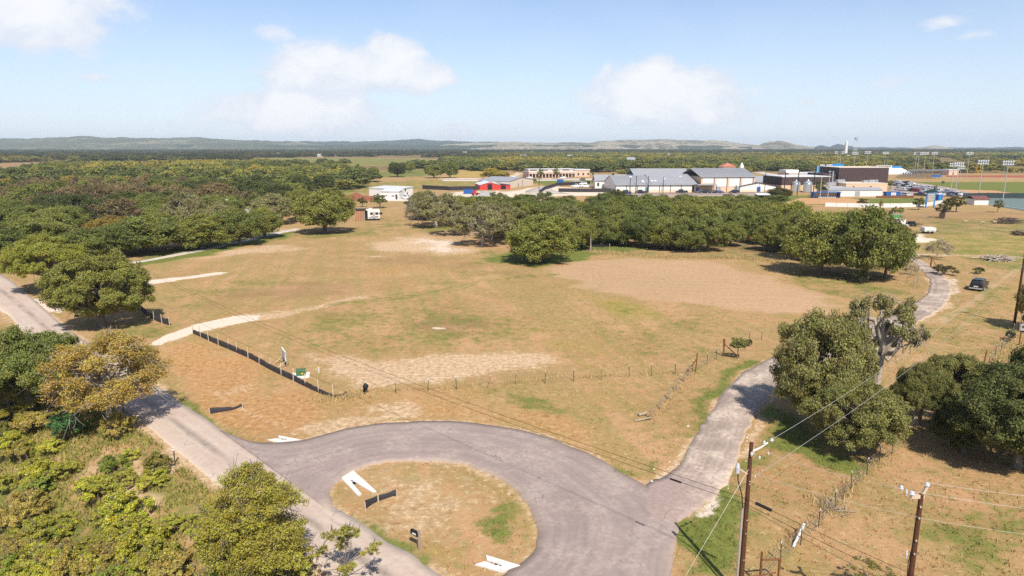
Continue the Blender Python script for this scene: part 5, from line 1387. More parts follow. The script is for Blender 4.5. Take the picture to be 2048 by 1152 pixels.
wall_run('outfield_wall', 'long low white outfield wall curving behind the ball field', 'wall', [(1650, 413.5), (1740, 415.5), (1800, 415), (1850, 413.5), (1885, 408)], 1.5, M['white'], post=.06, postm=M['steel'])
wall_run('site_fence', 'black mesh fence round the building yard behind the white shed', 'fence', [(845, 378), (900, 381), (955, 380)], 2.0, M['silt'], post=.05, gap=3)
wall_run('site_fence', 'black mesh fence curling along the yard driveway', 'fence', [(1079, 388), (1090, 380), (1115, 372), (1180, 368)], 1.8, M['silt'], post=.05, gap=3)
fo = wall_run('site_fence', 'straight black mesh fence with banners before the parked white pickups', 'fence', [(1117, 384), (1160, 384.5), (1222, 384.5)], 1.8, M['silt'], post=.05, gap=3)
for k, (x, m) in enumerate([(4, M['carwhite']), (11.5, M['red']), (18, M['carwhite'])]): MB().box(x, x + 2.6, -.09, -.05, .5, 1.4).build('banner', m, fo)
wall_run('court_fence', 'dark mesh fence between the turf and the sports court', 'fence', [(1925, 397), (1975, 396), (2060, 397), (2250, 398)], 2.2, mat('dark_wind_mesh', (.03, .045, .045), .8), post=.05, gap=4)
wall_run('court_kerb', 'low white kerb along the front of the sports court', 'kerb', [(1930, 403), (2000, 413), (2048, 420), (2120, 430)], .35, M['white'], th=.3, gap=5)
wall_run('board_pen', 'small pen of dark upright boards under the brown shadowy tree', 'pen', [(1877, 437), (1888, 437.5), (1890, 434), (1880, 433)], 1.7, M['brown'], th=.06, gap=.45)
wall_run('board_pen', 'dark board pen beside the green dumpster trees', 'pen', [(1776, 431), (1785, 431.5)], 1.6, M['brown'], th=.06, gap=.45)
wall_run('field_rail', 'low red rail fence in front of the blue dumpster', 'fence', [(1752, 396), (1800, 396), (1828, 396)], .9, M['rust'], th=.05, post=.05, gap=4)

f = Front('scoreboard', 'blue framed scoreboard on two posts facing the ball field', 'scoreboard', (1850, 416), (1868.5, 415.6))
h = f.w / 2; zt = f.z(386)
for x in (-h + .25, h - .25): f.box('post', M['skyblue'], x - .17, x + .17, -.15, .15, 0, zt)
f.box('panel', M['mastgrey'], -h + .5, h - .5, -.12, .12, zt * .5, zt - .15); f.box('frame', M['skyblue'], -h + .5, h - .5, -.16, .16, zt - .15, zt)
for i in range(4): f.box('back_brace', M['conduit'], -h + .5, h - .5, -.2, -.12, zt * .5 + i * .6, zt * .5 + .12 + i * .6)
f = Front('stadium_scoreboard', 'bright blue stadium scoreboard with white lettering blocks above the brown hall', 'scoreboard', (1633, 352), (1686, 352))
h = f.w / 2; z0, z1 = f.z(343), f.z(331.5)
f.box('panel', M['skyblue'], -h, h - 1, 0, .8, z0 - 1.5, z1); f.box('header', M['skyblue'], -h + 11, h, .1, .7, z1, z1 + 1.4)
for i in range(9): f.box('letter', M['white'], -h + 2 + i * .9 + (1.2 if i > 3 else 0), -h + 2.6 + i * .9 + (1.2 if i > 3 else 0), -.05, .3, z1 + .1, z1 + 1.0)
f.box('display', M['white'], 3, 7, -.05, 0, z0 + .2, z0 + 1.6)
for x in (-h + 1, h - 2): f.box('post', M['blue'], x - .3, x + .3, .1, .7, 0, z0)
# goal posts
b = G(1955.5, 349.5); gp = thing('goal_posts', 'yellow football goal posts at the end of the stadium field', 'goal posts', b); w = 7 * mpp(b) / 2; zt = z_top(b, 325.5)
MB().tube([(0, 0, 0), (0, 0, 2.9)], .18, 8).build('base_post', M['yellow'], gp); MB().tube([(-w, 0, 3), (w, 0, 3)], .14, 8).build('crossbar', M['yellow'], gp)
for s in (-1, 1): MB().tube([(s * w, 0, 3), (s * w, 0, zt)], .12, 8).build('upright', M['yellow'], gp)
b = G(1634, 352); gp2 = thing('yellow_post', 'thin yellow post beside the bright blue stadium scoreboard', 'post', b); MB().tube([(0, 0, 0), (0, 0, z_top(b, 325))], .15, 8).build('post', M['yellow'], gp2)
# ---- stadium
f = Front('bleachers', 'wide aluminium bleachers seen from behind at the football field', 'bleachers', (1806, 357.5), (1890, 357))
h = f.w / 2; zt = f.z(342)
for i in range(10): q = i / 9; f.box('seat_row', M['seat'], -h + 3 * q, h - 3 + 3 * q, 8 - 8 * q, 8.9 - 8 * q, .6 + (zt - .6) * q, .75 + (zt - .6) * q)
for i in range(14): x = -h + 1 + (f.w - 2) * i / 13; MB().tube([(x, 9, 0), (x, 0, zt)], .09, 5).build('raker', M['brown'] if i % 3 else M['seat'], f.o)
for i in range(11): x = -h + 2 + (f.w - 4) * i / 10; f.box('strut', M['seat'], x - .1, x + .1, .1, .3, 0, zt)
f.box('rear_rail', M['seat'], -h + 3, h, -.05, .05, zt + .3, zt + 1.1); f.box('banner', M['blue'], h - 10, h - 3, -.12, -.06, 1.0, 2.4)
f = Front('home_stand', 'white concrete home stand with a press box behind the brown theatre block', 'grandstand', (1770, 349), (1824, 348.5))
h = f.w / 2; zt = f.z(337)
MB().prism_x([(0, 0), (14, 0), (14, zt), (12, zt), (0, 1.0)], -h, h).build('terrace', M['white'], f.o)
for i in range(7): f.box('step', M['white'], -h + .2, h - .2, .6 + i * 1.6, 1.3 + i * 1.6, 1.0 + (zt - 1) * (.6 + i * 1.6) / 12 + .02, 1.0 + (zt - 1) * (.6 + i * 1.6) / 12 + .35)
f.box('press_box', M['white'], -h, h * .15, 10, 13.5, zt, f.z(331.5)); f.box('blue_banner', M['skyblue'], h * .2, h, 11.5, 12, zt + .1, zt + 1.4)
for i in range(9): f.box('window', M['glass'], -h + 1 + i * (h * 1.15 - 1.5) / 9, -h + 1.9 + i * (h * 1.15 - 1.5) / 9, 9.93, 10.05, zt + .8, zt + 1.9)
for k in range(6): f.box('flag_pad', M['blue'], -h + 16 + k * 2.2, -h + 17 + k * 2.2, -.1, .05, 0, 1.2)
f = Front('stadium_store', 'small tan store with a white roof at the end of the bleachers', 'store building', (1897, 350.5), (1916.5, 350.3))
h = f.w / 2; f.box('wall', M['pinkish'], -h, h, 0, 8, 0, 3.6); f.box('roof', M['white_roof'], -h - .3, h + .3, -.3, 8.3, 3.6, 4.3); f.box('door', M['brown'], -1, .2, -.05, .05, 0, 2.2)
# ---- small red-roofed shed, tent etc.
f = Front('red_roof_shed', 'small white shed with a red-brown roof at the corner of the sports court', 'shed', (1948, 410), (1977, 410))
h = f.w / 2; f.box('wall', M['white'], -h, h, 0, 5, 0, 2.2); f.gable('roof', M['redroof'], -h - .25, h + .25, -.3, 5.3, 2.22, 3.3); f.box('door', M['steel'], -h - .05, -h + .02, 1.5, 3, 0, 2); f.box('corner_trim', M['grey_roof'], h - .15, h + .04, -.06, .1, 0, 2.2)
for (px, by, m, nm, lab, cat, w_, hh) in [(1880, 401, M['blue'], 'portable_toilet', 'blue portable toilet with a pale roof right of the framed scoreboard', 'portable toilet', 1.9, 2.5)]:
    b = G(px, by); o = thing(nm, lab, cat, b, .1); MB().box(-w_ / 2, w_ / 2, 0, 1.6, 0, hh).build('cabin', m, o); MB().hexa([(-w_ / 2, 0, hh), (w_ / 2, 0, hh), (w_ / 2, 1.6, hh), (-w_ / 2, 1.6, hh)], [(-w_ / 2 + .3, .3, hh + .3), (w_ / 2 - .3, .3, hh + .3), (w_ / 2 - .3, 1.3, hh + .3), (-w_ / 2 + .3, 1.3, hh + .3)]).build('roof', M['white'], o); MB().box(-.4, .4, -.05, .02, .15, 2.0).build('door', M['skyblue'], o)


def dumpster(px, by, w_px, hh, m, lab, rz=.1, sign=None):
    b = G(px, by); w = w_px * mpp(b) / 2; o = thing('dumpster', lab, 'dumpster', b, rz)
    MB().hexa([(-w * .92, .15, .15), (w * .92, .15, .15), (w * .92, 2.2, .15), (-w * .92, 2.2, .15)], [(-w, 0, hh), (w, 0, hh), (w, 2.4, hh), (-w, 2.4, hh)]).build('bin', m, o)
    for i in range(5): x = -w * .85 + i * w * 1.7 / 4; MB().box(x - .06, x + .06, -.02, .14, .3, hh - .1).build('rib', m, o)
    MB().box(-w - .05, w + .05, -.08, .05, hh, hh + .12).build('rim', M['steel'] if m is M['dumpgreen'] else m, o)
    if sign: MB().box(-w * .3, w * .35, -.12, -.05, .5, hh - .3).build('sign', M['white'], o); MB().box(-w * .2, w * .25, -.14, -.115, .9, 1.1).build('lettering', M['print'], o)
    return o


dumpster(1786, 393, 30, 2.0, M['blue'], 'long blue dumpster with a white sign panel by the school car park', .02, True)
dumpster(936.5, 388, 20, 2.0, M['blue'], 'blue dumpster in the building yard left of the red barn', .05)
dumpster(1121, 366, 12, 2.0, M['blue'], 'small blue dumpster behind the site fence near the pickups', .05)
dumpster(1795, 438.5, 18, 1.3, M['dumpgreen'], 'green skip with a pale rim on the grass under two small trees', -.05)

# ---- red barn and sheds by the yard
f = Front('red_barn', 'red gabled barn with a dark doorway at the building yard', 'barn', (959.5, 380), (1000, 379.5))
h = f.w / 2; zt = f.z(364.5); ze = f.z(370)
MB().prism_y([(-h, 0), (h, 0), (h, ze), (0, zt), (-h, ze)][::-1], 0, 16).build('wall', M['red'], f.o)
f.gable('roof', M['white_roof'], -h - .2, h + .2, -.3, 16.3, ze + .12, zt + .14, 'y', .14); f.box('doorway', M['black'], -1.2, 1.2, -.04, .05, 0, 2.9)
f.box('side_lean_to', M['red'], h + .2, h + 6, 3, 12, 0, 2.2); MB().hexa([(h, 2.6, 3.0), (h + 6.4, 2.6, 2.3), (h + 6.4, 12.4, 2.3), (h, 12.4, 3.0)], [(h, 2.6, 3.15), (h + 6.4, 2.6, 2.45), (h + 6.4, 12.4, 2.45), (h, 12.4, 3.15)]).build('lean_to_roof', M['grey_roof'], f.o)
f.box('lean_to_opening', M['black'], h + 1, h + 3.6, 2.94, 3.06, 0, 2)
f = Front('grey_metal_shed', 'wide grey metal shed with a low gable behind the red barn', 'shed', (1018, 377), (1066, 371))
h = f.w / 2; MB().prism_y([(-h, 0), (h, 0), (h, 3.6), (0, 5.2), (-h, 3.6)][::-1], 0, 18).build('wall', M['cream'], f.o); f.gable('roof', M['grey_roof'], -h - .3, h + .3, -.3, 18.3, 3.75, 5.4, 'y', .15)
f.box('downpipe', M['blue'], 1.0, 1.4, -.12, 0, 0, 3.8); f.box('door', M['brown'], -4.6, -3.6, -.05, .05, 0, 2.1)
for i in range(10): f.box('wall_panel', M['cream'], -h + f.w * i / 10 + .04, -h + f.w * (i + 1) / 10 - .04, -.05, .03, .1, 3.4)
f = Front('grey_house', 'small white house with a grey roof left of the long hall', 'house', (1190, 377), (1222, 377))
h = f.w / 2; f.box('wall', M['white'], -h, h, 0, 10, 0, 4.2); f.gable('roof', M['grey_roof'], -h - .4, h + 10, -.5, 10.5, 4.22, 7.0)
for x in (-h + 1.6, h - 2.4): w_ = f.box('window', M['glass'], x - .5, x + .5, -.06, .04, 1.2, 3.0); f.box('frame', M['white'], x - .62, x + .62, -.09, .02, 3.02, 3.15, w_)
# long pale school wing
f = Front('long_school_wing', 'long pale pink school wing with a shaded porch of columns', 'school wing', (1058, 356), (1150, 355))
h = f.w / 2; f.box('wall', M['pinkish'], -h, h, 3, 16, 0, 4); f.box('roof', M['white_roof'], -h - .3, h + .3, -.4, 16.3, 4.0, 4.5); f.box('fascia', M['pinkish'], -h - .2, h + .2, -.3, .0, 2.9, 4.0)
for i in range(15): f.box('column', M['pinkish'], -h + f.w * i / 14 - .28, -h + f.w * i / 14 + .28, -.2, .3, 0, 2.9)
for i in range(14): x = -h + f.w * (i + .5) / 14; f.box('window', M['glass'], x - 1.0, x + 1.0, 2.92, 3.05, .9, 2.7)
f.box('upper_block', M['pinkish'], -h + 1, -h + 34, 5, 15, 4.5, 5.7); f.box('upper_roof', M['white_roof'], -h + .6, -h + 34.4, 4.6, 15.4, 5.7, 6.0)
for i in range(4): f.box('upper_window', M['brown'], -h + 2 + i * 8, -h + 7 + i * 8, 4.93, 5.05, 4.8, 5.5)
f = Front('school_wing_end', 'pale pink end block with small windows beside the long porch wing', 'school wing', (1150, 353.5), (1179, 353))
h = f.w / 2; f.box('wall', M['pinkish'], -h, h, 0, 12, 0, 4.6); f.box('roof', M['white_roof'], -h - .3, h + .3, -.3, 12.3, 4.6, 5.2)
for i in range(4): f.box('window', M['glass'], -h + 2 + i * 4, -h + 3.3 + i * 4, -.06, .05, 1.0, 2.6)
f = Front('pavilion', 'small pale pavilion with a red tiled roof behind the hall ridge', 'pavilion', (1445, 362), (1470, 362))
h = f.w / 2; f.box('wall', M['pinkish'], -h, h, 0, 10, 0, 9); MB().hexa([(-h - .5, -.5, 9), (h + .5, -.5, 9), (h + .5, 10.5, 9), (-h - .5, 10.5, 9)], [(-.4, 4.6, 11.2), (.4, 4.6, 11.2), (.4, 5.4, 11.2), (-.4, 5.4, 11.2)]).build('roof', mat('tile_red', (.42, .16, .10)), f.o)
f = Front('white_steeple', 'slender white steeple beyond the gymnasium roof', 'steeple', (1481, 355), (1485, 355))
f.box('tower', M['white'], -1.2, 1.2, 0, 2.4, 0, f.z(333)); MB().hexa([(-1.2, 0, f.z(333)), (1.2, 0, f.z(333)), (1.2, 2.4, f.z(333)), (-1.2, 2.4, f.z(333))], [(-.15, 1.1, f.z(325)), (.15, 1.1, f.z(325)), (.15, 1.3, f.z(325)), (-.15, 1.3, f.z(325))]).build('spire', M['white'], f.o)

# ---- white sheds left of the grove
f = Front('white_metal_building', 'two-storey white metal building in the left yard', 'metal building', (796, 396), (826, 393))
h = f.w / 2; zt = f.z(371); MB().hexa([(-h, 0, 0), (h, 0, 0), (h, 16, 0), (-h, 16, 0)], [(-h, 0, zt - 1.4), (h, 0, zt - .9), (h, 16, zt - .9), (-h, 16, zt - 1.4)]).build('wall', M['white'], f.o)
MB().hexa([(-h - .2, -.3, zt - 1.4), (h + .2, -.3, zt - .9), (h + .2, 16.2, zt - .9), (-h - .2, 16.2, zt - 1.4)], [(-h - .2, -.3, zt - 1.15), (h + .2, -.3, zt - .65), (h + .2, 16.2, zt - .65), (-h - .2, 16.2, zt - 1.15)]).build('roof', M['white_roof'], f.o)
for x in (-h + 1.4, 0): f.box('window', M['glass'], x - .4, x + .4, -.05, .05, 2.6, 3.6)
f.box('door', M['brown'], .9, 1.5, -.05, .05, 0, 2.1)
for i in range(6): f.box('wall_panel', M['white'], -h + f.w * i / 6 + .03, -h + f.w * (i + 1) / 6 - .03, -.03, .02, .1, 2.2)
f = Front('white_office_trailer', 'long low white site office with a garage door panel in the left yard', 'site office', (761, 398.5), (798, 399))
h = f.w / 2; f.box('wall', M['white'], -h, h, 0, 6, 0, 3.2); MB().hexa([(-h - .2, -.3, 3.2), (h + .2, -.3, 3.2), (h + .2, 6.3, 3.9), (-h - .2, 6.3, 3.9)], [(-h - .2, -.3, 3.35), (h + .2, -.3, 3.35), (h + .2, 6.3, 4.05), (-h - .2, 6.3, 4.05)]).build('roof', M['white_roof'], f.o)
f.box('garage_door', M['white'], -h + 3.6, h - 1.9, -.06, .03, 0, 2.6); f.box('window', M['glass'], -h + 4.8, -h + 6.2, -.09, .0, 1.2, 1.6); f.box('door', M['brown'], h - 1.5, h - .6, -.06, .03, 0, 2.1); f.box('door_frame', M['pinkish'], -h + 3.4, -h + 3.58, -.07, .02, 0, 2.8)

# ---- houses under the oaks
f = Front('brick_cottage', 'orange brick cottage with a white-framed window half hidden under the oaks', 'cottage', (1428, 478), (1520, 476))
h = f.w / 2; f.box('wall', M['brick'], -h, h, 0, 9, 0, 2.8); f.gable('roof', M['grey_roof'], -h - .5, h + .5, -.6, 9.6, 2.82, 4.8)
for x in (-h + 3.2, 2.5, h - 2.5):
    w_ = f.box('window', M['glass'], x - .55, x + .55, -.06, .03, .9, 2.2)
    for a in ((x - .72, x - .56, .75, 2.35), (x + .56, x + .72, .75, 2.35), (x - .72, x + .72, 2.21, 2.37), (x - .72, x + .72, .73, .89)): f.box('frame', M['white'], a[0], a[1], -.1, .02, a[2], a[3], w_)
f.box('porch_post', M['brown'], -h + 1.6, -h + 1.85, -2, -1.75, 0, 2.8); f.box('door', M['brown'], -.5, .5, -.06, .03, 0, 2.1)
f = Front('white_house', 'low white house with a garage behind the lawn oaks on the left', 'house', (500, 455), (560, 452))
h = f.w / 2; f.box('wall', M['white'], -h, h, 0, 9, 0, 2.7); f.gable('roof', M['white_roof'], -h - .4, h + .4, -.5, 9.5, 2.72, 4.6)
for x in (-h + 2, 0): f.box('window', M['glass'], x - .6, x + .6, -.06, .03, .9, 2.1)
f.box('garage_opening', M['black'], h - 4.2, h - 1.4, -.05, .03, 0, 2.3)
f = Front('pale_house', 'pale grey house glimpsed between the tall lawn oaks', 'house', (400, 442), (455, 440))
h = f.w / 2; f.box('wall', M['white'], -h, h, 0, 9, 0, 3.4); f.gable('roof', M['white_roof'], -h - .4, h + .4, -.5, 9.5, 3.4, 5.8)
for x in (-2, 2): f.box('window', M['glass'], x - .6, x + .6, -.06, .03, 1, 2.4)

# ---- houses scattered in the far woods
def far_house(wall, roof, w, d, hh, rh):
    o = thing('house', '', 'house'); MB().box(-w / 2, w / 2, 0, d, 0, hh).build('wall', wall, o)
    MB().prism_x([(-.5, hh), (d / 2, hh + rh), (d + .5, hh), (d + .5, hh - .2), (d / 2, hh + rh - .2), (-.5, hh - .2)][::-1], -w / 2 - .4, w / 2 + .4).build('roof', roof, o)
    for x in (-w * .3, w * .02, w * .3): MB().box(x - .7, x + .7, -.07, .03, 1.0, 2.4).build('window', M['glass'], o)
    return o


HP = [far_house(M['cream'], M['mastgrey'], 10, 8, 4.0, 2.4), far_house(M['pinkish'], M['grey_roof'], 14, 9, 4.0, 2.4), far_house(M['white'], M['grey_roof'], 10, 8, 5.0, 2.8)]
HL = [('cream house with a pale grey roof scattered in the far woods', 'cream houses in the far woods'), ('pale pink house with a grey roof scattered in the far woods', 'pink houses in the far woods'), ('white house with a grey roof scattered in the far woods', 'grey-roofed white houses in the far woods')]
used = [0, 0, 0]
for i, (b, px) in enumerate(HOUSES):
    k = hr.choice((0, 0, 1, 2)); rz = hr.uniform(-.4, .4) - math.atan2(b.x, b.y) * .6
    if not used[k]:
        used[k] = 1; HP[k].location = b; HP[k].rotation_euler = (0, 0, rz); tag(HP[k], HL[k][0], group=HL[k][1])
    else: dup(HP[k], b, rz, label=HL[k][0], group=HL[k][1])
for k in range(3):
    if not used[k]:
        for c in list(HP[k].children): bpy.data.objects.remove(c)
        bpy.data.objects.remove(HP[k])

# ---- water towers
b = at_dist(1709.5, 1500); zt = z_top(b, 274)
o = thing('water_tower', 'tall legged water tower with a flattened tank on the horizon', 'water tower', b)
MB().tube([(0, 0, zt - 5), (0, 0, zt - 4), (0, 0, zt - 1.5), (0, 0, zt)], [1.5, 4.6, 4.2, .6], 16).build('tank', M['steel'], o)
for a in range(4):
    c, s = math.cos(a * math.pi / 2 + .5), math.sin(a * math.pi / 2 + .5); MB().tube([(c * 4.6, s * 4.6, 0), (c * 3.4, s * 3.4, zt - 4)], .22, 6).build('leg', M['white'], o)
MB().tube([(0, 0, 0), (0, 0, zt - 5)], .35, 8).build('riser', M['white'], o)
b = at_dist(1690.5, 1450); zt = z_top(b, 282)
o = thing('white_standpipe', 'plain white standpipe tower left of the legged water tower', 'water tower', b)
MB().tube([(0, 0, 0), (0, 0, zt - 1), (0, 0, zt)], [3.4, 2.6, 1.2], 18).build('shaft', M['white'], o); MB().tube([(0, 0, zt), (0, 0, zt + 3)], .3, 6).build('mast', M['white'], o)

# ---- floodlights and poles of the sports ground
fl = [(2013.9, 324, 2005.8, 398.6, 'tall pale floodlight mast standing in the sports court'), (1963.3, 322.5, 1956.7, 394, 'tall pale floodlight mast beside the red-roofed shed'),
      (1916.5, 327, 1910.6, 384, 'floodlight mast at the right end of the car park'), (1920.8, 334, 1918, 366, 'shorter floodlight mast on the turf behind the car park'),
      (1904.7, 328, 1901.8, 381, 'slim floodlight mast inside the car park end'), (1937, 305.6, 1932.9, 356, 'floodlight mast right of the bleachers'),
      (1866, 305.6, 1864, 350, 'floodlight mast behind the middle of the bleachers'), (1836, 306, 1833, 352, 'right mast of the close pair behind the bleachers'),
      (1831.3, 306, 1828, 352, 'left mast of the close pair behind the bleachers'), (1849, 305.5, 1846, 351, 'thin mast between the pair and the middle mast'),
      (1673.5, 304, 1672, 350, 'left mast of the pair above the stadium scoreboard'), (1679.7, 304, 1677.5, 350, 'right mast of the pair above the stadium scoreboard'),
      (1708.5, 306, 1706, 350, 'mast rising behind the left part of the theatre block'), (1733.5, 304, 1731, 350, 'mast rising behind the middle of the theatre block'), (1770, 305, 1766.5, 350, 'faint mast rising behind the press box')]
for (tx, ty, bx, by, lab) in fl:
    b = G(bx, by); zt = z_top(b, ty) - b.z; o = thing('floodlight_mast', lab, 'floodlight', b)
    MB().tube([(0, 0, 0), (0, 0, zt)], [.2, .12], 8).build('mast', M['mastgrey'], o)
    for k, zz in enumerate((zt - .2, zt - 1.3)):
        a = MB().box(-2.2, 2.2, -.08, .08, zz - .08, zz + .08).build('crossarm', M['steel'], o)
        for i in range(5): MB().box(-2.0 + i - .32, -2.0 + i + .32, -.35, .25, zz + .1, zz + .72).build('lamp', M['lamphead'], a)
for (px, ty, by, lab) in [(1529, 335, 385, 'dark net pole left of the brown hall'), (1568, 344, 388, 'dark net pole at the left end of the brown hall'), (1594, 336, 391, 'tall dark net pole in front of the left silo'), (1626, 344, 392, 'dark net pole beside the dugout'),
                          (1326, 354, 385, 'dark lamp pole with a bracket before the long hall'), (1260, 357, 385, 'slim dark pole near the left end of the long hall'), (1296, 352, 385, 'slim dark pole before the middle of the long hall'), (1272, 352, 385, 'thin grey pole before the long hall near its left door'), (1078, 352, 384, 'slim dark pole by the yard driveway'), (1047, 349, 372, 'dark pole in front of the grey metal shed')]:
    b = G(px, by); zt = z_top(b, ty); o = thing('net_pole', lab, 'pole', b); MB().tube([(0, 0, 0), (0, 0, zt)], .14 if by < 388 else .2, 6).build('shaft', M['black'], o); MB().box(-.3, .3, -.06, .06, zt - .1, zt + .02).build('cap', M['black'], o)
for (px, ty, by, lab) in [(1655, 342, 399, 'grey steel lamp mast at the edge of the infield, right one'), (1639, 353, 405, 'grey steel mast standing in front of the dugout')]:
    b = G(px, by); zt = z_top(b, ty); o = thing('steel_mast', lab, 'mast', b); MB().tube([(0, 0, 0), (0, 0, zt)], [.2, .12], 8).build('shaft', M['steel'], o); MB().box(-.5, .5, -.1, .1, zt - .3, zt).build('bracket', M['steel'], o)
# ================================================================ roadside and field objects
def gpt(x, y, up=0.0): return Vector((x, y, zat(x, y) + up))


# ---- concrete safety ends of the culverts: sloped slab with an open slot
def culvert(lab, A, Bp, Cp, Dp, slot, drop=.35):
    """A,B back edge (left, right) and D,C front toes in the photograph; slot = its own four pixels"""
    P = [G(*p) for p in (A, Bp, Cp, Dp)]; org = sum(P, Vector()) / 4; o = thing('culvert_end', lab, 'culvert', org)
    S = [G(*p) for p in slot]                       # slot: apex-left, apex-right, mouth-right, mouth-left
    z = lambda p, up: (p.x - org.x, p.y - org.y, p.z - org.z + up)
    mb = MB()
    def slab_(ps, u): mb.hexa([z(p, -.3) for p in ps], [z(p, uu) for p, uu in zip(ps, u)])
    slab_([P[0], S[0], S[3], P[3]][::-1], [.08, .11, .10, .06]); slab_([S[1], P[1], P[2], S[2]][::-1], [.06, .10, .11, .08])
    slab_([P[0], P[1], S[1], S[0]][::-1], [.11, .11, .13, .13])
    # faces may wind either way depending on the outline: recalculated below
    q = mb.build('apron', M['concrete'], o)
    import bmesh
    bm = bmesh.new(); bm.from_mesh(q.data); bmesh.ops.recalc_face_normals(bm, faces=bm.faces); bm.to_mesh(q.data); bm.free()
    c = (S[0] + S[1]) / 2; d = ((S[3] + S[2]) / 2 - c); d.z = 0; d.normalize(); p0 = c - org - d * .25
    MB().tube([(p0.x, p0.y, -.02), (p0.x + d.x * .42, p0.y + d.y * .42, -.05)], .15, 12).build('pipe_mouth', M['black'], o)
    return o


culvert('white forked concrete culvert end on the island near the road junction', (683, 958), (707, 944), (753, 985), (716, 993), [(704, 968), (709, 965), (744, 985), (723, 990)])
culvert('white forked concrete culvert end at the bottom tip of the island', (1004, 1146), (1040, 1134), (972, 1113), (950, 1131), [(993, 1134), (997, 1131), (974, 1122), (970, 1126)])
culvert('white concrete culvert end on the verge at the start of the loop', (561, 886), (603, 882), (557, 873), (535, 881), [(566, 882), (570, 880), (558, 877), (554, 879)])


# ---- silt fences
def silt_fence(lab, pts, hgt, stakes=True, posts=None, stake_h=1.25, tops=None, group=None):
    W_ = [G(*p) for p in pts]; o = thing('silt_fence', lab, 'silt fence', W_[0], group=group); org = W_[0]
    V = np.array([[p.x, p.y] for p in W_]); n = max(8, int(sum((b - a).length for a, b in zip(W_[:-1], W_[1:])) / .35)); C = resample(V, n)
    mb = MB(); ts = np.linspace(0, 1, n); hh = np.interp(ts, np.linspace(0, 1, len(hgt)), hgt)
    v = []
    for i, (x, y) in enumerate(C):
        z = zat(x, y); a = math.sin(i * 1.7) * .04 + random.uniform(-.03, .03); h_ = hh[i] + random.uniform(-.04, .04)
        for dy in (-.015, .015): v += [(x - org.x, y - org.y + dy, z - org.z - .03), (x - org.x + a * .6, y - org.y + dy + a, z - org.z + h_ * .5), (x - org.x, y - org.y + dy + .05, z - org.z + h_)]
    f_ = []
    for i in range(n - 1):
        a, b = i * 6, (i + 1) * 6
        f_ += [(a, b, b + 1, a + 1), (a + 1, b + 1, b + 2, a + 2), (a + 4, b + 4, b + 3, a + 3), (a + 5, b + 5, b + 4, a + 4), (a + 2, b + 2, b + 5, a + 5)]
    mb.add(v, f_).build('fabric', M['silt'], o, True)
    st = MB().hexa([(-.035, -.035, -.1), (.035, -.035, -.1), (.035, .035, -.1), (-.035, .035, -.1)], [(-.03, -.03, stake_h), (.03, -.03, stake_h), (.03, .03, stake_h), (-.03, .03, stake_h)]).mesh('silt_stake', M['stake'])
    for p in (posts or []):
        b = G(*p); q = link_mesh('stake', st, o, b - org + Vector((0, -.06, 0))); q.rotation_euler = (random.uniform(-.06, .06), random.uniform(-.06, .06), random.random())
    return o


sp = [(386, 667), (402, 674), (418, 683), (437, 690), (457, 698), (475, 705), (497, 716), (519, 728), (541, 739), (563, 750), (587, 762), (611, 773), (638, 785), (667, 795)]
silt_fence('long black silt fence on pale stakes between the road bank and the field', [(386, 667), (437, 690), (497, 716), (541, 740), (587, 762), (638, 786), (667, 795), (680, 794), (694, 788)], [.5, .6, .65, .6, .62, .58, .6, .45, .2], posts=sp)
silt_fence('short black silt fence behind the thick-trunked oak ending at the limestone track', [(268, 612), (283, 622), (297, 632), (315, 643), (340, 651)], [.5, .75, .6, .65, .8], posts=[(268, 613), (283, 623), (296, 632), (308, 640), (325, 648), (340, 652)])
silt_fence('small curved black silt fence on the orange bank beside the road', [(420, 828), (432, 826), (448, 823), (466, 820), (484, 813), (487, 816)], [.5, .45, .36, .2, .25, .4], posts=[(420, 828), (486, 816)], stake_h=.5)
silt_fence('small drooping black silt fence on the island beside the forked culvert end', [(730, 1019), (740, 1012), (752, 1004), (770, 998), (790, 991), (795, 993)], [.55, .45, .40, .36, .36, .45], posts=[(731, 1020), (757, 1003), (794, 993)], stake_h=.55)

# ---- field sign, transformer, white post, bagged post
b = G(569, 730); o = thing('field_sign', 'white notice board on two wooden posts with struts inside the silt fence', 'sign', b, math.radians(-62))
zt = z_top(b, 700) - b.z
MB().box(-.95, .95, -.04, .04, zt * .42, zt).build('board', M['white'], o)
MB().box(-1.0, 1.0, -.06, .06, zt, zt + .05).build('edge_trim', M['white'], o); MB().box(-.95, .95, -.05, .05, zt * .30, zt * .42).build('lower_board', M['black'], o)
for s in (-1, 1):
    MB().box(s * .88 - .05, s * .88 + .05, .05, .15, -.2, zt * .98).build('post', M['wood'], o); MB().tube([(s * .88, -.9, 0), (s * .88, 0, zt * .42)], .045, 5).build('strut', M['stake'], o)
for k, (x0, x1, z0, z1) in enumerate([(-.7, .6, .84, .90), (-.7, .3, .74, .79), (-.6, .65, .64, .68), (-.6, .5, .56, .60)]): MB().box(x0, x1, -.055, -.042, zt * z0, zt * z1).build('print_line', M['conduit'], o)
b = G(602, 752); o = thing('transformer_box', 'green electrical transformer cabinet on a white concrete pad', 'transformer', b, R(14))
MB().box(-.80, .80, -.75, .75, -.1, .12).build('pad', M['white'], o); MB().box(-.42, .42, -.36, .36, .122, .60).build('cabinet', M['green'], o)
MB().hexa([(-.45, -.39, .60), (.45, -.39, .60), (.45, .39, .60), (-.45, .39, .60)], [(-.42, -.30, .66), (.42, -.30, .66), (.42, .36, .66), (-.42, .36, .66)]).build('lid', M['green'], o)
MB().box(-.44, -.418, -.30, -.05, .18, .42).build('white_label', M['white'], o); MB().box(.05, .22, -.378, -.358, .32, .41).build('warning_label', M['yellow'], o); MB().box(-.01, .01, -.372, -.358, .18, .58).build('door_seam', M['black'], o)
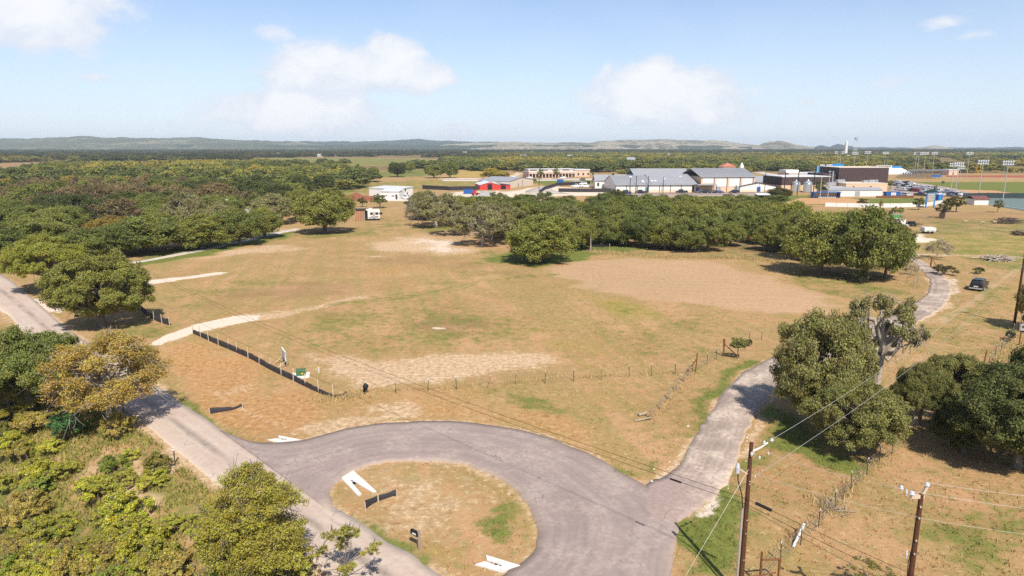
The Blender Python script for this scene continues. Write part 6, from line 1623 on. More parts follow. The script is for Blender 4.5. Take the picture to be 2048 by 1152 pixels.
b = G(638, 746); o = thing('marker_post', 'short white marker post right of the green transformer', 'marker post', b); MB().tube([(0, 0, -.1), (0, 0, .62)], .055, 8).build('post', M['white'], o); MB().tube([(0, 0, .6), (0, 0, .68)], .065, 8).build('cap', M['yellow'], o)
b = G(731, 788); o = thing('bagged_post', 'black plastic bag wrapped round a fence post at the field corner', 'wrapped post', b)
MB().tube([(0, 0, -.1), (0, 0, 1.05)], .04, 6).build('post', M['tpost'], o); MB().tube([(0, 0, 1.05), (0, 0, 1.15)], .05, 6).build('cap', M['white'], o)
MB().tube([(-.1, 0, .12), (-.05, -.02, .3), (.02, -.03, .55), (.06, -.02, .8), (0, 0, 1.02)], [.05, .18, .2, .26, .06], 9).build('bag', M['black'], o, True)


# ---- wire fences
TPOST = MB().box(-.018, .018, -.022, .022, -.1, 1.12).mesh('t_post', M['tpost'])
TTIP = MB().box(-.021, .021, -.026, .026, 1.12, 1.25).mesh('t_post_tip', M['white'])
WPOST = MB().tube([(0, 0, -.2), (0, 0, 1.25)], [.075, .06], 7).mesh('fence_post_wood', M['wood'])
RPOST = MB().tube([(0, 0, -.2), (0, 0, 1.9)], .06, 8).mesh('brace_post_rusty', M['rust'])


def wire_fence(lab, posts, kind='t', wires=(.25, .55, .85, 1.1), lean=.05, mesh_=False):
    W_ = [G(*p[:2]) for p in posts]; o = thing('wire_fence', lab, 'wire fence', W_[0]); org = W_[0]
    for p, w in zip(posts, W_):
        k = p[2] if len(p) > 2 else kind
        me_ = {'t': TPOST, 'w': WPOST, 'r': RPOST}[k]; q = link_mesh('post', me_, o, w - org)
        q.rotation_euler = (random.uniform(-lean, lean), random.uniform(-lean, lean) + (.22 if len(p) > 3 else 0), random.random())
        if k == 't': link_mesh('white_tip', TTIP, q)
    mb = MB()
    for a, b in zip(W_[:-1], W_[1:]):
        for z in wires: mb.tube([a - org + Vector((0, 0, z)), (a + b) / 2 - org + Vector((0, 0, z - .03)), b - org + Vector((0, 0, z))], .0055, 3, cap=False)
        if mesh_:
            L = (b - a).length; n = int(L / .5)
            for i in range(1, n): c = a + (b - a) * i / n - org; mb.tube([c + Vector((0, 0, wires[0])), c + Vector((0, 0, wires[-1]))], .0045, 3, cap=False)
    mb.build('wires', M['wire'], o)['kind'] = 'stuff'
    return o


wire_fence('wire fence on white-tipped steel posts crossing the field below the pale patch', [(792, 787), (856, 783), (913, 779), (975, 776, 't', 1), (1031, 769), (1090, 767), (1147, 763), (1203, 760), (1258, 755), (1303, 752), (1350, 749), (1385, 744)], lean=.05)
wire_fence('short mesh fence between two tall rusty brace posts near the lollipop tree', [(1391, 743, 'r'), (1414, 729, 't'), (1432, 719, 't'), (1447, 713, 'r')], wires=(.1, .3, .5, .7, .9, 1.1), mesh_=True)
for (px, py, dx, lab) in [(1391, 743, -.9, 'rusty diagonal brace leaning on the near tall brace post'), (1447, 713, 1.5, 'rusty diagonal brace leaning on the far tall brace post')]:
    b = G(px, py); o = thing('fence_brace', lab, 'fence brace', b); MB().tube([(dx, -.25, 0), (0.03, -.12, 1.35)], .05, 7).build('rail', M['rust'], o); MB().tube([(dx, -.25, -.1), (dx, -.25, .35)], .055, 7).build('stub', M['rust'], o)
wire_fence('sagging fence on leaning wooden posts between the rusty brace and the fallen rails', [(1378, 752, 'w'), (1370, 764, 'w'), (1354, 781, 'w'), (1337, 799, 'w'), (1320, 819, 'w'), (1303, 839, 'w')], lean=.12, wires=(.3, .6, .9))
b = G(1277, 833); o = thing('fallen_rail', 'thick grey wooden rail lying on the grass, the upper of two', 'log', b); e = G(1293, 830); MB().tube([(0, 0, .14), tuple(e - b + Vector((0, 0, .2)))], [.13, .12], 8).build('log', M['wood'], o)
b = G(1270, 844); o = thing('fallen_rail', 'thin grey wooden rail lying at the foot of the last leaning post', 'log', b); e = G(1302, 840); MB().tube([(0, 0, .08), tuple(e - b + Vector((0, 0, .22)))], [.07, .06], 7).build('log', M['wood'], o)
wire_fence('wire fence running beyond the lollipop tree towards the lane oak', [(1447, 713, 'r'), (1499, 681, 't'), (1523, 681, 't'), (1560, 668, 't'), (1600, 655, 't')])
wire_fence('long wire fence climbing from the bottom edge past the dark oaks', [(1519, 1172, 'r'), (1561, 1125), (1601, 1090), (1636, 1056), (1670, 1018), (1702, 978), (1733, 950), (1758, 925), (1785, 905), (1806, 888), (1826, 865), (1850, 840), (1885, 812)], wires=(.2, .4, .6, .85, 1.1), mesh_=True)
b = G(1519, 1172); o = thing('fence_brace', 'rusty H-shaped pipe brace at the bottom end of the long wire fence', 'fence brace', b); MB().tube([(0, 0, 1.45), (1.05, .35, 1.25)], .05, 7).build('rail', M['rust'], o); MB().tube([(1.05, .35, -.1), (1.05, .35, 1.3)], .055, 7).build('post', M['rust'], o); MB().tube([(-.7, -.3, .7), (.9, .3, .55)], .04, 7).build('lower_rail', M['rust'], o)
wire_fence('wire fence going up to the meter post at the right edge', [(1966, 737, 'r'), (1978, 733), (1990, 711), (2002, 704), (2013, 690), (2027, 668), (2042, 650)], wires=(.2, .5, .8, 1.1), mesh_=True)
wire_fence('wire fence along the tall straw grass in front of the middle grove', [(1182, 501, 'w'), (1202, 498), (1245, 506), (1294, 509), (1345, 514), (1398, 512), (1450, 517), (1490, 517), (1540, 522), (1570, 524)])
wire_fence('thin wire fence inside the far lane bend', [(1813, 566, 't'), (1829, 572, 'w', 1), (1836, 566, 'w'), (1822, 555, 'w'), (1812, 540, 'w')])
b = G(1181, 503); o = thing('field_gate', 'grey tubular farm gate at the left end of the straw grass fence', 'gate', b, R(4))
for k in range(6): MB().tube([(.4, 0, .25 + k * .22), (3.6, 0, .25 + k * .22)], .016, 6).build('bar', M['tpost'], o)
for x in (.4, 1.5, 2.6, 3.6): MB().tube([(x, 0, .2), (x, 0, 1.4)], .02, 6).build('upright', M['tpost'], o)
MB().tube([(0, 0, 0), (0, 0, 4.6)], [.14, .1], 8).build('gate_post', M['wood'], o); MB().tube([(4.0, 0, 0), (4.0, 0, 1.6)], .09, 7).build('gate_post', M['wood'], o)
b = G(1816, 530); o = thing('lane_gate', 'open pale gate between rusty posts where the far lane leaves the pasture', 'gate', b)
MB().tube([(0, 0, -.1), (0, 0, 1.7)], .12, 8).build('gate_post', M['rust'], o); e = G(1861, 535) - b
MB().tube([tuple(e), tuple(e + Vector((0, 0, 1.9)))], .13, 8).build('gate_post', M['rust'], o); MB().tube([tuple(e + Vector((0, 0, .1))), tuple(e + Vector((1.3, .2, 0)) + Vector((0, 0, .1))), tuple(e + Vector((.1, 0, 1.6)))], .06, 6).build('brace', M['rust'], o)
for k in range(5): MB().tube([(-.2, .05, .3 + k * .22), (-2.6, .4, .3 + k * .22)], .03, 6).build('bar', M['alu'], o)
b = G(1822, 515); o = thing('gate_pipe', 'long pale pipe gate swung open behind the far lane', 'gate', b); e = G(1860, 522) - b; MB().tube([(0, .5, 1.0), tuple(e + Vector((0, .5, .9)))], .05, 7).build('rail', M['alu'], o); MB().tube([(0, .5, 0), (0, .5, 1.5)], .05, 6).build('post', M['rust'], o); MB().tube([tuple(e + Vector((0, .5, 0))), tuple(e + Vector((0, .5, 1)))], .05, 6).build('post', M['rust'], o)

# ---- mailbox
b = G(839, 1100); o = thing('mailbox', 'black mailbox with a white number plate on a wooden post beside the main road', 'mailbox', b, R(-38))
MB().box(-.06, .06, -.06, .06, -.2, 1.2).build('post', M['wood'], o); MB().box(-.42, .05, -.045, .045, .72, .80).build('arm', M['wood'], o)
prof = [(-.10, .82), (.10, .82), (.10, .98)] + [(.10 * math.cos(a), .98 + .10 * math.sin(a)) for a in np.linspace(.3, math.pi - .3, 7)] + [(-.10, .98)]
bx = MB().prism_x(prof, -.56, -.02).build('box', M['black'], o); MB().prism_x(prof, -.585, -.563).build('door', M['black'], o)
MB().box(-.42, -.14, -.115, -.103, .87, .96).build('number_plate', M['white'], o); MB().box(-.42, -.14, .103, .115, .87, .96).build('number_plate', M['white'], o)
MB().box(-.12, -.10, .103, .118, .95, 1.18).build('flag', M['red'], o)

# ---- road markers
def marker(px, py, lab, hgt=1.15, top='white'):
    b = G(px, py); o = thing('road_marker', lab, 'marker post', b); MB().box(-.035, .035, -.02, .02, -.15, hgt).build('post', M['tpost'], o)
    MB().tube([(0, -.03, hgt - .12), (0, .0, hgt - .12)], .085, 10).build('reflector', M[top], o); MB().box(-.06, .06, -.03, .02, hgt, hgt + .05).build('cap', M['white'], o)


marker(350, 927, 'dark marker post with a white reflector at the edge of the eroded bank'); marker(247, 826, 'dark marker post in the shade of the yellow-brown tree')
marker(58, 584, 'short post with a yellow cap at the road edge under the bright oak', .9, 'yellow')
b = G(4, 541); o = thing('warning_sign', 'yellow diamond road sign on a pale post at the left edge', 'road sign', b, R(-25)); zt = z_top(b, 514) - b.z; s_ = 7.2 * mpp(b)
MB().box(-.06, .06, -.05, .05, -.2, zt).build('post', M['stake'], o); MB().prism_y([(-s_, zt), (0, zt - s_), (s_, zt), (0, zt + s_)], -.10, -.06).build('sign_plate', M['yellow'], o)
MB().prism_y([(-s_ * .45, zt - .05), (0, zt - .12), (s_ * .45, zt + .02), (0, zt + .10)], -.115, -.103).build('symbol', M['black'], o)
for i, (px, py, lab) in enumerate([(92, 606, 'pinkish-orange cone on the limestone apron, nearest the road'), (98, 609, 'pinkish-orange cone on the limestone apron, middle of the line'), (104, 611, 'pinkish-orange cone on the limestone apron, third from the road'), (109, 614, 'pinkish-orange cone on the limestone apron, closest to the oak')]):
    b = G(px, py); o = thing('traffic_cone', lab, 'cone', b); MB().box(-.2, .2, -.2, .2, 0, .05).build('base', M['orange'], o); MB().tube([(0, 0, .05), (0, 0, .75)], [.17, .04], 10).build('cone', M['orange'], o); MB().tube([(0, 0, .38), (0, 0, .5)], [.115, .095], 10).build('collar', M['white'], o)
b = G(1586, 1096); e = G(1606, 1072); o = thing('white_pipe', 'white plastic pipe leaning on the long wire fence', 'pipe', b); MB().tube([(0, 0, .06), tuple(e - b + Vector((0, 0, .75)))], .07, 8).build('pipe', M['white'], o)
b = G(1665, 1024); o = thing('brush_heap', 'grey heap of dead twigs against the long wire fence', 'brush', b); mb = MB()
for i in range(26):
    a = Vector((random.gauss(0, .35), random.gauss(0, .4), random.uniform(0, .25))); d = Vector((random.gauss(0, .5), random.gauss(0, .5), random.uniform(0, .35))); mb.tube([a, a + d], .018, 3)
mb.build('twigs', M['greybark'], o)
b = G(62, 1032); o = thing('fallen_branch', 'pale bare branch lying across the weeds at the left edge', 'branch', b); e = G(22, 1030) - b; e2 = G(75, 1047) - b
MB().tube([tuple(e + Vector((0, 0, .7))), tuple(e * .5 + Vector((0, 0, .9))), (0, 0, .6), tuple(e2 + Vector((0, 0, .5)))], [.05, .06, .07, .06], 7).build('branch', M['stake'], o)
for i, (px, py, w, hh, lab) in enumerate([(2014, 447, 42, 14, 'dark heap of cut brush on the far bare pasture'), (1995, 521, 34, 11, 'grey heap of brush on the pale grass above the car'), (2040, 470, 12, 7, 'small dark brush heap at the right edge of the far pasture')]):
    b = G(px, py); o = thing('brush_heap', lab, 'brush', b); mb = MB(); ww = w * mpp(b) / 2; h_ = hh * mpp(b)
    for k in range(160):
        a = Vector((random.uniform(-1, 1) * ww, random.gauss(0, .8), 0)); a.z = random.random() * h_ * (1 - abs(a.x) / ww * .6); d = Vector((random.gauss(0, 1.2), random.gauss(0, .6), random.gauss(0, .3))); mb.tube([a, a + d], random.uniform(.04, .12), 4)
    mb.build('branches', M['brush'] if i != 1 else M['greybark'], o)


def heap(name, lab, px, py, w, h_, m, seed, depth=.6):
    b = G(px, py); o = thing(name, lab, 'heap', b); ww = w * mpp(b) / 2; hh = h_ * mpp(b); n = 26; V = []
    for j in range(12):
        for i in range(n):
            a = i / n * 2 * math.pi; r_ = 1 - j / 11; bump = 1 + .25 * math.sin(a * 3 + seed) + .14 * math.sin(a * 7 + j + seed); x = math.cos(a) * r_ * ww * bump; y = math.sin(a) * r_ * ww * depth * bump + ww * depth
            V.append((x, y, hh * (1 - r_ ** 1.5) * (.85 + .3 * math.sin(x * .9 + seed) * .5) - .05))
    F = [(j * n + i, j * n + (i + 1) % n, (j + 1) * n + (i + 1) % n, (j + 1) * n + i) for j in range(11) for i in range(n)]
    MB().add(V, F).build('mound', m, o, True); return o


heap('soil_heap', 'long heap of red-brown soil left of the white sheds', 706, 403, 100, 17, M['redsoil'], 1, .35)
heap('soil_heap', 'smaller heap of red-brown soil behind the pale oak treetop', 578, 397, 26, 9, M['redsoil'], 3, .4)
heap('gravel_heap', 'flat pale gravel heap beside the far lane', 1832, 485, 52, 13, M['gravelpile'], 2, .5)
b = G(1790, 452); o = thing('rock_heap', 'heap of pale boulders showing behind the big clump of oaks', 'rocks', b); mb = MB()
for k in range(16): c = Vector((random.gauss(0, 1.2), random.gauss(0, 1), random.uniform(.1, .9))); mb.tube([c - Vector((0, 0, .4)), c, c + Vector((0, 0, .35))], [.3, .45, .12], 6)
mb.build('boulders', M['whiterock'], o)

# ---- limestone lumps along the lane
rs_ = random.Random(8); RK = [MB().tube([(0, 0, -.1), (.02, 0, .08), (0, .03, .2)], [.14, .2, .07], 6).mesh('lump_of_rock', M['whiterock']) for _ in range(1)]
o = thing('edge_rocks', 'scattered pale limestone lumps along the edges of the lane', 'rocks', G(1440, 985)); org = o.location.copy(); mb = MB()
for line, n in (([(1385, 1038), (1440, 985), (1470, 930), (1492, 870), (1522, 818), (1550, 775)], 60), ([(1890, 548), (1910, 575), (1908, 605), (1880, 632), (1835, 652)], 36), ([(1300, 968), (1355, 932), (1385, 885), (1415, 838)], 40)):
    a, c = along(line, n, .35, np.random.default_rng(n))
    for x, y in zip(a, c): s_ = rs_.uniform(.025, .085) * (1 if rs_.random() < .9 else 1.6); mb.tube([(x - org.x, y - org.y, zat(x, y) - org.z - .03), (x - org.x + .02, y - org.y, zat(x, y) - org.z + s_ * .5), (x - org.x, y - org.y, zat(x, y) - org.z + s_)], [s_ * .8, s_, s_ * .3], 5)
q = mb.build('rock_lumps', M['whiterock'], o); q['kind'] = 'stuff'


# ================================================================ utility poles and lines
def insulator(parent, x, y, z, r_=.09, hh=.2):
    r_ *= .75; hh *= .85
    MB().tube([(x, y, z), (x, y, z + hh * .35), (x, y, z + hh * .4), (x, y, z + hh * .75), (x, y, z + hh * .8), (x, y, z + hh)], [r_ * .5, r_ * .5, r_, r_ * .7, r_ * .8, r_ * .35], 10).build('insulator', M['porcelain'], parent)


def pole_at(fwd, px_top, py_top, lab, r0=.17, r1=.115):
    """pole standing fwd metres ahead whose head is seen at that pixel"""
    dx, dy, dz = px_dir(px_top, py_top); x = dx * fwd / dy; zt = CAM_H + dz * fwd / dy; b = gpt(x, fwd); o = thing('utility_pole', lab, 'utility pole', b)
    H_ = zt - b.z; MB().tube([(0, 0, -.3), (0, 0, H_ * .5), (0, 0, H_)], [r0, (r0 + r1) / 2, r1], 12).build('pole', M['pole'], o); return o, H_


P1, H1 = pole_at(29.6, 1503, 885, 'wooden utility pole with a grey riser conduit, nearest the loop road', .135, .09)
MB().tube([(-.215, -.07, -.1), (-.215, -.07, H1 - 3.3)], .055, 8).build('riser_conduit', M['conduit'], P1)
MB().tube([(-.215, -.07, H1 - 3.3), (-.3, -.1, H1 - 2.6), (-.52, -.08, H1 - 1.9), (-.56, -.06, H1 - 1.45)], .028, 6).build('riser_cable', M['cable'], P1)
MB().tube([(-.1, -.05, H1 - 1.55), (-.58, -.06, H1 - 1.25)], .03, 6).build('bracket', M['alu'], P1)
c_ = MB().tube([(-.58, -.06, H1 - 1.5), (-.58, -.06, H1 - 1.2), (-.58, -.06, H1 - 1.02)], [.09, .11, .06], 10).build('cutout_fuse', M['porcelain'], P1)
MB().tube([(.05, 0, H1 - .45), (.42, .05, H1 - .3), (.8, .1, H1 - .05)], .04, 6).build('top_bracket', M['alu'], P1)
insulator(P1, .62, .08, H1 - .18, .10, .28); insulator(P1, .98, .12, H1 - .02, .13, .20); insulator(P1, .35, -.2, H1 - .75, .08, .2); insulator(P1, -.02, -.18, H1 - .6, .09, .25)
insulator(P1, .9, .2, H1 - .7, .06, .14); insulator(P1, .25, -.12, H1 - 1.7, .05, .14)
for z in (H1 - 1.9, H1 - 2.05, H1 - 3.9, H1 - 4.6, H1 - 6): MB().tube([(.02, -.145, z), (.02, -.07, z)], .028, 6).build('bolt', M['alu'], P1)
P2, H2 = pole_at(25.2, 1843, 988, 'wooden utility pole with white insulators in the bottom right corner', .135, .09)
MB().box(-.42, .10, -.06, .06, H2 - .18, H2 - .02).build('crossarm', M['stake'], P2); q = MB().hexa([(-.05, -.05, H2 - .1), (.06, -.05, H2 - .1), (.06, .05, H2 - .1), (-.05, .05, H2 - .1)], [(.12, -.05, H2 + .3), (.22, -.05, H2 + .3), (.22, .05, H2 + .3), (.12, .05, H2 + .3)]).build('head_bracket', M['stake'], P2)
insulator(P2, .18, 0, H2 + .3, .14, .24); insulator(P2, -.42, -.05, H2 - .05, .15, .24); insulator(P2, -.78, .1, H2 + .1, .12, .26); insulator(P2, -.62, .0, H2 - .05, .07, .3)
insulator(P2, -.55, -.4, H2 - 2.6, .07, .42)
for z in (H2 - .5, H2 - 1.0, H2 - 2.0, H2 - 2.6, H2 - 4.2): MB().tube([(-.05, -.15, z), (-.02, -.06, z)], .035, 7).build('bolt', M['alu'], P2)
MB().tube([(-.15, -.12, H2 - 2.0), (-.3, -.2, H2 - 3.0), (-.2, -.15, H2 - 4.4)], .018, 5).build('ground_wire', M['cable'], P2)
P3, H3 = pole_at(81, 2050, 508, 'tall brown utility pole at the right edge beyond the meter post', .16, .11)
MB().box(-.9, .9, -.06, .06, H3 - .5, H3 - .38).build('crossarm', M['wood'], P3); [insulator(P3, x, 0, H3 - .38, .08, .2) for x in (-.8, 0.0, .8)]
b = G(2038, 690); o = thing('meter_post', 'rusty post carrying a grey electric meter box by the right-edge fence', 'meter post', b); zt = z_top(b, 648) - b.z
MB().tube([(0, 0, -.1), (0, 0, zt)], .07, 8).build('post', M['rust'], o); MB().box(-.28, .28, -.2, 0, zt - .7, zt + .05).build('meter_box', M['steel'], o); MB().tube([(.0, -.2, zt - .25), (0, -.28, zt - .25)], .12, 12).build('meter', M['glass'], o)


def cable(lab, pts, r_, m, sag=.4, name='overhead_line', cat='cable', splice=None):
    """hangs between world points, with sag; splice = (fraction, half length, radius)"""
    P = []
    for a, b in zip(pts[:-1], pts[1:]):
        a, b = Vector(a), Vector(b)
        for i in range(25): t = i / 24; P.append(a.lerp(b, t) - Vector((0, 0, sag * 4 * t * (1 - t))))
    o = thing(name, lab, cat, P[0]); org = P[0]; MB().tube([p - org for p in P], r_, 5, cap=False).build('wire', m, o)
    if splice:
        for (t, hl, sr) in splice:
            i = int(t * (len(P) - 1)); d = (P[min(i + 1, len(P) - 1)] - P[max(i - 1, 0)]).normalized(); c = P[i] - org
            MB().tube([c - d * hl, c - d * hl * .95, c + d * hl * .95, c + d * hl], [sr * .4, sr, sr, sr * .4], 9).build('splice_case', M['black'], o)
    return o


def pw(P, x, y, z): return P.location + Vector((x, y, z))


L_END = gpt(-55.5, 96, 6.2)
z1 = 5.25
cable('upper black telephone cable from the conduit pole across the loop to the left oaks', [pw(P1, 0, -.2, z1), L_END], .011, M['cable'], 1.3)
cable('lower black telephone cable with a splice case over the lane mouth', [pw(P1, 0, -.2, z1 - .28), L_END + Vector((.3, 0, -.35))], .011, M['cable'], 1.45, splice=[(.047, .33, .05)])
R_END = gpt(23.5, 17.0, 4.6)
cable('upper black telephone cable with a fat splice case right of the conduit pole', [pw(P1, 0, -.2, z1), R_END], .011, M['cable'], .3, splice=[(.07, .40, .075)])
cable('lower black telephone cable with a splice case before the corner pole', [pw(P1, 0, -.2, z1 - .28), R_END + Vector((-.2, 0, -.45))], .011, M['cable'], .35, splice=[(.47, .34, .05)])
cable('third thin black cable dropping from the conduit pole to the lower right', [pw(P1, .05, -.2, z1 - .45), R_END + Vector((-.8, 0, -.9))], .009, M['cable'], .4)
T3 = pw(P3, 0, 0, H3)
cable('pale power line from the conduit pole head over the oaks, the upper one', [pw(P1, .98, .12, H1 + .1), T3 + Vector((-.8, 0, -.2))], .0075, M['alu'], 1.3)
cable('pale power line from the conduit pole over the oaks, the lower one', [pw(P1, .3, -.1, H1 - 1.6), T3 + Vector((0, 0, -1.4))], .0075, M['alu'], 1.3)
cable('pale power line joining the heads of the two near poles', [pw(P1, .9, .2, H1 - .6), pw(P2, -.78, .1, H2 + .2)], .006, M['alu'], .15)
cable('lower pale line joining the two near poles below their heads', [pw(P1, .3, -.1, H1 - 1.55), pw(P2, -.1, -.1, H2 - .95)], .006, M['alu'], .15)
E2 = Vector((36, 22, 0))
cable('pale power line leaving the corner pole head to the right, topmost', [pw(P2, .18, 0, H2 + .5), E2 + Vector((0, 1.0, H2 + .9))], .0075, M['alu'], .7)
cable('pale power line leaving the corner pole to the right, second', [pw(P2, -.42, -.05, H2 + .15), E2 + Vector((0, .6, H2 + .2))], .0075, M['alu'], .7)
cable('pale power line leaving the corner pole to the right, lowest', [pw(P2, 0, -.1, H2 - 1.0), E2 + Vector((0, 0, H2 - .9))], .006, M['alu'], .6)
g_end = gpt(6.0, 26.5)
cable('pale guy wire slanting from the conduit pole down to the grass', [pw(P1, -.05, -.05, H1 - 1.3), g_end], .007, M['alu'], 0, 'guy_wire', 'guy wire')
cable('thin guy wire from the meter post to the right-edge pole', [G(2038, 690) + Vector((0, 0, 2)), pw(P3, 0, 0, H3 - 2)], .010, M['cable'], .2, 'service_drop', 'cable')


# ================================================================ vehicles
def wheel_at(parent, x, y, r_, w, side):
    t_ = MB().tube([(x, y - 0, r_)] * 1 + [(x + side * w, y, r_)], r_, 16).build('wheel', M['rubber'], parent)
    MB().tube([(x + side * (w - .02), y, r_), (x + side * (w + .012), y, r_)], [r_ * .62, r_ * .58], 12).build('rim', M['steel'], t_)
    return t_


def loft(sections, closed_ends=True):
    mb = MB(); n = len(sections[0]); v = [p for s in sections for p in s]; f_ = []
    for i in range(len(sections) - 1):
        for k in range(n): k2 = (k + 1) % n; f_.append((i * n + k, i * n + k2, (i + 1) * n + k2, (i + 1) * n + k))
    if closed_ends: f_.append(tuple(range(n - 1, -1, -1))); m = (len(sections) - 1) * n; f_.append(tuple(range(m, m + n)))
    return mb.add(v, f_)


def body_section(y, w, z0, z1, tw=.92): return [(-w * .96, y, z0), (w * .96, y, z0), (w, y, z0 + (z1 - z0) * .35), (w * .985, y, z0 + (z1 - z0) * .7), (w * tw, y, z1), (-w * tw, y, z1), (-w * .985, y, z0 + (z1 - z0) * .7), (-w, y, z0 + (z1 - z0) * .35)]


def cabin_section(y, w0, w1, z0, z1): return [(-w0, y, z0), (w0, y, z0), (w1, y, z1 - .05), (w1 * .93, y, z1), (-w1 * .93, y, z1), (-w1, y, z1 - .05)]


def vehicle(kind, paint, label, loc, rz, group=None, detail=False, tint=None):
    """front faces +y"""
    o = thing('parked_' + kind, label, {'car': 'car', 'suv': 'car', 'pickup': 'pickup truck'}[kind], loc, rz, group)
    L = {'car': 4.6, 'suv': 4.7, 'pickup': 5.6}[kind]; hw = .92; zb = {'car': .92, 'suv': 1.08, 'pickup': 1.10}[kind]; zr = {'car': 1.43, 'suv': 1.72, 'pickup': 1.80}[kind]
    h = L / 2
    body = loft([body_section(-h, hw * .80, .42, zb - .12), body_section(-h + .10, hw * .94, .30, zb), body_section(-h + .6, hw, .26, zb + .02), body_section(0, hw, .24, zb), body_section(h - 1.2, hw, .26, zb - .02), body_section(h - .35, hw * .95, .30, zb - .14), body_section(h - .05, hw * .80, .36, zb - .28), body_section(h, hw * .72, .42, zb - .36)])
    bo = body.build('body', paint, o, False)
    if tint: bo.color = (*tint, 1)
    if kind == 'suv': cs = [(-h + .12, .76, .60, zb - .02, zb + .05), (-h + .42, .80, .66, zb, zr - .06), (-h + .75, .82, .68, zb, zr), (.25, .83, .69, zb, zr), (.75, .82, .66, zb, zr - .10), (1.45, .78, .60, zb - .03, zb + .04)]
    elif kind == 'car': cs = [(-h + .55, .74, .58, zb - .02, zb + .03), (-h + 1.25, .80, .64, zb, zr - .05), (-.3, .82, .66, zb, zr), (.3, .82, .65, zb, zr - .05), (1.2, .78, .58, zb - .03, zb + .03)]
    else: cs = [(-.75, .82, .70, zb, zb + .1), (-.62, .82, .70, zb, zr - .02), (.55, .83, .70, zb, zr), (1.0, .82, .66, zb, zr - .12), (1.55, .78, .60, zb - .03, zb + .03)]
    cb = loft([cabin_section(*c) for c in cs]).build('cabin', paint, o)
    if tint: cb.color = (*tint, 1)
    # glass
    i0, i1 = (1, 3) if kind != 'car' else (1, 3)
    gm = MB()
    for s in (-1, 1):
        ys = [cs[i0][0] + .10, cs[i1][0] + .30]; q = []
        for (yy_, zz) in ((ys[0], zb + .06), (ys[1] + .25, zb + .06), (ys[1] - .05, zr - .16), (ys[0] + .12, zr - .16)):
            tt = (zz - zb) / (zr - zb); wx = .815 * (1 - tt) + .685 * tt + .018; q.append((s * wx, yy_, zz))
        gm.hexa([(p[0] - s * .06, p[1], p[2]) for p in q], q)
    gm.build('side_windows', M['glass'], o)
    a, b_ = cs[0], cs[1]; r_ = MB(); wv = .6
    f0 = lambda c, up: (c[0], c[3] if not up else c[4])
    y0, z0 = a[0], a[4]; y1, z1 = b_[0], b_[4] - .04
    r_.hexa([(-wv, y0 + .16, z0 + .02), (wv, y0 + .16, z0 + .02), (wv * .9, y1 + .06, z1), (-wv * .9, y1 + .06, z1)], [(-wv, y0 + .02, z0 + .06), (wv, y0 + .02, z0 + .06), (wv * .9, y1 - .03, z1), (-wv * .9, y1 - .03, z1)]); r_.build('rear_window', M['glass'], o)
    a, b_ = cs[-1], cs[-2]; MB().hexa([(-.6, a[0] - .2, a[4] + .03), (.6, a[0] - .2, a[4] + .03), (.56, b_[0] - .1, b_[4] - .03), (-.56, b_[0] - .1, b_[4] - .03)], [(-.6, a[0] - .02, a[4] + .05), (.6, a[0] - .02, a[4] + .05), (.56, b_[0] + .05, b_[4] - .02), (-.56, b_[0] + .05, b_[4] - .02)]).build('windscreen', M['glass'], o)
    if kind == 'pickup': MB().box(-hw + .14, hw - .14, -h + .2, -.85, zb - .02, zb + .035).build('load_bed', M['rubber'], o)
    for sx in (-1, 1):
        for yy_ in (-h + .95, h - .95): wheel_at(o, sx * (hw - .20), yy_, .36 if kind != 'car' else .33, .22, sx)
        MB().box(sx * .62 - .16, sx * .62 + .16, -h - .012 + .06, -h + .16, zb - .34, zb - .14).build('tail_light', M['lamp_red'], o); MB().box(sx * .55 - .16, sx * .55 + .16, h - .16, h - .02, zb - .52, zb - .38).build('headlight', M['porcelain'], o)
        if detail: MB().box(sx * .98 - .1, sx * .98 + .1, .72, .86, zb + .02, zb + .18).build('mirror', paint, o)
    if detail:
        MB().box(-.3, .3, -h - .02, -h + .06, zb - .40, zb - .26).build('number_plate', M['white'], o); MB().box(-.85, .85, -h - .05, -h + .2, .34, .56).build('rear_bumper', M['conduit'], o)
        for s in (-1, 1): MB().tube([(s * .60, -h + .9, zr + .04), (s * .60, .3, zr + .04)], .025, 6).build('roof_rail', M['steel'], o)
        MB().box(-.6, .6, -h + .30, -h + .55, zr - .03, zr + .02).build('spoiler', paint, o)
    return o


M['suvpaint'] = mat('black_car_paint', (.012, .012, .015), .3, spec=.35, var=.05)
b = G(1957, 578); vehicle('suv', M['suvpaint'], 'black SUV seen from behind parked on the grass by the far lane', b, R(-44), detail=True)
bodyc = {'white': (.72, .72, .72), 'black': (.02, .02, .025), 'red': (.22, .02, .025), 'silver': (.42, .44, .46), 'green': (.02, .08, .07), 'grey': (.12, .12, .13), 'blue': (.03, .05, .14)}
lot = []
for i, c in enumerate(['white', 'white', 'white', 'black', 'red', 'red', 'white', 'green', 'green']): lot.append((1799 + i * 8.6, 381 + i * .75, c, 'front row'))
for i, c in enumerate(['grey', 'white', 'black', 'white', 'black', 'white', 'white', 'silver', 'white', 'white']): lot.append((1797 + i * 7.6, 372.6 + i * .75, c, 'second row'))
for i, c in enumerate(['silver', 'white', 'white', 'black', 'white']): lot.append((1791 + i * 8, 366.5 + i * .5, c, 'back row'))
for q in [(1880, 384.5, 'white', 'right part'), (1893, 384.5, 'white', 'right part'), (1899, 386, 'silver', 'right part'), (1905, 391, 'black', 'right part'), (1914, 391.5, 'white', 'right part'), (1878, 392, 'silver', 'right part'), (1899, 393, 'grey', 'right part'), (1840, 392, 'black', 'near edge'), (1868, 393, 'grey', 'near edge'), (1808, 392.5, 'silver', 'near edge')]: lot.append(q)
protos = {}
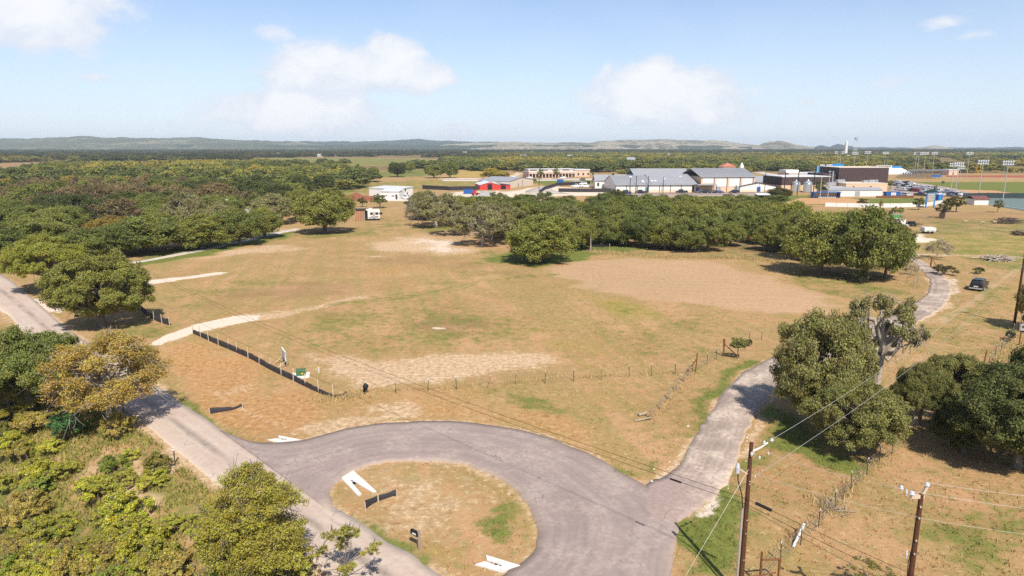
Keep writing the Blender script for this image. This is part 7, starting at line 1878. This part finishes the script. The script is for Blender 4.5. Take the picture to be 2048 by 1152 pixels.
for i, (px, py, c, rowname) in enumerate(lot):
    kind = random.Random(i).choice(['pickup', 'suv', 'car', 'pickup']); b = G(px, py); lab = '%s %s parked in the %s of the school car park' % (c, {'pickup': 'pickup truck', 'suv': 'SUV', 'car': 'car'}[kind], rowname); g = '%s %s, %s of the car park' % (c, {'pickup': 'pickups', 'suv': 'SUVs', 'car': 'cars'}[kind], rowname)
    rz = R(20) + random.uniform(-.05, .05) + (math.pi if i % 3 else 0)
    if kind not in protos: protos[kind] = vehicle(kind, M['carpaint'], lab, b, rz, g, tint=bodyc[c]); o = protos[kind]
    else: o = dup(protos[kind], b, rz, label=lab, group=g)
    for ch in o.children:
        if ch.name.split('.')[0] in ('body', 'cabin'): ch.color = (*bodyc[c], 1)
for i, (px, py, kind, c, rz, lab) in enumerate([(1153, 374.5, 'pickup', 'white', 1.4, 'white pickup behind the bannered site fence, left one'), (1172, 374.5, 'pickup', 'white', 1.4, 'white pickup behind the bannered site fence, right one'), (1166, 370, 'suv', 'white', 1.5, 'white van-like SUV behind the two white pickups'),
        (815, 398.5, 'pickup', 'white', .9, 'white pickup parked in front of the two-storey metal building'), (1363, 386, 'pickup', 'black', 1.5, 'dark vehicle below the canopy of the gymnasium'), (1402, 386, 'car', 'grey', 1.5, 'grey car parked before the gymnasium left bay'), (1409, 386.5, 'suv', 'black', 1.4, 'black SUV parked before the left roller door'), (1428, 386.5, 'car', 'black', 1.6, 'black car parked before the second gymnasium bay'),
        (1437, 386.5, 'car', 'blue', 1.5, 'blue car parked before the third gymnasium bay'), (1468, 386.5, 'suv', 'black', 1.3, 'black SUV parked at the right roller door'), (1252, 387.5, 'pickup', 'blue', .6, 'blue pickup at the left end of the long hall'), (1282, 387, 'pickup', 'black', 1.4, 'dark pickup near the double door of the long hall'),
        (1026, 358, 'suv', 'white', 1.5, 'white van on the school drive near the yellow tree'), (1058, 357.3, 'car', 'white', 1.5, 'white car at the left end of the long school wing'), (1126, 357, 'car', 'white', 1.5, 'white car in front of the long school wing')]):
    o = dup(protos[kind], G(px, py), rz, label=lab)
    if 'group' in o: del o['group']
    for ch in o.children:
        if ch.name.split('.')[0] in ('body', 'cabin'): ch.color = (*bodyc[c], 1)


def trailer(name, lab, px, py, w_px, hh, m, rz, detail=None, cat='trailer', depth=2.3, low=False):
    b = G(px, py); w = w_px * mpp(b) / 2; o = thing(name, lab, cat, b, rz)
    z0 = .55
    MB().prism_y([(-w, z0), (w * .9, z0), (w, z0 + .25), (w, hh - .25), (w * .93, hh), (-w * .95, hh), (-w, hh - .2)][::-1], 0, depth).build('body', m, o)
    for s in (0, depth):
        for k in (-.5, .5): t_ = MB().tube([(k, s - .02 if s == 0 else s - .2, .33), (k, s + .18 if s == 0 else s, .33)], .33, 12).build('wheel', M['rubber'], o)
    MB().tube([(w, depth / 2, .5), (w + 1.2, depth / 2, .45)], .06, 6).build('tow_bar', M['black'], o); MB().box(-w + .05, w - .05, .08, depth - .08, .42, .56).build('chassis', M['black'], o)
    return o, w, z0


o, w, z0 = trailer('travel_trailer', 'white travel trailer with dark stripes and a black rear end', 745, 441, 30, 3.2, M['white'], R(12))
MB().box(-w - .05, -w + .9, -.03, 2.33, .6, 3.0).build('dark_end', M['black'], o); [MB().box(x, x + .9, -.05, .02, 1.7, 2.4).build('window', M['glass'], o) for x in (-.6, .9, 2.1)]
MB().box(.1, .75, -.06, .02, .7, 2.5).build('door', M['conduit'], o); [MB().box(-w + 1.1 + k * .8, w - .5 + k * .1, -.045, .01, .85 + k * .28, .98 + k * .28).build('stripe', M['print'], o) for k in range(2)]
MB().box(-1, 0, .5, 1.6, 3.2, 3.5).build('roof_unit', M['white'], o)
b = G(721, 442); o = thing('wooden_hut', 'narrow weathered wooden hut left of the travel trailer', 'hut', b, R(8)); w = 9 * mpp(b)
for i in range(8): MB().box(-w + i * 2 * w / 8 + .02, -w + (i + 1) * 2 * w / 8 - .02, 0, 3, 0, 3.0 + i * .03).build('board', M['wood'] if i % 2 else M['brick'], o)
MB().box(-w - .2, w + .3, -.3, 3.3, 3.3, 3.45).build('roof', M['brown'], o); MB().box(w + .5, w + 3.2, 2, 4, 2.2, 2.4).build('side_roof', M['brown'], o); [MB().box(x, x + .12, 2, 2.12, 0, 2.2).build('post', M['wood'], o) for x in (w + .6, w + 3.0)]
trailer('cargo_trailer', 'small white box trailer half hidden behind the big clump of oaks', 1804, 455, 13, 2.3, M['white'], R(5))
o, w, z0 = trailer('popup_camper', 'low white folding camper alone on the far pasture', 1860, 467.5, 22, 1.5, M['white'], R(-6)); MB().box(-w + .3, w - .3, -.03, .02, .75, .85).build('stripe', M['conduit'], o)
b = G(1826, 453); o = thing('flat_trailer', 'low black flat trailer loaded with dark gear beside the white box trailer', 'trailer', b, R(4)); MB().box(-2.6, 2.6, 0, 2, .5, .65).build('deck', M['black'], o); MB().tube([(2.6, 1, .55), (3.8, 1, .5)], .06, 6).build('tow_bar', M['black'], o)
for k in (-.5, .5): MB().tube([(k, -.15, .33), (k, .1, .33)], .33, 12).build('wheel', M['rubber'], o)
MB().box(-.7, .9, .4, 1.6, .65, 1.3).build('load', M['black'], o); MB().box(-2.4, -1.2, .3, 1.7, .65, 1.0).build('load', M['print'], o)
b = G(972, 392); o = thing('site_container', 'pale grey open container in the building yard beside the red machine', 'container', b, .1); MB().box(-2.6, 2.6, 0, 2.2, 0, .12).build('floor_plate', M['steel'], o); [MB().box(*q).build('side', M['steel'], o) for q in ((-2.6, 2.6, 0, .08, .12, 1.9), (-2.6, 2.6, 2.12, 2.2, .12, 1.9), (-2.6, -2.52, .08, 2.12, .12, 1.9), (2.52, 2.6, .08, 2.12, .12, 1.9))]
[MB().box(-2.4 + i * .8, -2.3 + i * .8, -.07, 0, .1, 1.9).build('rib', M['steel'], o) for i in range(7)]
b = G(951, 391); o = thing('red_loader', 'small red loader with a raised arm in the building yard', 'loader', b, .4); MB().box(-.9, .9, 0, 2.2, .5, 1.2).build('chassis', M['red'], o); MB().box(-.6, .6, .9, 2.0, 1.2, 2.3).build('cab', M['red'], o); MB().tube([(-.5, 1.4, 1.6), (.4, -.4, 2.3), (.8, -1.2, 1.0)], .16, 6).build('arm', M['red'], o); MB().box(.2, 1.4, -1.7, -1.1, .6, 1.1).build('bucket', M['black'], o)
[MB().tube([(s * .75, y, .45), (s * 1.0, y, .45)], .45, 12).build('wheel', M['rubber'], o) for s in (-1, 1) for y in (.3, 1.8)]


# ---- deer grazing on the far pasture
def deer(px, py, lab, rz, head_down):
    b = G(px, py); o = thing('deer', lab, 'deer', b, rz); mb = MB()
    me = bpy.data.meshes.new('deer_body'); vs = [(0, 0, .78), (-.35, 0, .80), (.35, 0, .80), (.62, 0, .98 if not head_down else .70), (.78, 0, 1.25 if not head_down else .35), (.98, 0, 1.22 if not head_down else .18), (-.55, 0, .78), (-.66, 0, .68)]
    es = [(0, 1), (0, 2), (2, 3), (3, 4), (4, 5), (1, 6), (6, 7)]; rad = [.19, .19, .18, .10, .085, .045, .10, .03]
    for (x, s) in ((-.42, 1), (-.42, -1), (.38, 1), (.38, -1)):
        i = len(vs); back = x < 0
        vs += [(x, s * .12, .66), (x + (.07 if back else .01), s * .12, .46), (x - (.06 if back else -.01), s * .12, .24), (x, s * .12, .0)]; es += [(1 if back else 2, i), (i, i + 1), (i + 1, i + 2), (i + 2, i + 3)]; rad += [.10, .065, .035, .03]
    me.from_pydata(vs, es, []); q = link_mesh('body', me, o); me.materials.append(M['deer'])
    import bmesh
    bm = bmesh.new(); bm.from_mesh(me); sk = bm.verts.layers.skin.verify()
    for v_, r_ in zip(bm.verts, rad): v_[sk].radius = (r_, r_)
    bm.verts.ensure_lookup_table(); bm.verts[0][sk].use_root = True; bm.to_mesh(me); bm.free()
    q.modifiers.new('skin', 'SKIN')
    q.modifiers.new('sub', 'SUBSURF').levels = 1
    hx = .84; hz_ = 1.34 if not head_down else .40
    for s in (-1, 1): MB().hexa([(hx - .05, s * .05, hz_ - .03), (hx + .02, s * .05, hz_ - .03), (hx + .02, s * .09, hz_ - .03), (hx - .05, s * .09, hz_ - .03)], [(hx - .06, s * .16, hz_ + .09), (hx - .03, s * .16, hz_ + .09), (hx - .03, s * .18, hz_ + .09), (hx - .06, s * .18, hz_ + .09)]).build('ear', M['deer'], o)
    MB().tube([(-.66, 0, .70), (-.74, 0, .56)], [.05, .02], 6).build('tail', M['white'], o)


deer(1931, 447.5, 'pale deer on the far pasture, the one farthest left', R(170), False); deer(1965, 449, 'pale deer grazing head down on the far pasture, the middle one', R(200), True); deer(1989, 448.5, 'pale deer next to the dark brush heap', R(185), False)

# ================================================================ air
HZ = bpy.data.materials.new('summer_haze'); HZ.use_nodes = True; t = HZ.node_tree; t.nodes.clear()
pv = nd(t, 'ShaderNodeVolumePrincipled'); pv.inputs['Color'].default_value = (.78, .89, 1.0, 1); pv.inputs['Density'].default_value = 9.5e-5; pv.inputs['Anisotropy'].default_value = 0.0
to = nd(t, 'ShaderNodeOutputMaterial'); t.links.new(pv.outputs[0], to.inputs['Volume'])
hz_top = max(120.0, max((o.matrix_world @ Vector(c)).z for o in bpy.data.objects if o.type == 'MESH' and o.name.startswith('hills') for c in o.bound_box) + 10)
ho = MB().box(-8600, 8600, -500, 8500, -9.0, hz_top).build('haze', HZ); tag(ho, 'pale blue summer haze over the whole valley', 'haze', kind='stuff')
